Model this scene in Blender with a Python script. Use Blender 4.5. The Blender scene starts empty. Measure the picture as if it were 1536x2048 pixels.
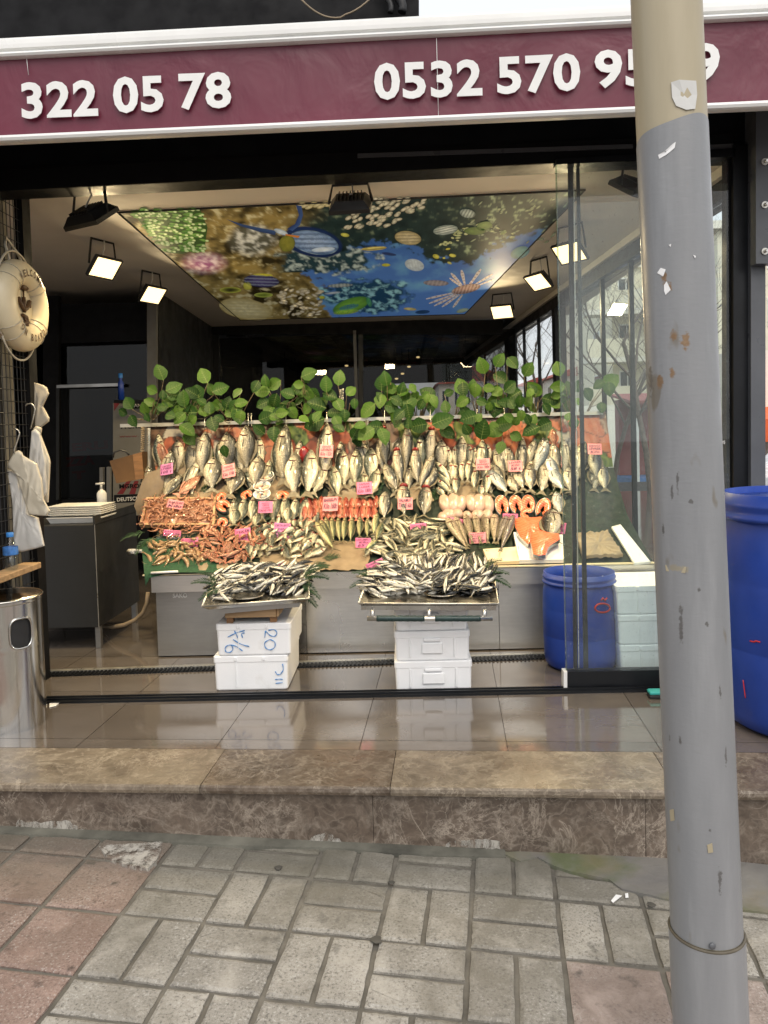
import bpy, math, random
from math import sin, cos, pi, radians as R
from mathutils import Vector as V, Matrix, noise as NZ
random.seed(7)
C = bpy.context.scene
COL = C.collection
# ---------------------------------------------------------------- camera model (photo pixels 1536x2048)
F0, CX, CY, HC = 1538.0, 768.0, 908.0, 1.21
YAW, PIT, ROL = -0.028, 0.0341, 0.0291
_fw = V((sin(YAW)*cos(PIT), cos(YAW)*cos(PIT), -sin(PIT)))
_rt = V((cos(YAW), -sin(YAW), 0)); _dn = _fw.cross(_rt)
RT = _rt*cos(ROL)+_dn*sin(ROL); DN = _dn*cos(ROL)-_rt*sin(ROL); FW = _fw
O = V((0, 0, HC))
def ray(px, py): return RT*((px-CX)/F0)+DN*((py-CY)/F0)+FW
def W(px, py, Y):
    d = ray(px, py); return O+d*(Y/d.y)
def G(px, py, z=0.0):
    d = ray(px, py); return O+d*((z-HC)/d.z)
def onX(px, py, X):
    d = ray(px, py); return O+d*(X/d.x)
def plane_hit(px, py, p, n):
    d = ray(px, py); return O+d*((p-O).dot(n)/d.dot(n))
# ---------------------------------------------------------------- materials
MATS = {}
def nt(name):
    m = bpy.data.materials.new(name); m.use_nodes = True
    t = m.node_tree; b = t.nodes['Principled BSDF']; MATS[name] = m
    return m, t, b
def N(t, ty, **k):
    n = t.nodes.new('ShaderNode'+ty)
    for a, v in k.items():
        if a.startswith('i_'): n.inputs[a[2:].replace('_', ' ')].default_value = v
        else: setattr(n, a, v)
    return n
def c4(c): return (c[0], c[1], c[2], 1.0)
def ramp(t, stops, fac, interp='LINEAR'):
    r = N(t, 'ValToRGB'); r.color_ramp.interpolation = interp
    e = r.color_ramp.elements
    while len(e) < len(stops): e.new(0.5)
    for i, (p, c) in enumerate(stops):
        e[i].position = p; e[i].color = c4(c) if len(c) == 3 else c
    if fac is not None: t.links.new(fac, r.inputs['Fac'])
    return r
def mix(t, fac, a, b, blend='MIX'):
    n = N(t, 'Mix', data_type='RGBA', blend_type=blend)
    for s, v in ((0, fac), (6, a), (7, b)):
        if isinstance(v, (int, float)): n.inputs[s].default_value = v
        elif isinstance(v, tuple): n.inputs[s].default_value = c4(v)
        else: t.links.new(v, n.inputs[s])
    return n.outputs[2]
def tco(t, which='Object', scale=None):
    n = N(t, 'TexCoord').outputs[which]
    if scale:
        m = N(t, 'Mapping'); m.inputs['Scale'].default_value = scale; t.links.new(n, m.inputs[0]); n = m.outputs[0]
    return n
def noise(t, vec, scale, detail=4, rough=.55, dist=0):
    n = N(t, 'TexNoise'); n.inputs['Scale'].default_value = scale; n.inputs['Detail'].default_value = detail
    n.inputs['Roughness'].default_value = rough; n.inputs['Distortion'].default_value = dist
    if vec is not None: t.links.new(vec, n.inputs['Vector'])
    return n.outputs['Fac']
def bump(t, b, h, s=.3, d=.01):
    n = N(t, 'Bump'); n.inputs['Strength'].default_value = s; n.inputs['Distance'].default_value = d
    t.links.new(h, n.inputs['Height']); t.links.new(n.outputs[0], b.inputs['Normal'])
def math_(t, op, a, bb=0.0):
    n = N(t, 'Math', operation=op)
    for i, v in enumerate((a, bb)):
        if isinstance(v, (int, float)): n.inputs[i].default_value = v
        else: t.links.new(v, n.inputs[i])
    return n.outputs[0]
def simple(name, col, rough=.5, metal=0., var=.15, scale=6., bmp=0., bscale=60., rvar=.15, spec=.5, emit=None, aniso=None, coat=0):
    """worn paint / plastic / metal: colour mottled by noise, roughness broken up, fine bump"""
    m, t, b = nt(name); o = tco(t, 'Object', aniso)
    n1 = noise(t, o, scale, 6, .6)
    lo = tuple(max(0, x*(1-var)) for x in col); hi = tuple(min(1, x*(1+var)) for x in col)
    t.links.new(ramp(t, [(.3, lo), (.7, hi)], n1).outputs[0], b.inputs['Base Color'])
    b.inputs['Metallic'].default_value = metal; b.inputs['Specular IOR Level'].default_value = spec
    r = ramp(t, [(.3, (max(0.02, rough-rvar),)*3), (.7, (min(1, rough+rvar),)*3)], noise(t, o, scale*2.3, 5))
    t.links.new(r.outputs[0], b.inputs['Roughness'])
    if coat: b.inputs['Coat Weight'].default_value = coat
    if bmp: bump(t, b, noise(t, o, bscale, 4), bmp, .003)
    if emit:
        b.inputs['Emission Color'].default_value = c4(emit[0]); b.inputs['Emission Strength'].default_value = emit[1]
    return m
def vcol(name, rough=.4, spec=.5, coat=0, bmp=0):
    m, t, b = nt(name); a = N(t, 'VertexColor'); a.layer_name = 'Col'
    t.links.new(a.outputs[0], b.inputs['Base Color']); b.inputs['Roughness'].default_value = rough
    b.inputs['Specular IOR Level'].default_value = spec; b.inputs['Coat Weight'].default_value = coat
    if bmp: bump(t, b, noise(t, tco(t), 40, 4), bmp, .004)
    return m
def glass(name, tint=(.9, .96, .94), dirt=.1, dscale=3., refl=1.0, dirtcol=(.75, .78, .76)):
    m, t, b = nt(name); t.nodes.remove(b); out = t.nodes['Material Output']
    tr = N(t, 'BsdfTransparent'); tr.inputs[0].default_value = c4(tint)
    gl = N(t, 'BsdfGlossy'); gl.inputs['Roughness'].default_value = .01; gl.inputs[0].default_value = (refl,)*3+(1,)
    fr = N(t, 'Fresnel'); fr.inputs[0].default_value = 1.5
    gb = N(t, 'NewGeometry').outputs['Backfacing']; m1 = N(t, 'MixShader'); t.links.new(math_(t, 'MULTIPLY', fr.outputs[0], math_(t, 'SUBTRACT', 1.0, gb)), m1.inputs[0]); t.links.new(tr.outputs[0], m1.inputs[1]); t.links.new(gl.outputs[0], m1.inputs[2])
    df = N(t, 'BsdfDiffuse'); df.inputs[0].default_value = c4(dirtcol)
    o = tco(t, 'Object')
    a = noise(t, tco(t, 'Object', (dscale, dscale, dscale*.25)), 1.6, 6, .65)
    sp = noise(t, o, 95, 2, .5)
    a = math_(t, 'ADD', ramp(t, [(.4, (0,)*3), (.75, (dirt,)*3)], a).outputs[0], ramp(t, [(.69, (0,)*3), (.73, (dirt*3.0,)*3)], sp).outputs[0])
    m2 = N(t, 'MixShader'); t.links.new(a, m2.inputs[0]); t.links.new(m1.outputs[0], m2.inputs[1]); t.links.new(df.outputs[0], m2.inputs[2])
    t.links.new(m2.outputs[0], out.inputs[0])
    return m
def M(k): return MATS[k]
# ---------------------------------------------------------------- mesh collector
def tag(o, label=None, cat=None, group=None, kind=None):
    if label: o['label'] = label
    if cat: o['category'] = cat
    if group: o['group'] = group
    if kind: o['kind'] = kind
    return o
class MB:
    def __init__(s): s.v = []; s.f = []; s.m = []; s.sm = []; s.col = None
    def add(s, vs, fs, mi=0, smooth=False):
        b = len(s.v); s.v += [V(x) for x in vs]
        for f in fs: s.f.append(tuple(b+i for i in f)); s.m.append(mi); s.sm.append(smooth)
        return b
    def quad(s, a, b, c, d, mi=0): s.add([a, b, c, d], [(0, 1, 2, 3)], mi)
    def box(s, lo, hi, mi=0, mat=None, bev=0.0):
        x0, y0, z0 = lo; x1, y1, z1 = hi
        if bev <= 0:
            vs = [V((x, y, z)) for z in (z0, z1) for y in (y0, y1) for x in (x0, x1)]
            fs = [(0, 2, 3, 1), (4, 5, 7, 6), (0, 1, 5, 4), (1, 3, 7, 5), (3, 2, 6, 7), (2, 0, 4, 6)]
        else:
            e = min(bev, (x1-x0)*.45, (y1-y0)*.45, (z1-z0)*.45)
            # chamfered: three verts per corner
            vs = []; idx = {}
            for i in (0, 1):
                for j in (0, 1):
                    for k in (0, 1):
                        c = ((x0, x1)[i], (y0, y1)[j], (z0, z1)[k]); sg = (1-2*i, 1-2*j, 1-2*k)
                        for a in range(3):
                            p = [c[q]+(0 if q == a else sg[q]*e) for q in range(3)]
                            idx[i, j, k, a] = len(vs); vs.append(V(p))
            fs = []
            for a in range(3):
                b_, c_ = (a+1) % 3, (a+2) % 3
                for s_ in (0, 1):
                    r = []
                    for (p, q) in ((0, 0), (1, 0), (1, 1), (0, 1)):
                        k = [0, 0, 0]; k[a] = s_; k[b_] = p; k[c_] = q; r.append(idx[k[0], k[1], k[2], a])
                    fs.append(tuple(r if s_ else r[::-1]))
                for p in (0, 1):
                    for q in (0, 1):
                        k0 = [0, 0, 0]; k0[b_] = p; k0[c_] = q; k1 = list(k0); k1[a] = 1
                        f = (idx[(*k0, b_)], idx[(*k1, b_)], idx[(*k1, c_)], idx[(*k0, c_)])
                        fs.append(f if (p ^ q) else f[::-1])
            for i in (0, 1):
                for j in (0, 1):
                    for k in (0, 1):
                        f = tuple(idx[i, j, k, a] for a in range(3)); fs.append(f if (i+j+k) % 2 else f[::-1])
        if mat is not None: vs = [mat @ p for p in vs]
        s.add(vs, fs, mi)
    def hexa(s, p, mi=0):
        """8 corners: bottom 4 (ccw), top 4"""
        s.add(p, [(3, 2, 1, 0), (4, 5, 6, 7), (0, 1, 5, 4), (1, 2, 6, 5), (2, 3, 7, 6), (3, 0, 4, 7)], mi)
    def slab(s, a, b, c, d, th, mi=0):
        """quad a,b,c,d given a thickness along its normal (offset behind)"""
        a, b, c, d = map(V, (a, b, c, d)); n = (b-a).cross(d-a).normalized()*th
        s.hexa([a, b, c, d, a-n, b-n, c-n, d-n][4:]+[a, b, c, d], mi)
    def tube(s, pts, r, n=8, mi=0, cap=True, smooth=True):
        pts = [V(p) for p in pts]; rs = r if isinstance(r, (list, tuple)) else [r]*len(pts)
        vs = []; up = None
        for i, p in enumerate(pts):
            d = (pts[min(i+1, len(pts)-1)]-pts[max(i-1, 0)])
            if d.length < 1e-9: d = V((0, 0, 1))
            d.normalize()
            if up is None: up = V((0, 0, 1)) if abs(d.z) < .9 else V((1, 0, 0))
            a = d.cross(up); a = a.normalized() if a.length > 1e-6 else d.orthogonal().normalized()
            b = a.cross(d).normalized(); up = b
            vs += [p+(a*cos(2*pi*k/n)+b*sin(2*pi*k/n))*rs[i] for k in range(n)]
        fs = [(i*n+k, i*n+(k+1) % n, (i+1)*n+(k+1) % n, (i+1)*n+k) for i in range(len(pts)-1) for k in range(n)]
        s.add(vs, fs, mi, smooth)
        if cap:
            b = len(s.v)-len(vs)
            s.f.append(tuple(b+k for k in range(n))[::-1]); s.m.append(mi); s.sm.append(False)
            s.f.append(tuple(b+(len(pts)-1)*n+k for k in range(n))); s.m.append(mi); s.sm.append(False)
    def lathe(s, prof, c, n=32, mi=0, smooth=True, mfun=None):
        c = V(c); b = len(s.v)
        for (r, z) in prof:
            for k in range(n): s.v.append(c+V((r*cos(2*pi*k/n), r*sin(2*pi*k/n), z)))
        for i in range(len(prof)-1):
            for k in range(n):
                s.f.append((b+i*n+k, b+i*n+(k+1) % n, b+(i+1)*n+(k+1) % n, b+(i+1)*n+k))
                s.m.append(mfun(i) if mfun else mi); s.sm.append(smooth)
    def ell(s, c, ax, n=10, m=7, mi=0):
        """ellipsoid with three axis vectors"""
        c = V(c); a, b_, d = map(V, ax); vs = []
        for i in range(m+1):
            th = pi*i/m
            for k in range(n): vs.append(c+a*(sin(th)*cos(2*pi*k/n))+b_*(sin(th)*sin(2*pi*k/n))+d*cos(th))
        s.add(vs, [(i*n+k, (i+1)*n+k, (i+1)*n+(k+1) % n, i*n+(k+1) % n) for i in range(m) for k in range(n)], mi, True)
    def prism(s, poly, off, mi=0):
        """closed polygon (3D, planar) extruded by vector off"""
        n = len(poly); p = [V(x) for x in poly]; o = V(off)
        s.add(p+[x+o for x in p], [tuple(range(n))[::-1], tuple(range(n, 2*n))]+[(i, (i+1) % n, n+(i+1) % n, n+i) for i in range(n)], mi)
    def build(s, name, mats, parent=None, label=None, cat=None, group=None, kind=None, origin=None):
        if not isinstance(mats, (list, tuple)): mats = [mats]
        if parent is not None: o0 = V(parent.get('_o', (0, 0, 0)))
        elif origin is not None: o0 = V(origin)
        else:
            xs = [p.x for p in s.v]; ys = [p.y for p in s.v]; o0 = V(((min(xs)+max(xs))/2, (min(ys)+max(ys))/2, min(p.z for p in s.v)))
        me = bpy.data.meshes.new(name); me.from_pydata([p-o0 for p in s.v], [], s.f)
        for m in mats: me.materials.append(MATS[m] if isinstance(m, str) else m)
        me.polygons.foreach_set('material_index', s.m); me.polygons.foreach_set('use_smooth', s.sm)
        if s.col:
            a = me.color_attributes.new('Col', 'FLOAT_COLOR', 'POINT')
            a.data.foreach_set('color', [x for c in s.col for x in (c[0], c[1], c[2], 1.0)])
        me.update()
        o = bpy.data.objects.new(name, me); COL.objects.link(o)
        if parent is not None:
            o.parent = parent; o['_o'] = list(o0)
            if label: o['label'] = label
        else:
            o.location = o0; o['_o'] = list(o0); tag(o, label, cat, group, kind)
        return o
def thing(name, loc, label, cat, group=None):
    o = bpy.data.objects.new(name, None); COL.objects.link(o); o.location = loc; o['_o'] = list(V(loc)); o.empty_display_size = .1
    return tag(o, label, cat, group)
def copy_tree(o, parent=None):
    c = o.copy(); COL.objects.link(c)
    if parent is not None: c.parent = parent
    for ch in list(o.children): copy_tree(ch, c)
    return c
def text_mesh(txt, bold=0.0, shear=0.0, spacing=1.0):
    cu = bpy.data.curves.new('t', 'FONT'); cu.body = txt; cu.offset = bold; cu.shear = shear; cu.space_character = spacing
    cu.align_x = 'CENTER'; cu.align_y = 'CENTER'; cu.resolution_u = 3
    ob = bpy.data.objects.new('t', cu); COL.objects.link(ob)
    dg = bpy.context.evaluated_depsgraph_get(); me = bpy.data.meshes.new_from_object(ob.evaluated_get(dg))
    vs = [v.co.copy() for v in me.vertices]; fs = [tuple(p.vertices) for p in me.polygons]
    bpy.data.objects.remove(ob); bpy.data.curves.remove(cu); bpy.data.meshes.remove(me)
    return vs, fs
def put_text(mb, txt, c, ux, uy, height, width=None, mi=0, bold=0.0, shear=0.0, spacing=1.0, lift=.0015, rot=0., jit=0.):
    """lay text on a plane: centre c, unit axes ux (reading) and uy (up), cap height"""
    vs, fs = text_mesh(txt, bold, shear, spacing)
    if not vs: return
    x0 = min(v.x for v in vs); x1 = max(v.x for v in vs); y0 = min(v.y for v in vs); y1 = max(v.y for v in vs)
    sy = height/max(1e-6, y1-y0); sx = (width/(x1-x0)) if width else sy
    ux = V(ux); uy = V(uy); n = ux.cross(uy).normalized(); out = []
    for v in vs:
        x = (v.x-(x0+x1)/2)*sx; y = (v.y-(y0+y1)/2)*sy
        if rot: x, y = x*cos(rot)-y*sin(rot), x*sin(rot)+y*cos(rot)
        out.append(V(c)+ux*x+uy*y+n*lift)
    mb.add(out, fs, mi)
def lerp(a, b, t): return a+(b-a)*t
SUNAZ, SUNEL, AIR, DUST, OZ, SKY, SUNE, SUNANG, EXPO, LENS, LAMP = 165, 52, .6, 5, .4, .11, 1.0, 50, .55, 1.7, 11.0
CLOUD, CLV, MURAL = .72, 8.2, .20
# ================================================================ materials used by name
simple('black_metal', (.007, .008, .010), .42, 0, .25, 5, .05, 80, .12, spec=.3)
simple('matte_black', (.005, .005, .006), .65, 0, .2, 5, spec=.2)
simple('dark_wall', (.008, .0075, .007), .5, 0, .3, 3)
simple('grey_frame', (.10, .105, .115), .4, 0, .12, 6, .05, 80)
simple('white_cassette', (.78, .78, .76), .35, 0, .08, 2.2, .04, 30, .12)
simple('ceiling_paint', (.80, .76, .70), .7, 0, .05, 2)
simple('plastic_white', (.80, .79, .76), .45, 0, .06, 8, .1, 60)
simple('tray_white', (.78, .76, .70), .4, 0, .06, 8)
simple('wood_pale', (.42, .27, .14), .65, 0, .3, 3, .2, 40, .1, aniso=(2, 14, 14))
simple('wood_dark', (.20, .10, .04), .6, 0, .35, 3, .2, 40, .1, aniso=(2, 14, 14))
simple('rubber_black', (.015, .015, .016), .5, 0, .3, 8)
simple('tape_green', (.012, .035, .033), .35, 0, .3, 20, .2, 90)
simple('barrel_blue', (.010, .045, .29), .42, 0, .2, 3, .06, 40, .15)
simple('red_paint', (.5, .02, .015), .5)
simple('teal_plastic', (.05, .42, .38), .5)
simple('turf_green', (.010, .055, .022), .85, 0, .4, 60, .8, 220)
simple('deck_green', (.004, .015, .008), .7, 0, .5, 14, .5, 50)
simple('paper_tan', (.22, .165, .105), .45, 0, .22, 9, .6, 22)
simple('white_paint', (.82, .82, .80), .45, 0, .05, 9)
simple('ink', (.035, .008, .06), .6, 0, .3, 200)
simple('card_pink', (.74, .17, .34), .55, 0, .1, 14, .1, 40)
simple('card_salmon', (.76, .27, .30), .55, 0, .1, 14, .1, 40)
simple('card_violet', (.62, .20, .44), .55, 0, .1, 14, .1, 40)
simple('pen_blue', (.08, .28, .62), .6, 0, .2, 60)
simple('cord_cream', (.55, .50, .40), .7, 0, .15, 20, .3, 120)
simple('hose_tan', (.30, .23, .15), .6, 0, .25, 9)
simple('bag_white', (.60, .55, .44), .5, 0, .06, 6, .5, 14, .1)
simple('bag_sheer', (.60, .59, .56), .45, 0, .08, 6, .5, 18, .1)
simple('napkin', (.50, .45, .36), .8, 0, .1, 9)
simple('cap_blue', (.04, .22, .62), .4)
simple('label_blue', (.05, .18, .50), .4, 0, .5, 30)
simple('stone_wall', (.25, .235, .20), .85, 0, .25, 5, .6, 18)
simple('cream_wall', (.80, .74, .58), .8, 0, .10, 1.2, .1, 10)
simple('cream_light', (.84, .80, .70), .8, 0, .08, 1.2)
simple('roof_red', (.42, .10, .07), .8, 0, .25, 6, .5, 9)
simple('window_dark', (.05, .06, .07), .12, 0, .3, 2)
simple('bark', (.13, .10, .08), .9, 0, .3, 14, .6, 30)
simple('asphalt', (.055, .055, .055), .85, 0, .2, 4, .5, 60)
simple('salmon_flesh', (.80, .20, .075), .32, 0, .16, 16, .25, 45, .14, coat=.4)
simple('salmon_fat', (.86, .50, .33), .35)
simple('pale_flesh', (.44, .30, .235), .3, 0, .10, 9, .15, 26, .1, coat=.5)
simple('pink_flesh', (.62, .33, .24), .35, 0, .2, 18)
simple('gill_red', (.20, .012, .012), .25, 0, .6, 30, .6, 60, coat=.5)
simple('gill_dark', (.07, .014, .012), .3, 0, .4, 40)
simple('fish_eye', (.012, .012, .014), .08)
simple('fin', (.12, .10, .06), .45, 0, .4, 18)
simple('fin_red', (.42, .14, .09), .45, 0, .3, 18)
simple('shrimp', (.36, .165, .095), .35, 0, .25, 22, .3, 70, .1, coat=.4)
simple('prawn', (.30, .19, .10), .35, 0, .6, 26, .3, 60, .1, coat=.4)
simple('foam_grey', (.6, .6, .58), .6)
simple('pole_cream', (.40, .345, .235), .42, 0, .10, 3, .06, 30, .1, aniso=(4, 4, .6))
simple('steel_bin', (.62, .61, .58), .16, 1, .12, 3, 0, 40, .08, aniso=(7, 7, .5))
simple('steel_pan', (.46, .44, .40), .28, 1, .25, 5, .1, 12, .12)
simple('alu_rail', (.60, .58, .52), .35, .8, .15, 8)
simple('fern', (.018, .055, .016), .6, 0, .5, 9)
simple('stem', (.10, .075, .04), .7, 0, .3, 20)
simple('banner_grey', (.075, .075, .075), .5, 0, .15, 2)
simple('banner_red', (.20, .012, .012), .5)
simple('poster_cream', (.20, .185, .15), .5, 0, .1, 3)
simple('lamp_black', (.012, .012, .012), .45, 0, .3, 6)
simple('orange_awning', (.75, .13, .03), .6)
simple('van_white', (.75, .77, .80), .25)
simple('vest_brown', (.10, .05, .02), .5)
simple('speck_white', (.85, .85, .85), .6)
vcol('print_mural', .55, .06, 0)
# faint glow in the print's own colours, added to brighten the mural
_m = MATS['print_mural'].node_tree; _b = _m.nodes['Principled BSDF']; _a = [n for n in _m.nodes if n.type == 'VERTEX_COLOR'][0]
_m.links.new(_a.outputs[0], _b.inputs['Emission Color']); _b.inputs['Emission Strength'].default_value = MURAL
vcol('print_board', .45, .3, .2)

def _paver(name, base, dirt, warm):
    m, t, b = nt(name); o = tco(t, 'Object')
    isl = N(t, 'NewGeometry').outputs['Random Per Island']
    lo = tuple(x*.78 for x in base); hi = tuple(min(1, x*1.18) for x in base)
    c = ramp(t, [(0, lo), (1, hi)], isl).outputs[0]
    sp = noise(t, o, 130, 3, .75)
    c = mix(t, ramp(t, [(.34, (1,)*3), (.47, (0,)*3)], sp).outputs[0], c, tuple(x*.38 for x in base))
    c = mix(t, ramp(t, [(.57, (0,)*3), (.66, (.75,)*3)], sp).outputs[0], c, (.52, .51, .48))
    st = noise(t, o, 3.1, 6, .62, .6)
    c = mix(t, ramp(t, [(.42, (0,)*3), (.66, (.85,)*3)], st).outputs[0], c, dirt)
    c = mix(t, ramp(t, [(.52, (0,)*3), (.70, (.5,)*3)], noise(t, o, 7.3, 5, .6, .4)).outputs[0], c, tuple(x*1.5 for x in base))
    st2 = noise(t, o, 17, 4, .6)
    c = mix(t, ramp(t, [(.60, (0,)*3), (.72, (warm,)*3)], st2).outputs[0], c, tuple(x*.30 for x in base))
    # grime on the blocks next to the step
    sx = N(t, 'SeparateXYZ'); t.links.new(N(t, 'NewGeometry').outputs['Position'], sx.inputs[0])
    g = math_(t, 'ADD', sx.outputs[1], math_(t, 'MULTIPLY', noise(t, o, 4, 5), .7))
    c = mix(t, ramp(t, [(.0, (0,)*3), (1., (.85,)*3)], math_(t, 'MULTIPLY', math_(t, 'SUBTRACT', g, 2.35), 1.5)).outputs[0], c, (.12, .112, .085))
    t.links.new(c, b.inputs['Base Color']); b.inputs['Roughness'].default_value = .85
    h = math_(t, 'ADD', math_(t, 'MULTIPLY', sp, .6), math_(t, 'MULTIPLY', st2, .6))
    bump(t, b, h, .9, .006)
_paver('paver_grey', (.34, .32, .285), (.175, .16, .13), .7)
_paver('paver_red', (.30, .215, .182), (.19, .125, .10), 1.)
_paver('paver_pink', (.35, .29, .26), (.22, .17, .145), .9)
simple('mortar', (.135, .124, .104), .95, 0, .35, 12, .8, 60)
simple('cement', (.115, .112, .092), .85, 0, .5, 6, .9, 18)
def _cement2():
    m, t, b = nt('cement_moss'); o = tco(t)
    c = ramp(t, [(.3, (.15, .145, .14)), (.7, (.22, .21, .19))], noise(t, o, 7, 6)).outputs[0]
    c = mix(t, ramp(t, [(.48, (0,)*3), (.62, (.8,)*3)], noise(t, o, 2.6, 6, .6, .4)).outputs[0], c, (.10, .125, .05))
    c = mix(t, ramp(t, [(.5, (0,)*3), (.7, (.7,)*3)], noise(t, o, 3.7, 6, .6, .2)).outputs[0], c, (.19, .16, .09))
    t.links.new(c, b.inputs['Base Color']); b.inputs['Roughness'].default_value = .5
    bump(t, b, noise(t, o, 30, 5), .5, .006)
_cement2()
def _marble(name, dark, light, vein, rough, vs):
    m, t, b = nt(name); o = tco(t, 'Object')
    w = N(t, 'TexNoise'); w.inputs['Scale'].default_value = 5; w.inputs['Detail'].default_value = 8; t.links.new(o, w.inputs['Vector'])
    wv = N(t, 'VectorMath', operation='MULTIPLY_ADD'); t.links.new(w.outputs['Color'], wv.inputs[0]); wv.inputs[1].default_value = (.55,)*3; t.links.new(o, wv.inputs[2])
    c = ramp(t, [(.28, dark), (.5, tuple(lerp(a, b_, .45) for a, b_ in zip(dark, light))), (.75, light)], noise(t, wv.outputs[0], 4.5, 10, .68, 1.2)).outputs[0]
    for sc, wd, amt in ((vs, .010, .36), (vs*2.7, .03, .30), (vs*6, .06, .22)):
        vo = N(t, 'TexVoronoi', feature='DISTANCE_TO_EDGE'); vo.inputs['Scale'].default_value = sc; t.links.new(wv.outputs[0], vo.inputs['Vector'])
        e = ramp(t, [(0, (amt,)*3), (wd, (amt*.5,)*3), (wd*3.2, (0,)*3)], vo.outputs['Distance']).outputs[0]
        br = ramp(t, [(.42, (0,)*3), (.58, (1,)*3)], noise(t, o, sc*1.1, 4)).outputs[0]
        c = mix(t, math_(t, 'MULTIPLY', e, br), c, vein)
    for sc, w_, am, ds in ((2.6, .012, .8, 2.2), (5.5, .016, .6, 1.6), (12, .025, .45, 1.2)):
        rn = noise(t, o, sc, 10, .62, ds); am_ = ramp(t, [(.46, (0,)*3), (.60, (1,)*3)], noise(t, o, sc*.7, 3)).outputs[0]
        c = mix(t, math_(t, 'MULTIPLY', ramp(t, [(.5-w_, (0,)*3), (.5, (am,)*3), (.5+w_, (0,)*3)], rn).outputs[0], am_), c, vein)
    c = mix(t, ramp(t, [(.5, (0,)*3), (.75, (.55,)*3)], noise(t, o, 9, 8, .7)).outputs[0], c, tuple(x*.55 for x in dark))
    t.links.new(c, b.inputs['Base Color'])
    r = ramp(t, [(.3, (max(.03, rough-.12),)*3), (.7, (rough+.15,)*3)], noise(t, o, 6, 6))
    t.links.new(r.outputs[0], b.inputs['Roughness'])
    bump(t, b, noise(t, o, 50, 4), .12, .003)
_marble('marble_riser', (.055, .041, .032), (.20, .155, .12), (.42, .36, .295), .38, 3.2)
_marble('marble_tread', (.10, .078, .056), (.235, .19, .14), (.42, .36, .28), .3, 4.)
_marble('marble_tread2', (.06, .043, .03), (.155, .118, .088), (.38, .33, .27), .3, 4.)
def _tile():
    m, t, b = nt('floor_tile'); o = tco(t)
    isl = N(t, 'NewGeometry').outputs['Random Per Island']
    c = ramp(t, [(0, (.125, .105, .088)), (1, (.165, .14, .118))], isl).outputs[0]
    n = noise(t, tco(t, 'Object', (1, 3, 1)), 3.2, 8, .62, .8)
    c = mix(t, ramp(t, [(.4, (0,)*3), (.7, (.5,)*3)], n).outputs[0], c, (.09, .072, .056))
    c = mix(t, ramp(t, [(.55, (0,)*3), (.72, (.35,)*3)], noise(t, o, 1.7, 6)).outputs[0], c, (.22, .20, .18))
    t.links.new(c, b.inputs['Base Color'])
    r = ramp(t, [(.35, (.05,)*3), (.58, (.11,)*3), (.8, (.24,)*3)], noise(t, tco(t, 'Object', (1, 2.2, 1)), 2.4, 8, .65, .5))
    t.links.new(r.outputs[0], b.inputs['Roughness']); b.inputs['Specular IOR Level'].default_value = .9; b.inputs['Coat Weight'].default_value = .6; b.inputs['Coat Roughness'].default_value = .10
    bump(t, b, noise(t, o, 6, 5), .04, .01)
_tile()
def _steel(name, col, rough, sc, streak=(1, 1, 12), metal=.92):
    m, t, b = nt(name); o = tco(t, 'Object', streak)
    n = noise(t, o, sc, 7, .65); big = noise(t, tco(t), 2.2, 5, .6, .3)
    c = ramp(t, [(.25, tuple(x*.90 for x in col)), (.75, tuple(min(1, x*1.06) for x in col))], n).outputs[0]
    c = mix(t, ramp(t, [(.45, (0,)*3), (.75, (.6,)*3)], big).outputs[0], c, tuple(x*.62 for x in col))
    t.links.new(c, b.inputs['Base Color']); b.inputs['Metallic'].default_value = metal
    t.links.new(ramp(t, [(.3, (rough*.6,)*3), (.7, (rough*1.5,)*3)], big).outputs[0], b.inputs['Roughness'])
    bump(t, b, n, .02, .001)
_steel('steel', (.70, .68, .64), .30, 9)
_steel('steel_dull', (.42, .41, .39), .36, 9)
_steel('steel_dark', (.020, .020, .019), .5, 6, metal=.1)
def _pole():
    m, t, b = nt('pole_grey'); o = tco(t)
    c = ramp(t, [(.3, (.215, .222, .232)), (.7, (.26, .266, .275))], noise(t, tco(t, 'Object', (5, 5, .8)), 3, 7, .65)).outputs[0]
    c = mix(t, ramp(t, [(.665, (0,)*3), (.70, (.85,)*3)], noise(t, tco(t, 'Object', (1, 1, .45)), 11, 3, .5)).outputs[0], c, (.17, .15, .12))
    c = mix(t, ramp(t, [(.66, (0,)*3), (.72, (.6,)*3)], noise(t, tco(t, 'Object', (1, 1, .35)), 7, 5, .6)).outputs[0], c, (.36, .27, .13))
    c = mix(t, ramp(t, [(.55, (0,)*3), (.75, (.35,)*3)], noise(t, tco(t, 'Object', (1, 1, .12)), 16, 4, .6)).outputs[0], c, (.38, .39, .40))
    t.links.new(c, b.inputs['Base Color'])
    t.links.new(ramp(t, [(.3, (.28,)*3), (.7, (.5,)*3)], noise(t, o, 9, 5)).outputs[0], b.inputs['Roughness'])
    bump(t, b, noise(t, tco(t, 'Object', (6, 6, 18)), 9, 4), .12, .004)
_pole()
def _valance():
    m, t, b = nt('valance_maroon'); o = tco(t)
    c = ramp(t, [(.3, (.112, .009, .027)), (.7, (.155, .016, .040))], noise(t, o, 1.8, 6)).outputs[0]
    t.links.new(c, b.inputs['Base Color']); b.inputs['Roughness'].default_value = .42; b.inputs['Specular IOR Level'].default_value = .55
    bump(t, b, noise(t, tco(t, 'Object', (1, 1, .8)), 4.5, 4, .5, .5), .45, .035)
_valance()
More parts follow.
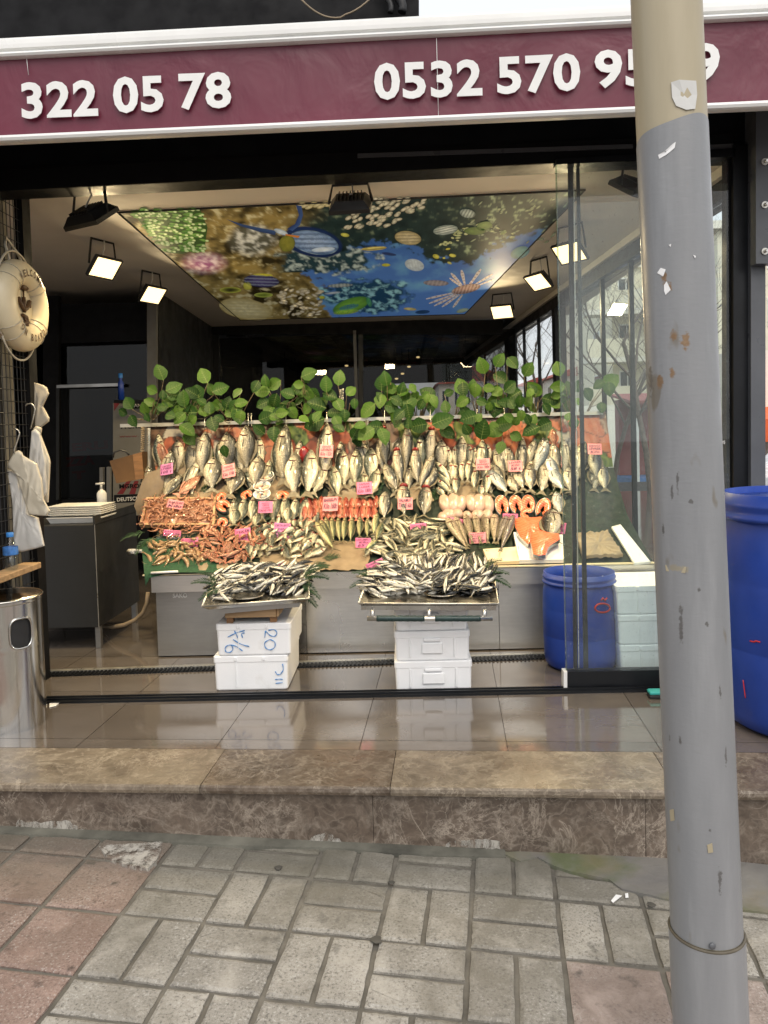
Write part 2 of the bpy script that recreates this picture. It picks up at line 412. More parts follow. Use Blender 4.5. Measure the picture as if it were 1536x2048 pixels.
def _foam():
    m, t, b = nt('styrofoam'); o = tco(t)
    vo = N(t, 'TexVoronoi'); vo.inputs['Scale'].default_value = 220; t.links.new(o, vo.inputs['Vector'])
    c = ramp(t, [(.3, (.88, .89, .90)), (.7, (.95, .95, .95))], noise(t, o, 9, 6)).outputs[0]
    c = mix(t, ramp(t, [(.62, (0,)*3), (.75, (.22,)*3)], noise(t, o, 14, 5)).outputs[0], c, (.60, .57, .52))
    t.links.new(c, b.inputs['Base Color']); b.inputs['Roughness'].default_value = .55
    bump(t, b, vo.outputs['Distance'], .15, .002)
_foam()
glass('glass_clean', (.985, .995, .99), .02)
glass('glass_dusty', (.95, .99, .985), .08, 2.2)
glass('glass_edge', (.70, .80, .74), .16, 4)
glass('glass_dark', (.50, .50, .49), 0.0, 3., .45)
glass('bottle_clear', (.93, .96, .98), .02)
def fishmat(name, belly, flank, back, h, stripes=None, scale=55, rough=.27, metal=.3, edge=(.12, .36, .55, .74)):
    """flank colour from belly (-x) to back (+x) in the fish's own space; h = half height"""
    m, t, b = nt(name); o = tco(t); sx = N(t, 'SeparateXYZ'); t.links.new(o, sx.inputs[0])
    wob = math_(t, 'MULTIPLY', math_(t, 'SUBTRACT', noise(t, o, 9, 4), .5), h*.5)
    f = math_(t, 'ADD', math_(t, 'MULTIPLY', math_(t, 'ADD', sx.outputs[0], wob), .5/h), .5)
    c = ramp(t, [(edge[0], belly), (edge[1], flank), (edge[2], tuple(lerp(a, b_, .5) for a, b_ in zip(flank, back))), (edge[3], back)], f).outputs[0]
    vo = N(t, 'TexVoronoi'); vo.inputs['Scale'].default_value = scale; t.links.new(o, vo.inputs['Vector'])
    c = mix(t, ramp(t, [(.3, (0,)*3), (.8, (.30,)*3)], vo.outputs['Distance']).outputs[0], c, tuple(x*.5 for x in back))
    if stripes:
        wv = N(t, 'TexWave', wave_type='BANDS', bands_direction=stripes[0]); wv.inputs['Scale'].default_value = stripes[1]
        wv.inputs['Distortion'].default_value = stripes[2]; t.links.new(o, wv.inputs['Vector'])
        c = mix(t, math_(t, 'MULTIPLY', ramp(t, [(.5, (0,)*3), (.75, (stripes[4],)*3)], wv.outputs['Fac']).outputs[0],
                         ramp(t, [(.42, (0,)*3), (.62, (1,)*3)], f).outputs[0]), c, stripes[3])
    rnd = N(t, 'ObjectInfo').outputs['Random']
    c = mix(t, 1.0, c, ramp(t, [(0, (.80, .80, .78)), (1, (1.0, 1.0, 1.0))], rnd).outputs[0], 'MULTIPLY')
    t.links.new(c, b.inputs['Base Color']); b.inputs['Metallic'].default_value = metal
    t.links.new(ramp(t, [(.3, (rough*.7,)*3), (.7, (rough*1.5,)*3)], noise(t, o, 20, 4)).outputs[0], b.inputs['Roughness'])
    b.inputs['Coat Weight'].default_value = .35; b.inputs['Coat Roughness'].default_value = .12
    bump(t, b, vo.outputs['Distance'], .35, .006)
fishmat('skin_bream', (.82, .73, .53), (.47, .43, .335), (.045, .046, .042), .2)
fishmat('skin_bass', (.84, .75, .55), (.50, .46, .36), (.042, .045, .043), .13, ('X', 5, 1.2, (.10, .10, .08), .35))
fishmat('skin_blue', (.84, .77, .58), (.49, .465, .34), (.042, .054, .045), .14)
fishmat('skin_silver', (.72, .72, .66), (.50, .53, .53), (.13, .16, .18), .13)
fishmat('skin_bonito', (.70, .63, .48), (.40, .37, .30), (.02, .025, .028), .12, ('X', 7, 1.0, (.05, .055, .06), .75), 70)
fishmat('skin_mackerel', (.72, .64, .40), (.52, .50, .26), (.05, .085, .05), .09, ('Y', 9, 5., (.02, .03, .02), .8), 80)
fishmat('skin_small', (.84, .79, .61), (.56, .53, .39), (.025, .032, .024), .11)
fishmat('skin_mullet', (.50, .24, .15), (.40, .085, .045), (.22, .03, .018), .12)
fishmat('skin_pink', (.58, .38, .26), (.42, .21, .13), (.22, .09, .055), .12)
fishmat('skin_anchovy', (.95, .90, .76), (.88, .83, .69), (.008, .010, .012), .1, None, 60, .22, .12, edge=(.1, .50, .60, .68))
fishmat('skin_whiting', (.66, .58, .44), (.46, .38, .27), (.20, .16, .12), .09)
fishmat('skin_grey', (.34, .30, .25), (.24, .21, .19), (.14, .12, .12), .09)
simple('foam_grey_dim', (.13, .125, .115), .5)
simple('paper_cream', (.70, .60, .40), .5, 0, .1, 9)
def _emit(name, col, st):
    m, t, b = nt(name); b.inputs['Base Color'].default_value = c4(col); b.inputs['Emission Color'].default_value = c4(col); b.inputs['Emission Strength'].default_value = st
_emit('lamp_emit', (1, .74, .36), LENS)
simple('ring_cream', (.72, .62, .42), .42, 0, .08, 7, .08, 30)
simple('wood_box', (.10, .05, .016), .55, 0, .3, 4, .2, 40, .1)
def _salmon():
    m, t, b = nt('salmon_steak_mat'); o = tco(t)
    wv = N(t, 'TexWave', wave_type='BANDS', bands_direction='DIAGONAL'); wv.inputs['Scale'].default_value = 26; wv.inputs['Distortion'].default_value = 3; wv.inputs['Detail'].default_value = 3; t.links.new(o, wv.inputs['Vector'])
    c = ramp(t, [(.3, (.55, .085, .028)), (.7, (.68, .15, .055))], noise(t, o, 18, 5)).outputs[0]
    c = mix(t, ramp(t, [(.78, (0,)*3), (.95, (.65,)*3)], wv.outputs['Fac']).outputs[0], c, (.74, .36, .22))
    t.links.new(c, b.inputs['Base Color']); b.inputs['Roughness'].default_value = .28; b.inputs['Coat Weight'].default_value = .5; b.inputs['Coat Roughness'].default_value = .1
    bump(t, b, noise(t, o, 60, 4), .5, .004)
_salmon()
simple('gum', (.075, .07, .06), .8, 0, .3, 30)
simple('sign_red', (.26, .06, .055), .6)
simple('sign_blue', (.05, .16, .40), .5)
simple('seam_brown', (.10, .085, .06), .6, 0, .3, 20)
simple('rust', (.15, .075, .03), .8, 0, .4, 20)
simple('fin_dark', (.035, .032, .022), .45, 0, .4, 18)
def _rust():
    m, t, b = nt('rust_stain'); o = tco(t)
    t.links.new(mix(t, noise(t, o, 60, 4), (.16, .075, .025), (.28, .19, .10)), b.inputs['Base Color']); b.inputs['Roughness'].default_value = .8
    t.links.new(ramp(t, [(.45, (0,)*3), (.58, (.9,)*3)], noise(t, tco(t, 'Object', (1, 1, .55)), 75, 6, .7)).outputs[0], b.inputs['Alpha'])
_rust()
def _leafmat():
    m, t, b = nt('leaf'); o = tco(t)
    isl = N(t, 'NewGeometry').outputs['Random Per Island']
    c = ramp(t, [(0, (.010, .040, .008)), (.5, (.026, .080, .013)), (1, (.085, .17, .026))], isl).outputs[0]
    c = mix(t, ramp(t, [(.4, (0,)*3), (.7, (.4,)*3)], noise(t, o, 22, 5)).outputs[0], c, (.02, .05, .01))
    t.links.new(c, b.inputs['Base Color']); b.inputs['Roughness'].default_value = .5; b.inputs['Specular IOR Level'].default_value = .25
    bump(t, b, noise(t, o, 60, 3), .2, .004)
    # thin leaf lets some light through
    tr = N(t, 'BsdfTranslucent'); t.links.new(mix(t, .35, c, (.05, .11, .008)), tr.inputs[0])
    mx = N(t, 'MixShader'); mx.inputs[0].default_value = .25
    t.links.new(b.outputs[0], mx.inputs[1]); t.links.new(tr.outputs[0], mx.inputs[2]); t.links.new(mx.outputs[0], t.nodes['Material Output'].inputs[0])
_leafmat()
simple('leaf_vein', (.11, .17, .045), .6)
def _cw():
    m, t, b = nt('cement_white'); o = tco(t)
    a = ramp(t, [(.42, (0,)*3), (.60, (1,)*3)], noise(t, tco(t, 'Object', (1, 1, .4)), 26, 6, .7)).outputs[0]
    t.links.new(mix(t, noise(t, o, 15, 4), (.52, .50, .46), (.36, .33, .28)), b.inputs['Base Color']); b.inputs['Roughness'].default_value = .8
    t.links.new(a, b.inputs['Alpha'])
_cw()
# ================================================================ SETTING
YF = 3.5                       # plane of the sliding shop front
A0 = G(0, 1566); B0 = G(1536, 1583)
EX = (B0-A0); EX.z = 0; EX.normalize(); EY = V((-EX.y, EX.x, 0))      # along / across the step
def SX(a, b, z=0.0): return V((A0.x, A0.y, 0))+EX*a+EY*b+V((0, 0, z))  # step coordinates
def toSX(p): d = V(p)-A0; return d.dot(EX), d.dot(EY)
TB = toSX(G(700, 1500))[1]     # depth of the tread
# ---- riser + pavement plane
RP = SX(0, .022); 
def on_riser(px, py): return plane_hit(px, py, RP, EY)
b0 = on_riser(0, 1657); b1 = on_riser(1536, 1730)
PU = (b1-b0).normalized(); PVd = V((EY.x, EY.y, .012)); PN = PU.cross(PVd).normalized()
def P(px, py): return plane_hit(px, py, b0, PN)
def onpave(p, h=0.0):          # drop a point on the pavement plane
    z = b0.z-((p.x-b0.x)*PN.x+(p.y-b0.y)*PN.y)/PN.z; return V((p.x, p.y, z+h))
mb = MB()
mb.box((-90, -60, -.75), (90, 140, -.62)); mb.build('ground', 'asphalt', kind='structure')
# mortar bed
mb = MB(); q = [SX(-4.5, .2), SX(4.5+3, .2), SX(7.5, -6), SX(-4.5, -6)]
q = [onpave(p, -.008) for p in q]; mb.hexa([p-V((0, 0, .15)) for p in q]+q)
mb.build('pavement_bed', 'mortar', kind='structure')
o_ = P(578, 1860); u_ = P(766, 1879)-o_; v_ = P(521, 1983)-o_
cell = (u_.length+v_.length)/2; u_ = u_.normalized(); v_ = (v_-u_*v_.dot(u_)).normalized()
def block(mb, i, j, a0, a1, c0, c1, mi):
    g = .0072; h = .0045; rr = random.uniform
    lift = rr(-.002, .003); th = [rr(-.0025, .0025) for _ in range(4)]
    cor = [(a0+g, c0+g), (a1-g, c0+g), (a1-g, c1-g), (a0+g, c1-g)]
    cx, cy = (a0+a1)/2, (c0+c1)/2; ang = rr(-.012, .012)
    def pt(a, c, z):
        a, c = cx+(a-cx)*cos(ang)-(c-cy)*sin(ang), cy+(a-cx)*sin(ang)+(c-cy)*cos(ang)
        return o_+u_*((i)*cell+a)+v_*((j)*cell+c)+PN*z
    # outline with slightly ragged edges
    out = []
    for k in range(4):
        p, q2 = cor[k], cor[(k+1) % 4]; n = 7
        for s in range(n):
            t = s/n; jx, jy = (rr(-.0016, .0016), rr(-.0016, .0016))
            out.append((lerp(p[0], q2[0], t)+jx, lerp(p[1], q2[1], t)+jy))
    n = len(out); e = .006
    ins = [(x+(cx-x)*e*1.6/(abs(cx-x)+1e-6) if abs(cx-x) > e else x, y+(cy-y)*e*1.6/(abs(cy-y)+1e-6) if abs(cy-y) > e else y) for x, y in out]
    vs = [pt(x, y, -.03) for x, y in out]+[pt(x, y, -.004+lift) for x, y in out]+[pt(x, y, lift) for x, y in ins]
    fs = [(k+r*n, k+r*n+n, (k+1) % n+r*n+n, (k+1) % n+r*n) for r in (0, 1) for k in range(n)]+[tuple(range(2*n, 3*n))[::-1]]
    mb.add(vs, fs, mi)
mb = MB()
for i in range(-17, 18):
    for j in range(-7, 14):
        cpt = o_+u_*((i+.5)*cell)+v_*((j+.5)*cell); sx, sy = toSX(cpt)
        if sy > .15 or sx < -3.2 or sx > 6.3 or cpt.y < -1.2: continue
        red = i < -2 or (i >= 3 and j >= 0)
        h = cell/2
        if red: block(mb, i, j, 0, cell, 0, cell, 1 if i < 0 else 2)
        elif (i+j) % 2 == 0:
            block(mb, i, j, 0, h, 0, cell, 0); block(mb, i, j, h, cell, 0, cell, 0)
        else:
            block(mb, i, j, 0, cell, 0, h, 0); block(mb, i, j, 0, cell, h, cell, 0)
mb.build('pavement', ['paver_grey', 'paver_red', 'paver_pink'], kind='structure')
def patch(name, outline, mat, lift=.006, kind=None, jit=.01, **k):
    """irregular thin slab poured on the pavement, outline in photo pixels"""
    pts = [P(*p) for p in outline]; out = []
    for a, b in zip(pts, pts[1:]+pts[:1]):
        n = max(2, int((b-a).length/.03))
        for s in range(n):
            p = a.lerp(b, s/n); q3 = p*9; p = p+u_*NZ.noise(q3)*jit*2+v_*NZ.noise(q3+V((7, 3, 1)))*jit*2; out.append(onpave(p, lift))
    m = MB(); m.prism([p-V((0, 0, .02)) for p in out], (0, 0, .02)); return m.build(name, mat, kind=kind, **k)
patch('cement_patch', [(1000, 1706), (1040, 1728), (1075, 1722), (1135, 1745), (1170, 1752), (1225, 1762), (1250, 1785), (1330, 1805), (1420, 1812), (1560, 1838), (1700, 1840), (1700, 1745), (1540, 1733), (1240, 1712)], 'cement_moss', .007, 'structure')
def strip(pxs, w0, lift, mat):
    m = MB(); top = []; bot = []
    a0, a1 = toSX(on_riser(pxs[0], 1670))[0], toSX(on_riser(pxs[1], 1700))[0]; n = 60
    for s in range(n+1):
        a = lerp(a0, a1, s/n); w = w0*(1+.7*NZ.noise(V((a*3, 1, 2)))+.3*NZ.noise(V((a*15, 1, 2))))
        bot.append(onpave(SX(a, -w), lift)); top.append(onpave(SX(a, .035), lift+.006))
    m.prism([p-V((0, 0, .015)) for p in bot+top[::-1]], (0, 0, .015)); m.build('cement_joint', mat, kind='structure')
strip((-300, 1010), .02, .0065, 'cement')
patch('lime_patch', [(200, 1702), (260, 1694), (322, 1690), (316, 1726), (296, 1744), (262, 1738), (215, 1726)], 'cement_white', .0105, 'structure')
for (px, py, r) in ((557, 1738, .012), (783, 1768, .010), (1302, 1812, .012), (753, 1882, .016)):
    m = MB(); c = P(px, py)+PN*.0035
    m.prism([c+u_*cos(k)*r*(1+.25*sin(3*k+px))+v_*sin(k)*r for k in [2*pi*s/12 for s in range(12)]][::-1], PN*.002)
    m.build('gum_spot', 'gum', kind='structure')
# ---- step
ST = thing('marble_step', SX(1.5, .2, -.2), 'brown veined marble step along the front of the shop', 'step'); ST['kind'] = 'structure'
js = [-3.2, toSX(G(448, 1502))[0], toSX(G(792, 1503))[0], toSX(G(1306, 1504))[0], 3.1+2.2]
for k in range(4):
    m = MB(); g = .0012
    a, b = js[k]+g, js[k+1]-g; prof = [(.0, -.030), (-.006, -.026), (-.008, -.016), (-.006, -.005), (.002, .0), (TB, .0), (TB, -.030)]
    vs = [SX(x, y, z) for x in (a, b) for y, z in prof]; n = len(prof)
    m.add(vs, [tuple(range(n)), tuple(range(2*n-1, n-1, -1))]+[(s+n, (s+1) % n+n, (s+1) % n, s) for s in range(n)])
    m.build('tread', ['marble_tread', 'marble_tread2', 'marble_tread', 'marble_tread2'][k], ST)
rj = [-3.2, toSX(on_riser(-50, 1600))[0], toSX(on_riser(745, 1600))[0], toSX(on_riser(1290, 1600))[0], 5.3]
for k in range(4):
    m = MB(); a, b = rj[k]+.0008, rj[k+1]-.0008
    m.hexa([SX(a, .022, -.6), SX(b, .022, -.6), SX(b, .05, -.6), SX(a, .05, -.6), SX(a, .022, -.031), SX(b, .022, -.031), SX(b, .05, -.031), SX(a, .05, -.031)])
    m.build('riser', 'marble_riser', ST)
def limepatch(pxs):
    m = MB(); pts = [on_riser(*p)-EY*.001 for p in pxs]; out = []
    for a, b in zip(pts, pts[1:]+pts[:1]):
        n = max(2, int((b-a).length/.008))
        for s in range(n):
            p = a.lerp(b, s/n); out.append(p+EX*NZ.noise(p*60)*.008+V((0, 0, NZ.noise(p*47+V((3, 1, 4)))*.009)))
    m.prism(out, EY*-.0015); m.build('lime_stain', 'cement_white', ST)
limepatch([(25, 1662), (40, 1640), (80, 1645), (130, 1640), (165, 1655), (175, 1668), (60, 1668)])
limepatch([(612, 1690), (625, 1672), (652, 1664), (680, 1676), (690, 1692)])
limepatch([(890, 1693), (900, 1682), (960, 1677), (998, 1680), (1000, 1697)])
# ---- shop floor: tiles with hairline joints over a dark bed
mb = MB(); mb.hexa([SX(-4, TB, -.6), SX(5.5, TB, -.6), SX(5.5, 13, -.6), SX(-4, 13, -.6), SX(-4, TB, -.004), SX(5.5, TB, -.004), SX(5.5, 13, -.004), SX(-4, 13, -.004)])
mb.build('floor_bed', 'rubber_black', kind='structure')
mb = MB(); T = .556; xo = toSX(G(718, 1500))[0]; yo = toSX(G(718, 1481))[1]
ys = [TB+.001, yo]+[yo+T*k for k in range(1, 20)]
for k in range(-6, 8):
    for r in range(len(ys)-1):
        a, b, c, d = xo+T*k+.0012, xo+T*(k+1)-.0012, ys[r]+.0012, ys[r+1]-.0012
        mb.quad(SX(a, c), SX(b, c), SX(b, d), SX(a, d))
mb.build('shop_floor', 'floor_tile', kind='structure')
# ---- sliding track and drain channels
m = MB(); a = G(-60, 1411); b = G(1480, 1381); d = V((0, .075, 0)); up = V((0, 0, .010))
m.hexa([a, b, b+d, a+d, a+up, b+up, b+d+up, a+d+up])
for k in (.018, .045): m.hexa([a+d*k/.075+up, b+d*k/.075+up, b+d*(k+.010)/.075+up, a+d*(k+.010)/.075+up]+[p+V((0, 0, .008)) for p in (a+d*k/.075+up, b+d*k/.075+up, b+d*(k+.010)/.075+up, a+d*(k+.010)/.075+up)])
m.build('floor_track', 'black_metal', label='black metal sliding door track set across the wet tile floor', cat='door track')
m = MB(); a = G(80, 1355); b = G(1120, 1318); d = V((0, .06, 0)); up = V((0, 0, .004))
m.hexa([a, b, b+d, a+d, a+up, b+up, b+d+up, a+d+up])
L_ = (b-a).length; ux = (b-a).normalized(); n = 130
for k in range(n):
    p = a+ux*(L_*k/n)+up; m.hexa([p, p+ux*.009, p+ux*.009+d, p+d]+[x+V((0, 0, .006)) for x in (p, p+ux*.009, p+ux*.009+d, p+d)])
dc = m.build('drain_grate', 'black_metal', label='narrow black drain grate with pale back edge under the steel counter', cat='drain')
m = MB(); p = a+d; q = b+d; m.hexa([p, q, q+V((0, .03, 0)), p+V((0, .03, 0))]+[x+V((0, 0, .012)) for x in (p, q, q+V((0, .03, 0)), p+V((0, .03, 0)))])
m.build('edge_strip', 'alu_rail', dc)
# ================================================================ SHELL
ZC = W(560, 353, YF).z+.04
def CE(px, py, dz=0): return G(px, py, ZC+dz)
cl0, cl1, cr0, cr1 = CE(60, 410), CE(415, 660), CE(1275, 462), CE(1030, 642)
def along(a, b, Y): return a+(b-a)*((Y-a.y)/(b.y-a.y))
def ceiling_poly(y0, y1): return [along(cl0, cl1, y0), along(cr0, cr1, y0), along(cr0, cr1, y1), along(cl0, cl1, y1)]
m = MB(); q = ceiling_poly(YF+.12, 8.75); m.hexa(q+[p+V((0, 0, .04)) for p in q]); m.build('ceiling', 'ceiling_paint', kind='structure')
m = MB(); m.box((-4.2, YF+.12, ZC+.041), (1.9, 8.9, ZC+.10)); m.build('ceiling_upper', 'ceiling_paint', kind='structure')
# roof over the shop so that no daylight leaks in from above
m = MB(); m.box((-5, YF+.15, ZC+.5), (2.2, 16, ZC+.7)); m.build('roof_slab', 'dark_wall', label='dark flat roof slab over the fish shop', cat='roof')
# ---- front beam
def quadY(px0, y0a, y0b, px1, y1a, y1b, Y, th, m, mi=0):
    """wall strip in plane Y between two photo columns (top y, bottom y at each), th deep"""
    a, b, c, d = W(px0, y0b, Y), W(px1, y1b, Y), W(px1, y1a, Y), W(px0, y0a, Y); t = V((0, th, 0))
    m.hexa([a, b, b+t, a+t, d, c, c+t, d+t])
FB = thing('shop_front_frame', W(700, 350, YF), 'black metal shop front frame with wide header beam over the opening', 'shop front')
m = MB(); quadY(-260, 150, 394, 1545, 60, 306, YF, .14, m); m.build('header_beam', 'black_metal', FB)
m = MB(); quadY(715, 307, 315, 1266, 288, 296, YF-.02, .02, m); m.build('light_strip', 'grey_frame', FB)
m = MB(); quadY(-40, 340, 384, 1470, 265, 308, YF-.012, .01, m); m.build('header_trim', 'matte_black', FB)
m = MB(); quadY(1467, 289, 1480, 1499, 289, 1480, YF-.03, .10, m); m.build('jamb', 'grey_frame_dark' if 'grey_frame_dark' in MATS else 'black_metal', FB)
m = MB(); quadY(1453, 308, 1400, 1466.5, 306, 1400, YF, .05, m); m.build('glazing_bead', 'matte_black', FB)
m = MB(); quadY(1502, 200, 1490, 1531, 200, 1490, YF-.06, .16, m); m.build('corner_post', 'grey_frame', FB)
m = MB(); quadY(1410, 290, 309, 1467, 287, 306, YF-.02, .06, m); m.build('window_head', 'grey_frame', FB)
# bracket plate with bolts
BR = thing('steel_bracket', W(1535, 380, YF-.1), 'grey steel bracket plate with bolted washers on the corner post', 'bracket')
m = MB(); quadY(1512, 205, 527, 1590, 205, 527, YF-.12, .05, m); m.build('plate', 'grey_frame', BR)
for (px, py) in ((1529, 324), (1529, 410), (1529, 503)):
    m = MB(); c = W(px, py, YF-.121)
    m.tube([c, c-V((0, .006, 0))], .0145, 20); b_ = m.build('washer', 'alu_rail', BR)
    m = MB(); m.tube([c-V((0, .006, 0)), c-V((-.003, .022, 0))], .007, 6); m.build('bolt', 'steel', b_)
# ---- upper facade above the awning
m = MB(); quadY(-1500, -2600, 150, 838, -2600, 100, YF-.02, 2.5, m); UF = m.build('upper_facade', 'matte_black', label='black upper shop facade above the white awning cassette', cat='facade')
m = MB(); pts = [W(lerp(600, 742, t), -4+40*4*t*(1-t)*(1 if t < .6 else .9), YF-.06) for t in [k/14 for k in range(15)]]
m.tube(pts, .004, 6); m.build('hanging_cable', 'hose_tan', label='thin grey cable sagging across the black facade above the awning', cat='cable')
m = MB(); pts = [W(775-8*sin(k*.5), -40+k*6, YF-.07) for k in range(12)]
m.tube(pts, .014, 6); m.tube([p+V((.05, 0, 0)) for p in pts], .02, 6); m.build('cable_bundle', 'rubber_black', label='black cable bundle hanging down the upper facade edge', cat='cable')
# ================================================================ AWNING
YA = 2.95
AW = thing('awning', W(700, 150, YA), 'white awning cassette with hanging maroon valance carrying phone numbers', 'awning')
def sweep(prof, pa, pb, m, mi=0):
    n = len(prof); vs = [p+V((0, y, z)) for p in (pa, pb) for y, z in prof]
    m.add(vs, [tuple(range(n)), tuple(range(2*n-1, n-1, -1))]+[(s+n, (s+1) % n+n, (s+1) % n, s) for s in range(n)], mi, False)
TLa, TLb = W(-260, 82, YA), W(1800, -28, YA)     # top edge of cassette
BLa, BLb = W(-260, 124, YA), W(1800, 26, YA)     # its lower edge
hA = (TLa.z-BLa.z+TLb.z-BLb.z)/2
prof = [(.05+.05*-cos(t), -hA*.42*(1-sin(t))) for t in [pi/2*k/8 for k in range(9)]]
prof = [(.06, 0), (.03, -.003), (.012, -.010), (.002, -.022), (0, -.04), (0, -hA*.62), (.012, -hA*.66), (.012, -hA*.78), (-.004, -hA*.80), (-.008, -hA*.88), (-.003, -hA*.97), (.01, -hA), (.09, -hA), (.12, -.08), (.12, -.02)]
m = MB(); sweep(prof, TLa, TLb, m); cs = m.build('cassette', 'white_cassette', AW)
# valance
m = MB(); nx, nz = 120, 8; va, vb = W(-260, 118, YA+.02), W(1800, 20, YA+.02); wa, wb = W(-260, 290, YA+.03), W(1800, 196, YA+.03)
for i in range(nx+1):
    for j in range(nz+1):
        p = va.lerp(vb, i/nx).lerp(wa.lerp(wb, i/nx), j/nz); p.y += .006*NZ.noise(V((i*.11, j*.12, 3)))*sin(pi*j/nz)
        m.v.append(p)
for i in range(nx):
    for j in range(nz): m.f.append((i*(nz+1)+j, i*(nz+1)+j+1, (i+1)*(nz+1)+j+1, (i+1)*(nz+1)+j)); m.m.append(0); m.sm.append(True)
b_ = len(m.v); m.v += [p+V((0, .003, 0)) for p in m.v[:b_]]
for f in list(m.f): m.f.append(tuple(x+b_ for x in f[::-1])); m.m.append(0); m.sm.append(True)
val = m.build('valance', 'valance_maroon', AW)
m = MB(); sweep([(.0, .0), (-.012, -.004), (-.016, -.014), (-.012, -.024), (0, -.028), (.025, -.028), (.025, 0)], W(-260, 283, YA), W(1800, 189, YA), m)
m.build('front_bar', 'white_cassette', AW)
m = MB()
for px, y0, y1 in ((873, 76, 236), (53, 115, 150)):
    a, b = W(px, y0, YA+.012), W(px+4, y1, YA+.014); m.tube([a, b], .0011, 5)
m.build('seam', 'white_paint', val)
def sign(txt, x0, y0, x1, y1, hpx, wpx):
    m = MB(); c = W((x0+x1)/2, (y0+y1)/2, YA+.012); ux = (W(x1, y1, YA)-W(x0, y0, YA)).normalized(); k = c.y/F0
    put_text(m, txt, c, ux, V((0, 0, 1)), hpx*k, wpx*k, bold=.030, lift=.0, spacing=1.06)
    n = len(m.v); m.v += [p-V((0, .0018, 0)) for p in m.v]; m.f += [tuple(i+n for i in f) for f in m.f]; m.m += m.m; m.sm += m.sm
    m.build('lettering', 'white_paint', val)
sign('322', 42, 202, 196, 196, 72, 154); sign('05', 226, 191, 327, 187, 72, 101); sign('78', 358, 184, 462, 180, 72, 104)
sign('0532', 750, 164, 962, 155, 72, 212); sign('570', 996, 152, 1158, 144, 74, 162); sign('95', 1191, 139, 1300, 135, 74, 109); sign('9', 1388, 127, 1437, 125, 76, 52)
# underside fabric and folded arms
m = MB(); a, b = W(-260, 250, YA+.08), W(1800, 160, YA+.08); m.hexa([a, b, V((b.x, YF-.02, b.z+.25)), V((a.x, YF-.02, a.z+.25))]+[p+V((0, 0, .012)) for p in (a, b, V((b.x, YF-.02, b.z+.25)), V((a.x, YF-.02, a.z+.25)))])
m.build('canopy_fabric', 'matte_black', AW)
# ================================================================ STREET POLE
YP = 1.62
pt, pb = W(1332, 0, YP), W(1421, 2048, YP)
dpole = (pb-pt)/(pt.z-pb.z)                 # per metre down
def PA(z): return pt+dpole*(pt.z-z)
gz = onpave(V((pb.x, pb.y, 0))).z
rp = lambda z: lerp(.0690, .0715, (pt.z-z)/2.2)
SP = thing('street_pole', PA(gz), 'grey steel pole with cream painted top and torn sticker scraps beside the kerb', 'pole')
zr = W(1415, 1855, YP).z; zs = W(1340, 275, YP).z
def tube_z(z0, z1, n, mat, name, dr=0.0, wav=None):
    m = MB(); k = 48; rows = []
    for i in range(n+1):
        z = lerp(z0, z1, i/n)
        for s in range(k):
            a = 2*pi*s/k; zz = z+(wav(a) if wav and i == n else 0)+(wav(a) if wav and i == 0 and wav is wv0 else 0)
            m.v.append(PA(zz)+V((cos(a), sin(a), 0))*(rp(zz)+dr))
    for i in range(n):
        for s in range(k): m.f.append((i*k+s, i*k+(s+1) % k, (i+1)*k+(s+1) % k, (i+1)*k+s)); m.m.append(0); m.sm.append(True)
    return m.build(name, mat, SP)
wv0 = None
def wline(a): return .021*sin(a+2.6)-.004*sin(3*a+1)
tube_z(gz-.05, 4.6, 30, 'pole_cream', 'shaft')
tube_z(zr, zs, 40, 'pole_grey', 'painted_band', .0012, wline)
tube_z(gz-.05, zr-.006, 6, 'pole_grey', 'base_sleeve', .0052)
m = MB(); m.tube([PA(zr-.004)+V((cos(a), sin(a), 0))*(rp(zr)+.003) for a in [2*pi*k/48 for k in range(49)]], .0035, 6, cap=False); m.build('weld_seam', 'seam_brown', SP)
def pole_hit(px, py):
    best = None; d = ray(px, py)
    for i in range(400):
        p = O+d*(1.3+i*.001)
        c = PA(p.z)
        if (V((p.x, p.y))-V((c.x, c.y))).length < rp(p.z)+.002: return p
    return W(px, py, YP-.07)
def sticker(outline, mat='speck_white', name='sticker_scrap'):
    m = MB(); pts = [pole_hit(*p) for p in outline]
    c = sum(pts, V())/len(pts); m.v = pts+[c]+[p+V((0, -.0012, 0)) for p in pts]+[c+V((0, -.0012, 0))]; n = len(pts)
    for k in range(n):
        m.f.append((k, (k+1) % n, n)); m.f.append((n+1+k, n+1+(k+1) % n, 2*n+1)); m.f.append((k, (k+1) % n, n+1+(k+1) % n, n+1+k)); m.m += [0]*3; m.sm += [False]*3
    m.build(name, mat, SP)
sticker([(1316, 310), (1330, 302), (1345, 288), (1351, 284), (1349, 296), (1342, 302), (1332, 310), (1318, 318)])
sticker([(1342, 165), (1358, 160), (1392, 162), (1394, 190), (1390, 218), (1372, 220), (1352, 212), (1344, 195)], 'foam_grey')
sticker([(1314, 546), (1321, 536), (1331, 539), (1326, 553)]); sticker([(1328, 570), (1333, 563), (1341, 580), (1331, 590), (1328, 582)])
sticker([(1337, 490), (1342, 488), (1341, 494)]); sticker([(1386, 510), (1391, 512), (1390, 517)])
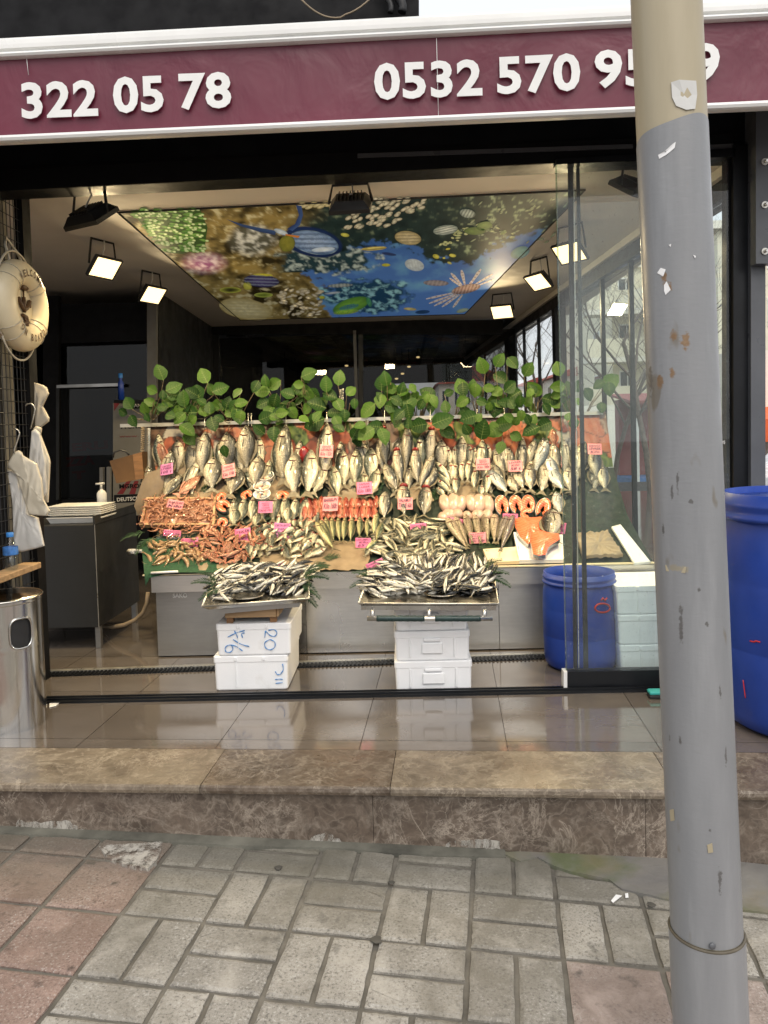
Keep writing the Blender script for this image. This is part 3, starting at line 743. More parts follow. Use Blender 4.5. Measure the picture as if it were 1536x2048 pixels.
def spot(mat, px, py, r, zs, c0, c1, sc=70, amt=.95):
    """a rust bloom or scuff of its own ragged shape round one point of the pole's paint"""
    m = MATS[mat]; t = m.node_tree; b = t.nodes['Principled BSDF']; p = pole_hit(px, py); po = N(t, 'NewGeometry').outputs['Position']
    s_ = N(t, 'VectorMath', operation='SUBTRACT'); t.links.new(po, s_.inputs[0]); s_.inputs[1].default_value = p
    q = N(t, 'VectorMath', operation='MULTIPLY'); t.links.new(s_.outputs[0], q.inputs[0]); q.inputs[1].default_value = (1/r, 1/r, 1/(r*zs))
    l = N(t, 'VectorMath', operation='LENGTH'); t.links.new(q.outputs[0], l.inputs[0])
    n = noise(t, po, sc, 6, .7); f = math_(t, 'ADD', math_(t, 'SUBTRACT', 1.0, l.outputs['Value']), math_(t, 'MULTIPLY', math_(t, 'SUBTRACT', n, .52), 3.2))
    old = b.inputs['Base Color'].links[0].from_socket
    col = mix(t, noise(t, po, sc*1.7, 4), c0, c1); fac = ramp(t, [(.15, (0,)*3), (.55, (amt,)*3)], f).outputs[0]
    l2 = ramp(t, [(.0, (1,)*3), (.85, (1,)*3), (1.0, (0,)*3)], math_(t, 'MULTIPLY', l.outputs['Value'], .45)).outputs[0]
    t.links.new(mix(t, math_(t, 'MULTIPLY', fac, l2), old, col), b.inputs['Base Color'])
RU, RV = (.13, .06, .02), (.30, .20, .11)
for (px, py, r, zs) in ((1346, 672, .010, 1.7), (1372, 682, .012, 1.9), (1345, 748, .008, 2.2), (1320, 765, .010, 2.4), (1328, 556, .009, 2.0), (1340, 575, .006, 1.5)): spot('pole_grey', px, py, r, zs, RU, RV)
for (px, py, r, zs) in ((1355, 965, .004, 7), (1344, 985, .004, 5), (1382, 1003, .006, 1), (1362, 1250, .006, 9), (1414, 1248, .005, 1.5), (1441, 1386, .004, 4), (1339, 1478, .004, 3), (1360, 1480, .005, 2.5), (1452, 1512, .004, 6), (1398, 1180, .004, 2), (1420, 1660, .004, 3), (1326, 1060, .004, 4), (1300, 760, .014, 3), (1440, 1760, .006, 5)): spot('pole_grey', px, py, r, zs, (.05, .05, .05), (.12, .11, .10), 110, .8)
spot('pole_grey', 1352, 1136, .03, .35, (.33, .29, .20), (.28, .25, .19), 40, .8)
for ol in (((1414, 1690), (1424, 1686), (1426, 1704), (1416, 1706)), ((1339, 1620), (1347, 1618), (1349, 1640), (1341, 1642)), ((1330, 1130), (1372, 1134), (1370, 1146), (1332, 1142))):
    sticker(ol, 'pole_cream', 'paint_chip')
m = MB(); c = pole_hit(1424, 1891); m.ell(c-V((0, .002, 0)), ((.007, 0, 0), (0, .004, 0), (0, 0, .007)), 10, 6); m.build('rivet', 'grey_frame', SP)
for (pts, lab) in (([(1222, 1806), (1232, 1794), (1244, 1796), (1226, 1810)], 'long torn white paper scrap on the pavers left of the pole'), ([(1250, 1792), (1256, 1791), (1257, 1799), (1251, 1800)], 'tiny square white paper scrap on the pavers beside the torn one'), ([(1334, 1708), (1341, 1712), (1338, 1719)], 'small white chip lying on green cement against the pole')):
    m = MB(); m.prism([P(*p)+PN*.006 for p in pts][::-1], PN*.002); m.build('paper_scrap', 'speck_white', label=lab, cat='litter')
m = MB(); m.prism([G(*p)+V((0, 0, .002)) for p in ((99, 1407), (122, 1404), (112, 1413), (99, 1416))], (0, 0, .002)); m.build('paper_scrap', 'speck_white', label='crumpled white paper scrap on the floor beside the door track', cat='litter')
# ================================================================ INTERIOR WALLS AND GLASS
def wall_quad(a, b, z0, z1, th, name, mat, parent=None, **k):
    """upright slab from a to b (xy), between heights"""
    a = V((a[0], a[1], 0)); b = V((b[0], b[1], 0)); n = (b-a).cross(V((0, 0, 1))).normalized()*th; m = MB()
    p = [a, b, b+n, a+n]; m.hexa([q+V((0, 0, z0)) for q in p]+[q+V((0, 0, z1)) for q in p]); return m.build(name, mat, parent, **k)
# right side: glazed wall running back from the front corner
s0 = along(cr0, cr1, 3.62); s1 = along(cr0, cr1, 13.5); sdir = (s1-s0).normalized(); snor = V((sdir.y, -sdir.x, 0))
def onside(px, py): return plane_hit(px, py, s0, snor)
SG = thing('side_glass_wall', V((s0.x, 6, 0)), 'black framed glass side wall on the right of the shop', 'glass wall')
def sbox(y0, y1, z0, z1, t0, t1, name, mat, parent):
    a = along(s0, s1, y0); b = along(s0, s1, y1); m = MB()
    p = [V((q.x, q.y, 0))+snor*t for q, t in ((a, t0), (b, t0), (b, t1), (a, t1))]
    m.hexa([q+V((0, 0, z0)) for q in p]+[q+V((0, 0, z1)) for q in p]); return m.build(name, mat, parent)
sbox(3.62, 13.5, ZC-.14, ZC+.05, .0, .10, 'head_rail', 'black_metal', SG)
sbox(3.62, 13.5, ZC-.05, ZC-.004, -.03, -.002, 'ceiling_trim', 'ceiling_paint', SG)
sbox(3.62, 13.5, 0, .12, 0, .10, 'bottom_rail', 'black_metal', SG)
for px, w in ((1015, .30), (1110, .12)):
    y = onside(px, 700).y; sbox(y-w/2, y+w/2, .12, ZC-.14, -.01, .09, 'post', 'black_metal', SG)
for px in (1043, 1072, 1198, 1254, 925, 965):
    y = onside(px, 720).y; sbox(y-.012, y+.012, .12, ZC-.14, .02, .05, 'mullion', 'black_metal', SG)
sbox(3.64, 13.4, .121, ZC-.141, .03, .038, 'pane', 'glass_clean', SG)
# back glazed partition
YB = 8.62
xl = W(415, 660, YB).x; xr = onside(1000, 720).x-.05
BW = thing('back_glass_wall', V(((xl+xr)/2, YB, 0)), 'dark framed glass partition behind the fish display', 'glass wall')
def bq(px0, px1, py0, py1, th, name, mat, dy=0):
    m = MB(); a, b, c, d = W(px0, py1, YB+dy), W(px1, py1, YB+dy), W(px1, py0, YB+dy), W(px0, py0, YB+dy); t = V((0, th, 0))
    m.hexa([a, b, b+t, a+t, d, c, c+t, d+t]); return m.build(name, mat, BW)
bq(405, 1006, 640, 668, .08, 'head_rail', 'matte_black', -.02); bq(418, 438, 669, 1040, .06, 'post', 'black_metal')
m = MB(); a, b = W(706, 661, YB-.03), W(712, 661, YB-.03); m.hexa([V((a.x, a.y, 0)), V((b.x, a.y, 0)), V((b.x, a.y+.02, 0)), V((a.x, a.y+.02, 0)), a, V((b.x, a.y, a.z)), V((b.x, a.y+.02, a.z)), a+V((0, .02, 0))]); m.build('mullion', 'foam_grey_dim', BW)
bq(717, 726, 669, 1040, .05, 'mullion', 'black_metal')
m = MB(); m.box((xl+.1, YB+.02, .1), (xr+.05, YB+.028, W(700, 668, YB).z)); m.build('pane', 'glass_dark', BW)
bq(405, 1006, 1041, 1075, .08, 'bottom_rail', 'black_metal')
# dining room seen through it
DR = thing('back_room', V((0, 12, 0)), 'dim back room behind the glass partition', 'room'); DR['kind'] = 'structure'
m = MB(); m.box((-5, YB+.1, ZC+.05), (1.3, 15, ZC+.1)); m.build('back_ceiling', 'dark_wall', DR)
for i in range(3):
    m = MB(); m.box((-2.0+i*1.15, YB+.12, ZC-.10), (-1.8+i*1.15, 14.9, ZC+.05)); m.build('ceiling_beam', 'matte_black', DR)
m = MB(); m.box((-5, 14.6, 0), (-.2, 14.8, ZC+.1)); m.build('end_wall', 'dark_wall', DR)
m = MB(); m.box((-.2, 14.6, ZC-.35), (1.3, 14.8, ZC+.1)); m.build('end_lintel', 'dark_wall', DR)
for (px, py) in ((836, 714), (818, 733), (805, 747), (793, 757), (697, 713), (693, 731), (549, 673)):  # glowing discs added in place of lamp reflections on the back glass
    p = W(px, py, 12.2); t_ = thing('lamp_glint', p, 'small lit spotlight standing in for a lamp reflection on the back glass', 'glint', 'stand-ins for lamp reflections on the back glass')
    m = MB(); m.tube([p+V((0, .03, .07)), p], [.03, .035], 12); m.tube([p+V((0, .03, .07)), V((p.x, p.y+.03, ZC+.05))], .008, 6); m.build('glint_mount', 'lamp_black', t_)
    m = MB(); m.tube([p+V((0, 0, -.001)), p-V((0, .002, .006))], .028, 12); m.build('lens', 'lamp_emit', t_)
# left side: black partition, far wall
wp0 = W(300, 700, 6.35); wp1 = W(412, 700, YB)
wall_quad((wp0.x, wp0.y), (wp1.x, wp1.y), 0, ZC+.03, .08, 'partition_wall', 'dark_wall', label='black partition wall left of the back glass', cat='wall')
wall_quad((-5, 9), (wp1.x+.1, 8.9), 0, ZC+.4, .1, 'back_wall', 'dark_wall', label='dark wall at the far back of the left bay', cat='wall')
wall_quad((-4.2, 3.7), (-4.2, 9), 0, ZC+.4, .1, 'end_wall', 'dark_wall', label='dark end wall closing the left bay', cat='wall')
LP = thing('left_partition', W(190, 700, 6.4), 'black framed glass partition behind the black cabinet', 'partition')
def lq(px0, px1, py0, py1, Y, th, name, mat, parent=None):
    m = MB(); quadY(px0, py0, py1, px1, py0-(px1-px0)*.03, py1-(px1-px0)*.03, Y, th, m); return m.build(name, mat, parent or LP)
lq(-60, 298, 614, 692, 6.4, .1, 'header', 'matte_black'); lq(86, 117, 592, 1100, 6.36, .05, 'post', 'matte_black'); lq(-60, 298, 1005, 1110, 6.4, .1, 'base_panel', 'matte_black')
lq(113, 240, 770, 776, 6.33, .04, 'grab_bar', 'steel_dull')
lq(112, 118, 776, 1000, 6.34, .02, 'edge_trim', 'steel_dark')
m = MB(); quadY(117, 694, 1004, 300, 688, 999, 6.44, .006, m); m.build('pane', 'glass_dark', LP)
m = MB(); quadY(294, 585, 1010, 312, 585, 1010, 6.28, .05, m); m.build('support_post', 'foam_grey_dim', label='slim grey support post beside the black partition', cat='post')
BN = thing('advert_banner', W(175, 1000, 6.9), 'grey advertising banner with red lettering behind the partition glass', 'banner')
m = MB(); quadY(118, 770, 1004, 233, 768, 1004, 6.9, .01, m); m.build('sheet', 'banner_grey', BN)
def flat_text(txt, px, py, Y, hpx, wpx, mat, parent, rot=0, bold=.02, dy=-.002, name='lettering', shear=0):
    m = MB(); k = Y/F0; put_text(m, txt, W(px, py, Y+dy), V((1, 0, 0)), V((0, 0, 1)), hpx*k, wpx*k if wpx else None, bold=bold, lift=0.0, rot=rot, shear=shear); return m.build(name, mat, parent)
flat_text('ERLI', 180, 892, 6.9, 17, 74, 'banner_red', BN, .06, .05); flat_text('ZZA', 160, 922, 6.9, 19, 60, 'banner_red', BN, .06, .05); flat_text('T', 158, 950, 6.9, 17, 28, 'banner_red', BN, .06, .06)
PO = thing('rollup_poster', W(262, 1010, 6.2), 'cream poster with red stripes and black lettering left of the display', 'poster')
m = MB(); quadY(226, 806, 1032, 302, 804, 1030, 6.2, .012, m); m.build('sheet', 'poster_cream', PO)
m = MB(); quadY(228, 990, 1006, 301, 987, 1003, 6.197, .002, m); m.build('black_band', 'matte_black', PO)
m = MB(); quadY(250, 806, 818, 301, 804, 816, 6.197, .002, m); m.build('black_band', 'matte_black', PO)
for k in range(3):
    a, b, c, d = W(234+k*24, 988, 6.197), W(246+k*24, 988, 6.197), W(262+k*15, 962, 6.197), W(254+k*15, 962, 6.197); m = MB(); m.prism([a, b, c, d], (0, .002, 0)); m.build('red_stripe', 'banner_red', PO)
m = MB(); m.prism([W(228, 806, 6.197), W(240, 806, 6.197), W(228, 822, 6.197)], (0, .002, 0)); m.build('red_corner', 'banner_red', PO)
flat_text('MGRO', 264, 852, 6.197, 10, 46, 'matte_black', PO, .0, .03); flat_text('MGRON', 264, 972, 6.197, 9, 52, 'matte_black', PO, .0, .03)
flat_text('DEUTSCHLAND', 270, 997, 6.195, 8, 74, 'tray_white', PO, .04, .02); flat_text('MILANO', 272, 811, 6.195, 7, 40, 'tray_white', PO, .02, .02)
flat_text('www.', 258, 873, 6.197, 3, 40, 'banner_red', PO, .0, .0)
# ================================================================ FRONT GLASS (right)
GP = thing('sliding_glass_door', W(1250, 1380, YF), 'stacked frameless glass sliding doors with dusty panes and black bottom rail', 'glass door')
m = MB(); quadY(1112, 325, 1342, 1330, 318, 1337, YF-.035, .008, m)
# follow the photo: left edge leans a little
def pane(x0t, x0b, x1t, x1b, yt, yb, Y, mat, name, th=.008):
    m = MB(); a, b, c, d = W(x0b, yb, Y), W(x1b, yb-3, Y), W(x1t, yt-6, Y), W(x0t, yt, Y); t_ = V((0, th, 0)); m.hexa([a, b, b+t_, a+t_, d, c, c+t_, d+t_]); return m.build(name, mat, GP)
pane(1112, 1133, 1456, 1462, 326, 1342, YF-.03, 'glass_dusty', 'pane')
pane(1139, 1151, 1300, 1310, 330, 1341, YF+.03, 'glass_clean', 'pane')
pane(1111, 1132, 1113.5, 1134.5, 326, 1342, YF-.032, 'glass_edge', 'pane_edge', .012)
pane(1136, 1148, 1146, 1155, 329, 1340, YF+.012, 'rubber_black', 'stile', .012)
pane(1153, 1168, 1159, 1177, 328, 1340, YF+.05, 'steel_dark', 'stile', .014)
pane(1147, 1157, 1148, 1158.5, 330, 1340, YF+.014, 'alu_rail', 'seal', .004)
m = MB(); quadY(1135, 1344, 1382, 1470, 1337, 1376, YF-.045, .05, m); m.build('bottom_rail', 'black_metal', GP)
m = MB(); quadY(1127.5, 1343.5, 1382, 1134.5, 1343, 1382, YF-.047, .05, m); m.build('end_cap', 'plastic_white', GP)
m = MB(); quadY(1112, 318, 329, 1470, 296, 313, YF-.03, .06, m); m.build('top_rail', 'black_metal', GP)
flat_text('ÇIKIŞ', 1443, 885, YF-.0325, 7, 14, 'white_paint', GP, 0, .01, 0)
# ================================================================ DISPLAY STAND
PF = [(4.06, .455), (4.50, .66), (4.74, .93), (4.83, W(700, 838, 4.83).z)]
XL0, XR0 = W(288, 1147, 4.06).x, W(1309, 1139, 4.06).x
XL1, XR1 = W(292, 846, 4.83).x, W(1211, 820, 4.83).x
def S(px, py):
    d = ray(px, py); best = None
    for i in range(3):
        (y0, z0), (y1, z1) = PF[i], PF[i+1]; n = V((0, -(z1-z0), (y1-y0))).normalized(); p0 = V((0, y0, z0))
        den = d.dot(n)
        if abs(den) < 1e-6: continue
        p = O+d*((p0-O).dot(n)/den); s = (p.y-y0)/(y1-y0)
        if (s >= 0 or i == 0) and (s <= 1 or i == 2): return p, n
    return W(px, py, 4.5), V((0, -.6, .8))
DS = thing('display_stand', V((0, 4.4, 0)), 'stainless steel fish counter with sloping deck and printed back board', 'fish counter')
m = MB(); xa, xb = W(303, 1150, 4.06).x, XR0
m.box((xa, 4.05, W(500, 1180, 4.06).z), (xb, 4.13, .452)); m.build('front_lip', 'steel', DS)
zb = W(700, 1304, 4.10).z; xs = [W(p, 1230, 4.10).x for p in (313, 612, 998)]+[xb-.01]
for k in range(3):
    m = MB(); m.box((xs[k]+.0015, 4.10, zb), (xs[k+1]-.0015, 4.12, W(500, 1180, 4.06).z)); m.build('front_panel', ['steel_dull', 'steel', 'steel'][k], DS)
m = MB(); m.box((xs[0], 4.121, zb), (xs[0]+.02, 4.9, .44)); m.box((xb-.03, 4.121, zb), (xb-.01, 4.9, .44)); m.box((xs[0]+.02, 4.121, zb), (xb-.03, 4.88, zb+.02)); m.box((xs[0]+.02, 4.88, zb+.021), (xb-.03, 4.9, 1.2)); m.build('body', 'steel_dull', DS)
for px, yy in ((341, 4.16), (765, 4.16), (1080, 4.16), (345, 4.8), (900, 4.8)):
    x = W(px, 1310, yy).x; m = MB(); m.box((x-.018, yy-.018, 0), (x+.018, yy+.018, zb)); m.build('leg', 'steel_dull', DS)
flat_text('SAKO', 360, 1191, 4.0995, 9, 30, 'white_paint', DS, 0, .03, 0)
# deck
m = MB(); rows = []
for (y, z) in [(4.055, .4555)]+[(lerp(PF[i][0], PF[i+1][0], k/4), lerp(PF[i][1], PF[i+1][1], k/4)) for i in (0, 1) for k in range(1, 5)]:
    t_ = (z-.455)/(PF[3][1]-.455); xl_, xr_ = lerp(XL0, XL1, t_), lerp(XR0, XR1, t_); rows.append([V((lerp(xl_, xr_, k/40), y, z-.004+.003*NZ.noise(V((k*.4, y*9, 0))))) for k in range(41)])
for r in rows: m.v += r
for i in range(len(rows)-1):
    for k in range(40): m.f.append((i*41+k, i*41+k+1, (i+1)*41+k+1, (i+1)*41+k)); m.m.append(0); m.sm.append(True)
m.build('deck', 'deck_green', DS)
# white shelf under the deck front at right, cream edge
m = MB(); a = W(975, 1137, 4.045); m.box((a.x, 4.044, .456), (xb, 4.16, .462)); m.build('edge_strip', 'paper_cream', DS)
m = MB(); a = W(285, 1150, 4.05); b = W(640, 1150, 4.05); m.box((a.x, 4.048, .4555), (b.x, 4.16, .461)); m.build('edge_strip', 'paper_cream', DS)
# printed back board (leaning) : colours follow a printed picture of salmon, prawns and herbs
nx, ny = 300, 46; m = MB(); m.col = []
def board_col(x, y):
    q = V((x*7, y*7, 0)); dists, pts = NZ.voronoi(q+V((NZ.noise(q*1.3), NZ.noise(q*1.3+V((5, 2, 1))), 0))*.9)
    h = (pts[0].x*12.9898+pts[0].y*78.233) % 1.0; g = NZ.noise(V((x*34, y*34, 2)))*.5+.5; st = .5+.5*sin(x*160+NZ.noise(q*2)*6+y*60)
    if h < .34: c = V((.72, .17, .055)).lerp(V((.80, .36, .20)), st*.6)
    elif h < .50: c = V((.42, .07, .03)).lerp(V((.62, .17, .08)), g)
    elif h < .66: c = V((.10, .20, .03)).lerp(V((.32, .42, .10)), st)
    elif h < .80: c = V((.66, .48, .36)).lerp(V((.26, .10, .06)), st)
    elif h < .90: c = V((.72, .66, .58))
    else: c = V((.10, .06, .04)).lerp(V((.30, .16, .10)), g)
    if dists[1]-dists[0] < .055: c = c*.35
    return c*(.8+.4*g)*.42
for j in range(ny+1):
    z = lerp(PF[2][1], PF[3][1], j/ny); y = lerp(PF[2][0], PF[3][0], j/ny); t_ = (z-.455)/(PF[3][1]-.455)
    for i in range(nx+1):
        x = lerp(lerp(XL0, XL1, t_), lerp(XR0, XR1, t_), i/nx); m.v.append(V((x, y, z))); m.col.append(board_col(x, z))
for j in range(ny):
    for i in range(nx): a = j*(nx+1)+i; m.f.append((a, a+1, a+nx+2, a+nx+1)); m.m.append(0); m.sm.append(False)
nb = len(m.v); m.v += [V((0, .02, 0))+m.v[k] for k in (0, nx, nb-1, nb-1-nx)]; m.col += [V((.1, .1, .1))]*4
m.f.append((nb+3, nb+2, nb+1, nb)); m.m.append(0); m.sm.append(False)
m.build('back_board', 'print_board', DS)
m = MB(); a, b = W(240, 848, 4.80), W(1206, 822, 4.80); d = V((0, 0, -.022)); m.hexa([a+d, b+d, b+d+V((0, .03, 0)), a+d+V((0, .03, 0)), a, b, b+V((0, .03, 0)), a+V((0, .03, 0))]); m.build('hanging_rail', 'alu_rail', DS)
for px, y0, y1 in ((297, 852, 940), (734, 836, 905)):
    m = MB(); quadY(px-4, y0, y1, px+4, y0, y1, 4.805, .012, m) if False else None
    p0, p1 = W(px, y0+4, 4.795), W(px, y1, 4.795-.02); m.tube([p0, p1], .011, 4, smooth=False); m.build('upright', 'alu_rail', DS)
m = MB(); p0, p1 = W(286, 853, 4.8), W(284, 940, 4.8); m.tube([p0.lerp(p1, k/160)+V((cos(k*.9)*.012, sin(k*.9)*.012, 0)) for k in range(161)], .0028, 4); m.build('coiled_cord', 'hose_tan', label='coiled spring cord hanging beside the left end of the back board', cat='cord')
m = MB(); p0, p1 = W(683, 778, 4.86), W(682, 822, 4.86); m.tube([p0.lerp(p1, k/90)+V((cos(k*.9)*.012, sin(k*.9)*.012, 0)) for k in range(91)], .0035, 4); m.build('coiled_cord', 'alu_rail', label='short coiled metal spring standing among the leaves above the rail', cat='cord')
# cloths and papers on the deck
def sheet(cor, name, mat, lift=.004, n=14, wr=.004, parent=None, **k):
    m = MB(); a, b, c, d = [V((*p, 0)) for p in cor]
    for j in range(n+1):
        for i in range(n+1):
            q = a.lerp(b, i/n).lerp(d.lerp(c, i/n), j/n); ed = 1 if 0 < i < n and 0 < j < n else 2
            p, nn = S(q.x+ed*2*NZ.noise(V((i*.9, j*.9, cor[0][0]))), q.y+ed*2*NZ.noise(V((i*.9, j*.9, 9+cor[0][1])))); m.v.append(p+nn*(lift+wr*(.5+NZ.noise(V((q.x*.06, q.y*.06, 4))))))
    for j in range(n):
        for i in range(n): s_ = j*(n+1)+i; m.f.append((s_, s_+n+1, s_+n+2, s_+1)); m.m.append(0); m.sm.append(True)
    return m.build(name, mat, parent, **k)
sheet([(636, 1085), (742, 1085), (735, 1141), (630, 1143)], 'wrapping_paper', 'paper_tan', .006, label='crumpled brown wrapping paper on the deck between the two trays', cat='paper')
sheet([(520, 925), (600, 925), (600, 1000), (520, 1000)], 'wrapping_paper', 'paper_tan', .005, label='brown wrapping paper behind the small fillet cups', cat='paper')
sheet([(330, 935), (420, 925), (470, 1000), (320, 1005)], 'wrapping_paper', 'paper_tan', .005, label='brown wrapping paper under the sea breams at the left end', cat='paper')
sheet([(665, 960), (735, 960), (735, 1010), (650, 1010)], 'wrapping_paper', 'paper_tan', .005, label='brown wrapping paper under the bluefish in the middle', cat='paper')
sheet([(790, 945), (850, 945), (850, 1000), (795, 1000)], 'wrapping_paper', 'paper_tan', .005, label='brown wrapping paper between the hanging bonitos', cat='paper')
sheet([(912, 958), (960, 958), (960, 1005), (905, 1005)], 'wrapping_paper', 'paper_tan', .005, label='brown wrapping paper above the pale skinned fish', cat='paper')
sheet([(520, 1085), (640, 1090), (632, 1142), (520, 1140)], 'wrapping_paper', 'paper_tan', .0055, label='brown wrapping paper under the silver fish pile by the left tray', cat='paper')
sheet([(395, 1128), (440, 1115), (470, 1146), (400, 1148)], 'wrapping_paper', 'paper_tan', .007, label='wet brown paper at the deck edge beside the left tray', cat='paper')
m = MB(); ol = [(285, 960), (296, 945), (330, 935), (325, 985), (300, 1022), (292, 1012), (276, 1030), (268, 1012)]
pts = [W(x, y, 4.66-.05*(y > 990)) for x, y in ol]; c = sum(pts, V())/8-V((0, .03, 0)); m.v = pts+[c]; m.f = [(i, (i+1) % 8, 8) for i in range(8)]; m.m = [0]*8; m.sm = [True]*8
m.v += [p+V((0, .006, 0)) for p in m.v]; m.f += [tuple(9+i for i in f[::-1]) for f in m.f[:8]]; m.m += [0]*8; m.sm += [True]*8
m.build('paper_cloth', 'paper_tan', label='tan paper sheet drooping over the left end of the display', cat='paper')
# astroturf over the left front corner
m = MB(); n = 18
tl = [(283, 1085), (300, 1078), (360, 1082), (420, 1110), (445, 1128)]; bl = [(292, 1175), (300, 1158), (345, 1147), (400, 1147), (440, 1147)]
for j in range(9):
    for i in range(5):
        t_ = j/8; x = lerp(tl[i][0], bl[i][0], t_); y = lerp(tl[i][1], bl[i][1], t_)
        p = S(x, y)[0] if y < 1145 else W(x, y, 4.04); m.v.append(p+V((0, -.006, .007)))
for j in range(8):
    for i in range(4): a = j*5+i; m.f.append((a, a+5, a+6, a+1)); m.m.append(0); m.sm.append(True)
m.build('turf_cloth', 'turf_green', label='dark green astroturf cloth over the left front corner of the counter', cat='turf mat')
m = MB(); p = W(310, 1146, 4.035); m.tube([W(302, 1146, 4.03), W(356, 1143, 4.03)], .007, 6); m.build('plastic_strip', 'plastic_white', label='white plastic strip on the green turf at the counter corner', cat='strip')
# ================================================================ BARRELS, BOXES
def barrel(cx, cy, r, h, label, lid=False):
    t_ = thing('plastic_barrel', (cx, cy, 0), label, 'barrel', 'blue plastic barrels'); m = MB()
    pr = [(0, .004), (r*.86, .004), (r*.95, .02), (r*.985, .06), (r*.99, h*.2), (r, h*.34), (r*.996, h*.345), (r, h*.35), (r, h*.62), (r*.996, h*.63), (r, h*.64), (r*.985, h*.80), (r*.94, h*.865), (r*.93, h*.885)]
    m.lathe(pr, (cx, cy, 0), 56); m.build('drum', 'barrel_blue', t_)
    m = MB(); m.lathe([(r*.93, h*.885), (r*1.0, h*.89), (r*1.005, h*.905), (r*.97, h*.915), (r*.955, h*.93), (r*.985, h*.945), (r*.985, h*.96), (r*.96, h*.965), (r*.96, h), (r*.925, h), (r*.925, h*.90)]+([(r*.925, h*.97), (0, h*.97)] if lid else [(r*.90, h*.85), (r*.9, h*.1), (0, h*.1)]), (cx, cy, 0), 56); m.build('rim', 'barrel_blue', t_)
    return t_
xb2 = W(1447, 1220, 3.05).x+.312
B1 = barrel(xb2, 3.05, .30, .915, 'large blue plastic barrel standing outside right of the street pole', True)
xb1 = W(1085, 1230, 3.83).x+.184
B2 = barrel(xb1, 3.83, .180, .47, 'small blue plastic barrel behind the glass door beside the counter')
def on_cyl(px, py, cx, cy, r):
    d = ray(px, py); a = d.x**2+d.y**2; b = 2*(d.x*(O.x-cx)+d.y*(O.y-cy)); c = (O.x-cx)**2+(O.y-cy)**2-r*r; D = b*b-4*a*c
    return O+d*((-b-math.sqrt(max(D, 0)))/(2*a))
m = MB(); m.tube([on_cyl(1205+15*cos(a), 1216+9*sin(a), xb1, 3.83, .183) for a in [2*pi*k/20 for k in range(21)]], .0045, 5); m.tube([on_cyl(1202+k*4, 1201-5*(k % 2), xb1, 3.83, .183) for k in range(4)], .004, 5); m.build('paint_mark', 'red_paint', B2)
m = MB(); m.tube([on_cyl(1500+k*4, 1282+(k % 3), xb2, 3.05, .302) for k in range(6)], .003, 5); m.build('paint_mark', 'red_paint', B1)
m = MB(); m.tube([on_cyl(1486+k*.8, 1360+k*6, xb2, 3.05, .301) for k in range(7)], .002, 5); m.build('paint_mark', 'red_paint', B1)
def foam(x0, x1, y0, y1, z0, z1, label, group, lidh=0.0, handle=True, taper=.006):
    t_ = thing('foam_box', ((x0+x1)/2, (y0+y1)/2, z0), label, 'foam box', group); m = MB(); e = taper
    def ring(zz, ins, rad):
        a0, a1, c0, c1 = x0+ins, x1-ins, y0+ins, y1-ins; o_ = []
        for (cx, cy, s0_) in ((a1-rad, c1-rad, 0), (a0+rad, c1-rad, 90), (a0+rad, c0+rad, 180), (a1-rad, c0+rad, 270)):
            for k in range(5): a = R(s0_+22.5*k); o_.append(V((cx+rad*cos(a), cy+rad*sin(a), zz)))
        return o_
    zl = z1-lidh
    def loft(rings, name, mat):
        m = MB(); n = len(rings[0])
        for r_ in rings: m.v += r_
        for i in range(len(rings)-1):
            for k in range(n): m.f.append((i*n+k, i*n+(k+1) % n, (i+1)*n+(k+1) % n, (i+1)*n+k)); m.m.append(0); m.sm.append(False)
        m.f.append(tuple(range(n))[::-1]); m.f.append(tuple(range((len(rings)-1)*n, len(rings)*n))); m.m += [0, 0]; m.sm += [False]*2
        return m.build(name, mat, t_)
    body = loft([ring(z0+.002, e+.004, .012), ring(z0+.008, e, .014), ring(zl-.030, .003, .014), ring(zl-.028, 0, .014), ring(zl-.003, 0, .014), ring(zl, .003, .012)], 'tub', 'styrofoam')
    if lidh: loft([ring(zl+.001, .003, .012), ring(zl+.005, -.001, .014), ring(z1-.004, -.001, .014), ring(z1, .004, .012)], 'lid', 'styrofoam')
    if handle:
        m = MB(); xc = (x0+x1)/2; w_ = (x1-x0)*.14; zt = zl-.006
        m.box((xc-w_, y0-.006, z0+.035), (xc+w_, y0+.004, zl-.052), bev=.004); m.box((xc-w_*.8, y0-.009, zl-.046), (xc+w_*.8, y0+.002, zl-.030), bev=.004); m.build('grip', 'styrofoam', t_)
        for sgn in (-1, 1):
            m = MB(); m.box((xc+sgn*w_*2.1-.004, y0-.004, z0+.02), (xc+sgn*w_*2.1+.004, y0+.005, zl-.031), bev=.002); m.build('rib', 'styrofoam', t_)
    else:
        for sgn in (-.4, .35):
            m = MB(); xc = (x0+x1)/2+sgn*(x1-x0)*.5; m.box((xc-.007, y0-.005, zl-.022), (xc+.007, y0+.002, zl-.004), bev=.002); m.build('clip', 'styrofoam', t_)
        m = MB(); xc = (x0+x1)/2-(x1-x0)*.2; m.box((xc-.0015, y0-.0012, z0+.02), (xc+.0015, y0+.004, zl-.03)); m.build('rib', 'styrofoam', t_)
    return t_
ya = G(500, 1382).y; x0, x1 = W(427, 1350, ya).x, W(577, 1350, ya).x; zA = W(500, 1312, ya).z; zB = W(500, 1247, ya).z
FA = foam(x0, x1, ya, ya+.40, 0, zA, 'lower white foam box under the left anchovy tray', 'foam boxes under the trays', 0, False)
FBx = foam(W(432, 1280, ya).x, W(583, 1280, ya).x, ya-.004, ya+.40, zA+.001, zB, 'upper white foam box marked 20 and 4/6 in blue under the left tray', 'foam boxes under the trays', .0, False)
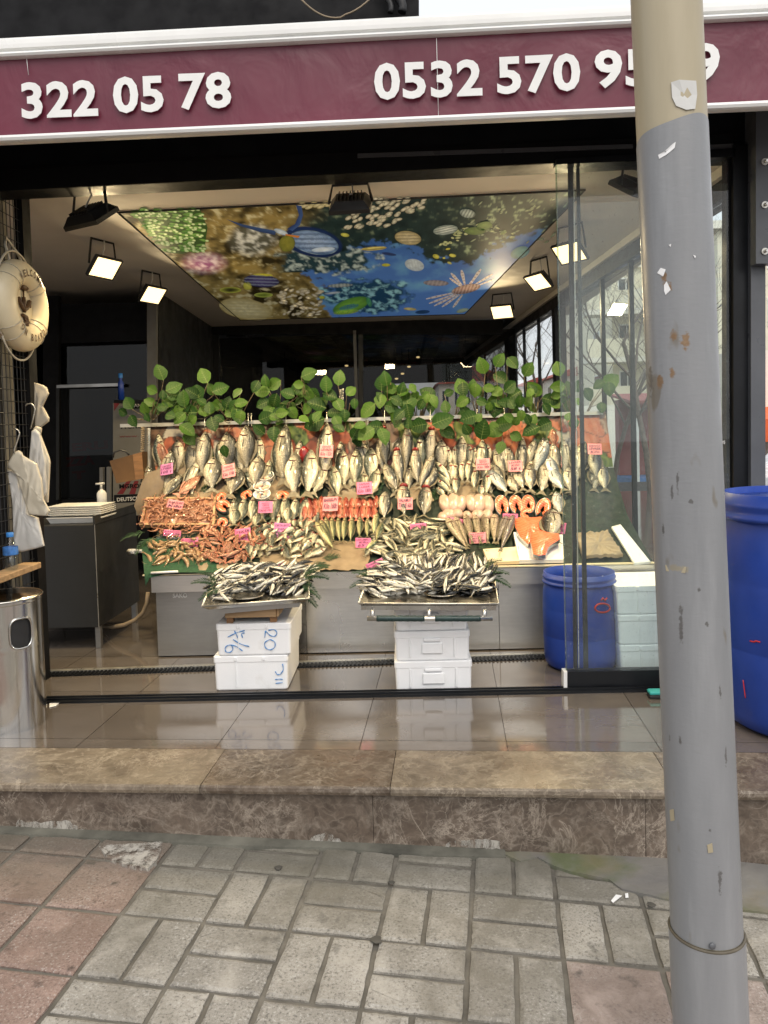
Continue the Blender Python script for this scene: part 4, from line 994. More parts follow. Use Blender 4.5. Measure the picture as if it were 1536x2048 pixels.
def scrawl(txt, px, py, Y, hpx, wpx, rot, parent):
    m = MB(); k = Y/F0; put_text(m, txt, W(px, py, Y), V((1, 0, 0)), V((0, 0, 1)), hpx*k, wpx*k, rot=rot, shear=.15, bold=.004, lift=.0); n = len(m.v)
    m.build('writing', 'pen_blue', parent)
def strokes(L, Y, parent):
    m = MB(); q = lambda x, y: W(280+x*.508, 1100+y*.508, Y)
    for pl in L:
        pts = [q(*p) for p in pl]; sm = []
        for k in range(len(pts)-1):
            p0, p1, p2, p3 = pts[max(0, k-1)], pts[k], pts[k+1], pts[min(len(pts)-1, k+2)]
            for u in (0, .25, .5, .75): sm.append(.5*(2*p1+(p2-p0)*u+(2*p0-5*p1+4*p2-p3)*u*u+(3*p1-p0-3*p2+p3)*u**3))
        sm.append(pts[-1]); b = len(m.v); m.tube(sm, [.0022+.0007*sin(k*1.3) for k in range(len(sm))], 6)
        for k in range(b, len(m.v)): m.v[k].y = Y+(m.v[k].y-Y)*.3
    m.build('writing', 'pen_blue', parent)
strokes([[(505, 316), (528, 314), (539, 326), (530, 340), (512, 336), (494, 318)], [(494, 318), (491, 345)], [(512, 352), (530, 362), (530, 382), (512, 393), (494, 384), (492, 364), (512, 352)]], ya-.0045, FBx)
strokes([[(412, 317), (380, 326), (345, 343)], [(372, 318), (380, 334), (386, 348)], [(412, 326), (400, 330), (404, 346)], [(430, 380), (396, 370), (366, 352)], [(404, 398), (380, 380), (352, 374), (336, 384), (338, 400), (354, 403), (366, 390), (360, 376)]], ya-.0045, FBx)
strokes([[(561, 448), (564, 470), (553, 488), (540, 490), (533, 478)], [(532, 510), (548, 508), (562, 509)], [(534, 525), (562, 522)]], ya-.0005, FA)
yb = G(866, 1383).y; hs = [W(866, y, yb).z for y in (1383, 1323, 1263, 1213)]
labs = ['bottom white foam box of the stack under the right tray', 'middle white foam box of the stack under the right tray', 'top white foam box of the stack just under the right tray']
for k in range(3): foam(W([789, 790, 792][k], 1350, yb).x, W([945, 942, 940][k], 1350, yb).x, yb+.002*k, yb+.42, hs[k]+.001*(k > 0), hs[k+1], labs[k], 'foam boxes under the trays')
xq = W(1238, 1250, 3.62).x; zz = [0, .14, .285, .425]
for k in range(3): foam(xq+[.012, .006, 0][k], xq+.34, 3.66, 4.0, zz[k]+.001*(k > 0), zz[k+1]-.0, ['lowest white foam box of the stack behind the dusty glass', 'middle white foam box of the stack behind the dusty glass', 'open topmost white foam box behind the dusty glass'][k], 'foam boxes behind the glass', 0, False)
SP_ = thing('cleaning_sponge', G(1318, 1394), 'teal topped black scrubbing brush on the floor beside the pole', 'brush')
m = MB(); p = G(1300, 1399); m.box((p.x, p.y, .001), (p.x+.14, p.y+.05, .016), bev=.003); m.build('base', 'rubber_black', SP_)
m = MB(); m.box((p.x+.002, p.y+.002, .0165), (p.x+.14, p.y+.05, .032), bev=.004); m.build('pad', 'teal_plastic', SP_)
# ================================================================ TRAYS
def tray(fl, fr, bl, br, name, label, lip=.03, dep=.022):
    """corners of the rim in space: front-left, front-right, back-left, back-right"""
    t_ = thing('serving_tray', (fl+fr)/2, label, 'steel tray', 'steel anchovy trays'); m = MB()
    cen = (fl+fr+bl+br)/4; down = V((0, 0, -dep))
    inn = [p.lerp(cen, .10)+down for p in (fl, fr, br, bl)]; rim = [fl, fr, br, bl]; th = V((0, 0, -.003))
    m.v = rim+inn+[p+th for p in rim]+[p+th for p in inn]
    for k in range(4):
        j = (k+1) % 4; m.f += [(k, j, 4+j, 4+k), (8+j, 8+k, 12+k, 12+j), (k, 8+k, 8+j, j)]
    m.f += [(4, 5, 6, 7), (15, 14, 13, 12)]; m.m = [0]*len(m.f); m.sm = [False]*len(m.f)
    m.build('pan', 'steel_pan', t_)
    m = MB(); m.tube(rim+[rim[0]], .005, 6); m.build('rim', 'alu_rail', t_); t_['inn'] = [x for p in inn for x in p]
    return t_, inn
TL, innL = tray(W(404, 1213, 3.42), W(618, 1197, 3.46), W(432, 1143, 4.02), W(616, 1136, 4.02), 'l', 'left stainless tray of anchovies on a wooden crate')
TR, innR = tray(W(717, 1207, 3.36), W(997, 1208, 3.36), W(742, 1141, 4.0), W(986, 1138, 4.0), 'r', 'right stainless tray of anchovies with a push bar in front')
m = MB(); quadY(722, 1211, 1220, 993, 1211, 1221, 3.365, .01, m); m.build('skirt', 'steel_pan', TR)
zp = W(860, 1237, 3.34).z; pl, pr_ = W(734, 1237, 3.34), W(985, 1237, 3.34)
HB = thing('push_bar', W(860, 1237, 3.34), 'steel push bar with green taped grips under the right tray', 'push bar')
HB.parent = TR; HB.location = V(HB['_o'])-V(TR['_o']); del HB['category']; del HB['label']
m = MB(); m.tube([pl, pr_], .0105, 12); m.build('pipe', 'steel', HB)
for px in (745, 858, 969):
    m = MB(); a = W(px, 1216, 3.365); b = W(px, 1235, 3.34); m.tube([a, b], .0095, 10); m.build('bracket', 'steel', HB)
for a, b in ((753, 849), (870, 961)):
    m = MB(); q0, q1 = W(a, 1237, 3.34), W(b, 1237, 3.34); m.tube([q0.lerp(q1, k/20) for k in range(21)], [.0135+.0007*sin(k*2.1) for k in range(21)], 12); m.build('grip_tape', 'tape_green', HB)
m = MB(); m.hexa([W(440, 1228, 3.5), W(598, 1214, 3.5), W(598, 1214, 3.5)+V((0, .45, .02)), W(440, 1228, 3.5)+V((0, .45, .02))]+[p+V((0, 0, .022)) for p in (W(440, 1228, 3.5), W(598, 1214, 3.5), W(598, 1214, 3.5)+V((0, .45, .02)), W(440, 1228, 3.5)+V((0, .45, .02)))]); m.build('underframe', 'steel_dull', TL)
def plate(px, py, inn, w, label):
    n = (inn[1]-inn[0]).cross(inn[3]-inn[0]).normalized(); c = plane_hit(px, py, inn[0], n)+n*.004; ux = (inn[1]-inn[0]).normalized(); uy = n.cross(ux); m = MB()
    rs = [(0, .002), (.72, .002), (.9, .010), (1, .012), (1.0, .010), (.9, .006), (.7, -.001), (0, -.001)]; k_ = 32
    for r, h in rs: m.v += [c+ux*cos(2*pi*k/k_)*w*r+uy*sin(2*pi*k/k_)*w*.78*r+n*h for k in range(k_)]
    for i in range(len(rs)-1):
        for k in range(k_): m.f.append((i*k_+k, i*k_+(k+1) % k_, (i+1)*k_+(k+1) % k_, (i+1)*k_+k)); m.m.append(0); m.sm.append(True)
    m.build('oval_plate', 'steel_pan', label=label, cat='plate')
plate(880, 1192, innR, .078, 'oval steel plate lying empty in the right anchovy tray'); plate(496, 1196, innL, .080, 'oval steel plate lying in the left anchovy tray')
CR = thing('wooden_crate', W(503, 1245, 3.6), 'small wooden slatted crate between the left tray and foam boxes', 'crate')
yc = ya+.01; zt = W(500, 1214, yc).z
for (px, yy) in ((459, yc), (546, yc), (459, yc+.3), (546, yc+.3)):
    x = W(px, 1230, yc).x; m = MB(); m.box((x-.016, yy, zB+.001), (x+.016, yy+.03, zt-.001), bev=.002); m.build('leg', 'wood_dark', CR)
m = MB(); m.box((W(451, 1230, yc).x, yc-.012, W(500, 1234, yc).z), (W(553, 1230, yc).x, yc-.001, zt), bev=.002); m.build('front_slat', 'wood_pale', CR)
xk = W(553, 1230, yc).x; m = MB(); m.box((xk+.001, yc-.005, W(500, 1234, yc).z), (xk+.012, yc+.335, zt), bev=.002); m.build('side_slat', 'wood_pale', CR)
# ================================================================ FLOODLIGHTS
def floodlight(c, aim, w, label, e, spread=125):
    c = V(c); z = V(aim).normalized(); x = V((0, 0, 1)).cross(z)
    x = x.normalized() if x.length > .05 else V((1, 0, 0))
    y = z.cross(x); rot = Matrix((x, y, z)).transposed().to_4x4(); T_ = Matrix.Translation(c) @ rot; h = w*.72
    t_ = thing('floodlight', c, label, 'floodlight', 'floodlights under the ceiling'); m = MB()
    fr = [(-w/2, -h/2), (w/2, -h/2), (w/2, h/2), (-w/2, h/2)]
    rows = [(1.0, .0), (1.0, -.014), (.86, -.03), (.70, -.05)]
    for s_, zz in rows: m.v += [T_ @ V((a*s_, b*s_, zz)) for a, b in fr]
    for i in range(3):
        for k in range(4): m.f.append((i*4+k, (i+1)*4+k, (i+1)*4+(k+1) % 4, i*4+(k+1) % 4)); m.m.append(0); m.sm.append(False)
    m.f.append((15, 14, 13, 12)); m.m.append(0); m.sm.append(False)
    for k in range(-3, 4): m.box((k*w*.09-.002, -h*.34, -.062), (k*w*.09+.002, h*.34, -.048), 0, T_)
    for (a0, b0, a1, b1) in ((-w/2, -h/2, w/2, -h/2+.008), (-w/2, h/2-.008, w/2, h/2), (-w/2, -h/2+.008, -w/2+.008, h/2-.008), (w/2-.008, -h/2+.008, w/2, h/2-.008)): m.box((a0, b0, .0005), (a1, b1, .006), 0, T_)
    m.build('housing', 'lamp_black', t_)
    m = MB(); m.box((-w/2+.009, -h/2+.009, .0005), (w/2-.009, h/2-.009, .003), 0, T_); m.build('lens', 'lamp_emit', t_)
    m = MB(); top = ZC-.001; a, b = T_ @ V((-w/2-.008, 0, -.02)), T_ @ V((w/2+.008, 0, -.02))
    ca, cb = V((lerp(c.x, a.x, .8), lerp(c.y, a.y, .8), top-.004)), V((lerp(c.x, b.x, .8), lerp(c.y, b.y, .8), top-.004))
    m.tube([a, ca, cb, b], .0075, 4, smooth=False); m.build('bracket', 'lamp_black', t_)
    m = MB(); mid = (ca+cb)/2; m.tube([mid+V((.01, 0, 0)), mid+V((.014, -.012, -.05)), c-z*.05+V((0, -.01, .01))], .004, 6); m.build('cable', 'foam_grey', t_)
    l = bpy.data.lights.new('flood_lamp', 'AREA'); l.shape = 'RECTANGLE'; l.size = w*.85; l.size_y = h*.85; l.energy = e; l.color = (1, .77, .43); l.spread = R(spread)
    lo = bpy.data.objects.new('flood_lamp', l); COL.objects.link(lo); lo.matrix_world = Matrix.Translation(c+z*.012) @ (Matrix((x, -y, -z)).transposed().to_4x4())
    return t_
DC = V((0, 4.55, .75))
def at_ceil(px, py, drop): return G(px, py, ZC-drop)
floodlight(at_ceil(184, 440, .165), (.32, .60, -.95), .225, 'black floodlight seen from behind at the front left of the ceiling', LAMP*1.15)
floodlight(at_ceil(702, 414, .11), (.05, .62, -.80), .20, 'black floodlight seen from behind at the front middle of the ceiling', LAMP*1.15)
floodlight(W(1268, 386, 3.70), (-.42, .50, -.95), .22, 'black floodlight at the front right corner partly behind the pole', LAMP*1.15)
floodlight(at_ceil(210, 536, .17), (.62, -.30, -.62), .20, 'lit floodlight nearer the life ring on the left of the ceiling', LAMP*.85, spread=150)
floodlight(at_ceil(306, 590, .17), (.62, -.30, -.62), .20, 'lit floodlight above the support post on the left of the ceiling', LAMP*.85, spread=150)
floodlight(at_ceil(1139, 506, .17), (-.50, -.42, -.70), .20, 'lit floodlight seen through the glass door stiles', LAMP*.85, spread=150)
floodlight(at_ceil(1076, 564, .17), (-.55, -.32, -.70), .20, 'lit floodlight in the middle of the right ceiling row', LAMP*.85, spread=150)
floodlight(at_ceil(1004, 624, .17), (-.28, -.62, -.60), .20, 'lit floodlight at the rear right corner of the mural', LAMP*.85, spread=150)
# ================================================================ LEFT SIDE: wire panel, life ring, bags, shelf, bin
XP = W(70, 1000, 3.76).x
pz = lambda px, py, dx=0: onX(px, py, XP+dx)
WP = thing('wire_panel', V((XP, 3.4, 0)), 'black wire mesh display panel on the left wall of the shop front', 'wire panel')
m = MB(); y0, y1 = 2.55, 3.72
k = y0
while k < y1: m.tube([(XP, k, .1), (XP, k, ZC-.01)], .0022, 4, smooth=False); k += .034
z = .12
while z < ZC-.02: m.tube([(XP+.003, y0, z), (XP+.003, y1, z)], .0022, 4, smooth=False); z += .055
m.build('wire_grid', 'rubber_black', WP, kind=None)
m = MB(); m.box((XP-.02, 3.72, 0), (XP+.02, 3.80, ZC)); m.build('end_post', 'matte_black', WP)
yy = pz(8, 900).y; m = MB(); m.box((XP-.03, yy-.10, 0), (XP-.004, yy+.015, 1.6)); m.build('rear_post', 'matte_black', WP)
m = MB(); a = pz(57, 690, -.02); m.tube([(XP-.012, a.y+.03, .75), (XP-.012, a.y+.03, 1.62)], .008, 8); m.build('white_conduit', 'plastic_white', label='thin white conduit behind the wire mesh panel', cat='conduit')
m = MB(); m.box((XP-.25, 2.3, -.3), (XP-.10, 3.80, ZC+.3)); m.build('side_wall', 'stone_wall', label='rough grey stone wall behind the wire mesh panel', cat='wall')
# life ring
rc = pz(40, 612, .075); RR, rr_ = .150, .062
LR = thing('life_ring', rc-V((0, 0, .21)), 'cream welcome on board life ring hanging on the wire panel', 'life ring')
m = MB(); n1, n2 = 48, 20
for i in range(n1):
    for j in range(n2):
        a, b = 2*pi*i/n1, 2*pi*j/n2; q = RR+rr_*cos(b); m.v.append(rc+V((rr_*sin(b)*.95, q*cos(a), q*sin(a))))
for i in range(n1):
    for j in range(n2): m.f.append((i*n2+j, i*n2+(j+1) % n2, ((i+1) % n1)*n2+(j+1) % n2, ((i+1) % n1)*n2+j)); m.m.append(0); m.sm.append(True)
ring = m.build('ring', 'ring_cream', LR)
m = MB(); m.v = [rc+V((.012, (RR-.03)*cos(2*pi*k/40), (RR-.03)*sin(2*pi*k/40))) for k in range(40)]; m.f = [tuple(range(40))]; m.m = [0]; m.sm = [False]
m.v += [p-V((.004, 0, 0)) for p in m.v]; m.f.append(tuple(range(40, 80))[::-1]); m.m.append(0); m.sm.append(False); m.build('centre_disc', 'ring_cream', LR)
def arc_text(txt, a0, a1, flip):
    m = MB()
    for i, ch in enumerate(txt):
        if ch == ' ': continue
        a = R(lerp(a0, a1, i/(len(txt)-1))); q = RR; c = rc+V((rr_*.95+.001, q*cos(a), q*sin(a)))
        up = V((0, cos(a), sin(a)))*(-1 if flip else 1); ux = V((0, sin(a), -cos(a)))*(-1 if flip else 1)
        put_text(m, ch, c, -ux if False else ux, up, .034, .020, bold=.03, lift=.001)
    m.build('lettering', 'vest_brown', ring)
# the face looks to +X, so reading direction runs toward +Y
arc_text('WELCOME', 128, 52, False); arc_text('ON BOARD', 228, 312, True)
m = MB(); X_ = .015
def lp(y, z): return rc+V((X_+.004, y, z))
for pts, r in (([(-.02, .10), (0, .075), (.02, .10), (0, .118), (-.02, .10)], .009), ([(-.025, .085), (.03, .085)], .012), ([(0, .075), (0, .02)], .004), ([(-.05, .03), (-.02, -.005), (.0, -.02), (.03, -.005), (.055, .03)], .010), ([(0, .04), (0, -.03)], .009),
               ([(.055, .03), (.05, .0)], .009), ([(-.02, -.045), (.02, -.05), (.03, -.075), (.01, -.09)], .009), ([(.0, -.05), (.03, -.095)], .007), ([(-.03, -.085), (.04, -.07)], .007), ([(-.01, -.10), (.04, -.115)], .008)):
    m.tube([lp(*p) for p in pts], r, 6)
m.build('anchor_emblem', 'vest_brown', LR)
m = MB()
for a0 in (45, 135, 225, 315):
    for da in (-9, 9):
        a = R(a0+da); m.tube([rc+V(((rr_+.002)*sin(b)*.97, (RR+(rr_+.002)*cos(b))*cos(a), (RR+(rr_+.002)*cos(b))*sin(a))) for b in [2*pi*k/20 for k in range(21)]], .0018, 5)
for a0 in (45, 135, 225, 315):
    n = 14; m.tube([rc+V((-.01, (RR+rr_+.004+.035*sin(pi*k/n))*cos(R(a0+90*k/n)), (RR+rr_+.004+.035*sin(pi*k/n))*sin(R(a0+90*k/n)))) for k in range(n+1)], .005, 6)
a = rc+V((0, .0, RR+rr_)); m.tube([a+V((.0, -.07, -.03)), a+V((-.03, -.05, .06)), a+V((-.05, -.005, .105)), a+V((-.03, .05, .05)), a+V((0, .085, -.04))], .006, 6)
m.build('rope', 'cord_cream', LR)
# shelf and bottle
zs_ = W(60, 1128, 3.55).z; SH = thing('wall_shelf', V((XP+.08, 3.3, zs_)), 'narrow pale wooden shelf bracketed to the wire panel', 'shelf')
m = MB(); m.box((XP+.006, 2.75, zs_-.028), (XP+.095, 3.60, zs_), bev=.003); m.build('plank', 'wood_pale', SH)
m = MB(); m.tube([(XP+.08, 3.3, zs_-.029), (XP+.01, 3.55, zs_-.20)], .010, 6); m.build('brace', 'matte_black', SH)
pb_ = W(22, 1119, 3.40); pb_.z = zs_
BT = thing('water_bottle', pb_, 'clear plastic water bottle with blue cap on the wooden shelf', 'bottle')
m = MB(); s_ = .031; m.lathe([(0, .002), (s_*.85, .002), (s_, .012), (s_*.95, .03), (s_, .045), (s_*.94, .052), (s_, .06), (s_, .10), (s_*.95, .115), (s_*.6, .135), (.013, .148), (.013, .155)], pb_, 28); m.build('bottle_body', 'bottle_clear', BT)
m = MB(); m.lathe([(0, .004), (s_*.88, .004), (s_*.95, .07), (0, .07)], pb_, 24); m.build('water', 'bottle_clear', BT)
m = MB(); m.lathe([(s_+.0008, .070), (s_+.0012, .072), (s_+.0012, .104), (s_+.0008, .106)], pb_, 28); m.build('label_band', 'label_blue', BT)
m = MB(); m.lathe([(.0155, .150), (.016, .152), (.016, .168), (.014, .170), (0, .170)], pb_, 20); m.build('cap', 'cap_blue', BT)
# bags hung on hooks
def hang(name, layers, mat, label, cat, Y, hook=None, sag=.03):
    """layers: list of photo outlines, each a thin hanging sheet, front one first"""
    c0 = W(layers[0][0][0], layers[0][0][1], Y); t_ = thing(name, c0, label, cat)
    for li, ol in enumerate(layers):
        Yl = Y+li*.022; m = MB(); pts = []
        for a, b in zip(ol, ol[1:]+ol[:1]):
            n = max(1, int(math.hypot(a[0]-b[0], a[1]-b[1])/7))
            for s_ in range(n): pts.append((lerp(a[0], b[0], s_/n), lerp(a[1], b[1], s_/n)))
        cx = sum(p[0] for p in pts)/len(pts); cy = sum(p[1] for p in pts)/len(pts); N_ = len(pts)
        rings = [(1.0, 0), (.95, .004), (.85, sag*.4), (.7, sag*.6), (.55, sag*.75), (.4, sag*.85), (.25, sag*.9), (.1, sag)]
        for s_, d in rings:
            for (x, y) in pts:
                px, py = cx+(x-cx)*s_, cy+(y-cy)*s_
                m.v.append(W(px, py, Yl-d*(1+.5*NZ.noise(V((px*.05, py*.02, li)))) - .007*NZ.noise(V((px*.17, py*.03, li+5))) - .0045*sin(px*.55+py*.09+li)*min(1, d*200)))
        m.v.append(W(cx, cy, Yl-sag*1.05))
        for i in range(len(rings)-1):
            for k in range(N_): m.f.append((i*N_+k, (i+1)*N_+k, (i+1)*N_+(k+1) % N_, i*N_+(k+1) % N_)); m.m.append(0); m.sm.append(True)
        e = (len(rings)-1)*N_
        for k in range(N_): m.f.append((e+k, len(m.v)-1, e+(k+1) % N_)); m.m.append(0); m.sm.append(True)
        nb = len(m.v); m.v += [p+V((0, .012, 0)) for p in m.v[:N_]]
        for k in range(N_): m.f.append((k, (k+1) % N_, nb+(k+1) % N_, nb+k)); m.m.append(0); m.sm.append(False)
        m.f.append(tuple(range(nb, nb+N_))); m.m.append(0); m.sm.append(False)
        m.build('bag_layer', mat[li], t_)
    if hook:
        m = MB(); m.tube([W(x, y, Y) for x, y in hook], .0032, 6); m.build('hook', 'alu_rail', t_)
    return t_
hang('paper_napkins', [[(68, 765), (84, 770), (92, 775), (96, 787), (84, 812), (97, 836), (96, 843), (80, 855), (70, 856)]], ['napkin'], 'fan of beige paper napkins hanging above the rear plastic bags', 'napkins', 3.70, sag=.012)
hang('plastic_bags', [[(63, 862), (70, 858), (78, 866), (90, 925), (92, 985), (88, 993), (76, 990), (60, 960), (58, 920)], [(66, 858), (72, 852), (82, 856), (80, 870), (97, 915), (99, 925), (95, 1005), (82, 1000), (72, 930)]], ['bag_sheer', 'bag_white'], 'knotted white carrier bags hanging on the rear hook', 'plastic bags', 3.64,
     [(51, 812), (54, 808), (62, 807), (68, 812), (70, 818), (66, 838), (61, 858)], .009)
hang('plastic_bags', [[(28, 905), (36, 901), (42, 905), (44, 911), (72, 928), (82, 960), (86, 1000), (98, 1022), (92, 1032), (58, 1030), (44, 985), (30, 945), (15, 934), (16, 926)], [(14, 940), (30, 938), (46, 985), (58, 1030), (75, 1036), (87, 1092), (80, 1095), (44, 1104), (28, 1102), (24, 1000)]], ['bag_white', 'bag_sheer'], 'thick stack of folded white plastic bags hanging on the front hook', 'plastic bags', 3.50,
     [(24, 858), (31, 857), (37, 861), (39, 867), (34, 884), (28, 900), (30, 908)], .011)
# waste bin
bx, by, br, bh = W(84, 1350, 3.19).x-.150, 3.19, .148, .545
LB = thing('waste_bin', (bx, by, 0), 'polished steel waste bin with oblong side opening at the shop entrance', 'waste bin')
m = MB(); nn = 72; prof = [(br*.985, .0), (br, .006), (br*.992, .02)]+[(br*.992, .02+k*.021) for k in range(1, 25)]
# body with a cut-out on the side facing the door
ang0 = math.atan2(W(55, 1260, by).y-.10-by, W(62, 1260, by).x-bx); ang0 = R(-38)
def hole(a, z_):
    d = (a-ang0+pi) % (2*pi)-pi; u = d*br/.046; v = (z_-.408)/.062
    return (abs(u)**3.2+abs(v)**3.2) < 1
zs2 = [.0, .006, .02]+[.02+.0095*k for k in range(1, 55)]; nn = 120
for z_ in zs2:
    for k in range(nn): a = 2*pi*k/nn; r_ = br*(1+.006*(abs(z_-.345) < .004)); m.v.append(V((bx+r_*cos(a), by+r_*sin(a), z_)))
for i in range(len(zs2)-1):
    for k in range(nn):
        if hole(2*pi*(k+.5)/nn, (zs2[i]+zs2[i+1])/2): continue
        m.f.append((i*nn+k, i*nn+(k+1) % nn, (i+1)*nn+(k+1) % nn, (i+1)*nn+k)); m.m.append(0); m.sm.append(True)
m.build('bin_body', 'steel_bin', LB)
m = MB(); m.lathe([(br*.97, .01), (br*.97, .52)], (bx, by, 0), 48); m.build('liner', 'rubber_black', LB)
m = MB(); m.tube([V((bx+(br+.002)*cos(ang0+.05*0+s_*.046/br), by+(br+.002)*sin(ang0+s_*.046/br), .408+q*.062)) for s_, q in [(math.copysign(abs(cos(t_))**(2/3.2), cos(t_)), math.copysign(abs(sin(t_))**(2/3.2), sin(t_))) for t_ in [2*pi*k/48 for k in range(49)]]], .0048, 8, cap=False); m.build('opening_rim', 'steel_bin', LB)
m = MB(); m.lathe([(br*1.0, .525), (br*1.02, .53), (br*1.0, .537), (br*1.02, .545), (br*1.0, .552), (br*1.045, bh-.004), (br*1.05, bh), (br*1.02, bh+.003), (br*.8, bh-.022), (br*.3, bh-.03), (0, bh-.03)], (bx, by, 0), 64); m.build('bin_lid', 'steel_bin', LB)
# black cabinet with trays
ca = G(190, 1290); cxr = W(196, 1200, 4.28).x
CB = thing('service_cabinet', (cxr-.16, 4.6, 0), 'black steel service cabinet on short legs left of the counter', 'cabinet')
zt_ = W(150, 1050, 4.28).z; zb_ = W(150, 1256, 4.28).z
m = MB(); m.box((cxr-.50, 4.28, zb_), (cxr, 4.95, zt_), bev=.004); m.build('cabinet_body', 'steel_dark', CB)
m = MB(); m.box((cxr-.006, 4.27, zt_+.001), (cxr+.004, 4.96, zt_+.05)); m.build('splash_guard', 'steel_dark', CB)
m = MB(); m.box((cxr-.003, 4.2785, zb_+.002), (cxr+.001, 4.2798, zt_)); m.build('door_edge', 'alu_rail', CB)
for yk in (4.32, 4.9):
    m = MB(); m.box((cxr-.035, yk-.015, 0), (cxr-.004, yk+.016, zb_), bev=.002); m.build('leg', 'steel_dull', CB)
xt0, xt1 = W(116, 1030, 4.5).x, W(221, 1030, 4.5).x
for k in range(6):
    z0 = zt_+.001+k*.0115+(.03 if k else 0); m = MB(); hh = .03 if k == 0 else .008
    a, b = xt0+random.uniform(-.003, .003), xt1+random.uniform(-.003, .003); e = .014
    lo = [(a+e, 4.36+e), (b-e, 4.36+e), (b-e, 4.58-e), (a+e, 4.58-e)]; hi = [(a, 4.36), (b, 4.36), (b, 4.58), (a, 4.58)]
    m.hexa([V((x, y, z0)) for x, y in lo]+[V((x, y, z0+hh)) for x, y in hi])
    m.hexa([V((x, y, z0+hh)) for x, y in [(a-.003, 4.357), (b+.003, 4.357), (b+.003, 4.583), (a-.003, 4.583)]]+[V((x, y, z0+hh+.003)) for x, y in [(a-.003, 4.357), (b+.003, 4.357), (b+.003, 4.583), (a-.003, 4.583)]])
    m.build('foam_tray', 'tray_white', label='white foam food tray in the neat stack on the black cabinet', cat='foam tray', group='foam trays stacked on the cabinet')
pd = W(204, 1003, 4.85); pd.z = zt_
SD = thing('soap_dispenser', pd, 'white pump soap dispenser standing behind the foam tray stack', 'dispenser'); s_ = .03; hh = W(204, 973, 4.85).z-zt_
m = MB(); m.lathe([(0, .001), (s_, .001), (s_, hh*.75), (s_*.6, hh*.85), (.010, hh*.87), (.010, hh*.92)], pd, 20); m.build('bottle', 'tray_white', SD)
m = MB(); q = pd+V((0, 0, hh*.92)); m.tube([q, q+V((0, 0, .03))], .006, 8); m.tube([q+V((-.035, 0, .03)), q+V((.02, 0, .034))], .007, 8); m.build('pump', 'tray_white', SD)
m = MB(); quadY(199, 935, 1012, 206, 935, 1012, 5.4, .03, m); quadY(213, 934, 1012, 220, 934, 1012, 5.4, .03, m); m.v = m.v; m.build('upright_rack', 'foam_grey_dim', label='two slim grey uprights standing behind the soap dispenser', cat='rack')
pk = W(243, 800, 5.9); SB = thing('spray_bottle', pk, 'dark blue bottle standing on the ledge above the poster', 'bottle')
m = MB(); m.lathe([(0, 0), (.022, 0), (.022, .13), (.012, .15), (.012, .17)], pk, 16); m.build('bottle_body', 'barrel_blue', SB)
m = MB(); m.lathe([(.015, .17), (.016, .172), (.016, .205), (0, .207)], pk, 16); m.build('cap', 'cap_blue', SB)
m = MB(); quadY(228, 800, 806, 302, 799, 805, 5.85, .25, m); m.build('wall_ledge', 'matte_black', label='black ledge above the cream poster', cat='ledge')
# wooden box hung at the end of the display
WB = thing('wooden_box', W(255, 970, 4.75), 'tilted brown wooden box fixed beside the left end of the display', 'wooden box')
cr = [(219, 922), (284, 904), (288, 957), (233, 967)]; f_ = [W(x, y, 4.66) for x, y in cr]; b__ = [p+V((-.01, .13, 0)) for p in f_]
cen = sum(f_, V())/4; m = MB(); m.hexa([f_[3], f_[2], b__[2], b__[3], f_[0], f_[1], b__[1], b__[0]]); m.build('panel', 'wood_box', WB)
m = MB(); a, b, c, d = [f_[0].lerp(f_[1], .72), f_[1], f_[2], f_[3].lerp(f_[2], .70)]; m.prism([p-V((0, .004, 0)) for p in (a, b, c, d)], (0, .003, 0)); m.build('end_cleat', 'wood_dark', WB)
m = MB(); m.tube([W(x, y, 4.7) for x, y in ((226, 915), (228, 905), (240, 900), (252, 903), (258, 910))], .006, 6); m.build('strap', 'rubber_black', WB)
# pipes and hose
m = MB(); m.tube([W(262, 1103, 4.5), W(282, 1102, 4.42), W(300, 1101, 4.36)], .011, 10); m.tube([W(258, 1103, 4.52), W(270, 1103, 4.46)], .016, 10); m.tube([W(292, 1102, 4.39), W(293, 1088, 4.39), W(306, 1085, 4.36)], .009, 10); m.build('drain_pipe', 'plastic_white', label='white plastic drain pipe poking out of the green turf', cat='pipe')
m = MB(); m.tube([W(x, y, Yk) for x, y, Yk in ((296, 1185, 4.5), (294, 1205, 4.5), (286, 1225, 4.5), (270, 1240, 4.5), (248, 1250, 4.5), (225, 1254, 4.55), (205, 1252, 4.7))], .012, 10); m.build('hose', 'hose_tan', label='tan hose curving from the counter corner to the floor', cat='hose')
m = MB(); m.tube([V((W(360+8*k, 1310, 4.6).x, 4.6+.05*sin(k*.8), .012)) for k in range(14)], .010, 8); m.build('hose', 'orange_awning', label='orange hose lying on the floor beneath the steel counter', cat='hose')
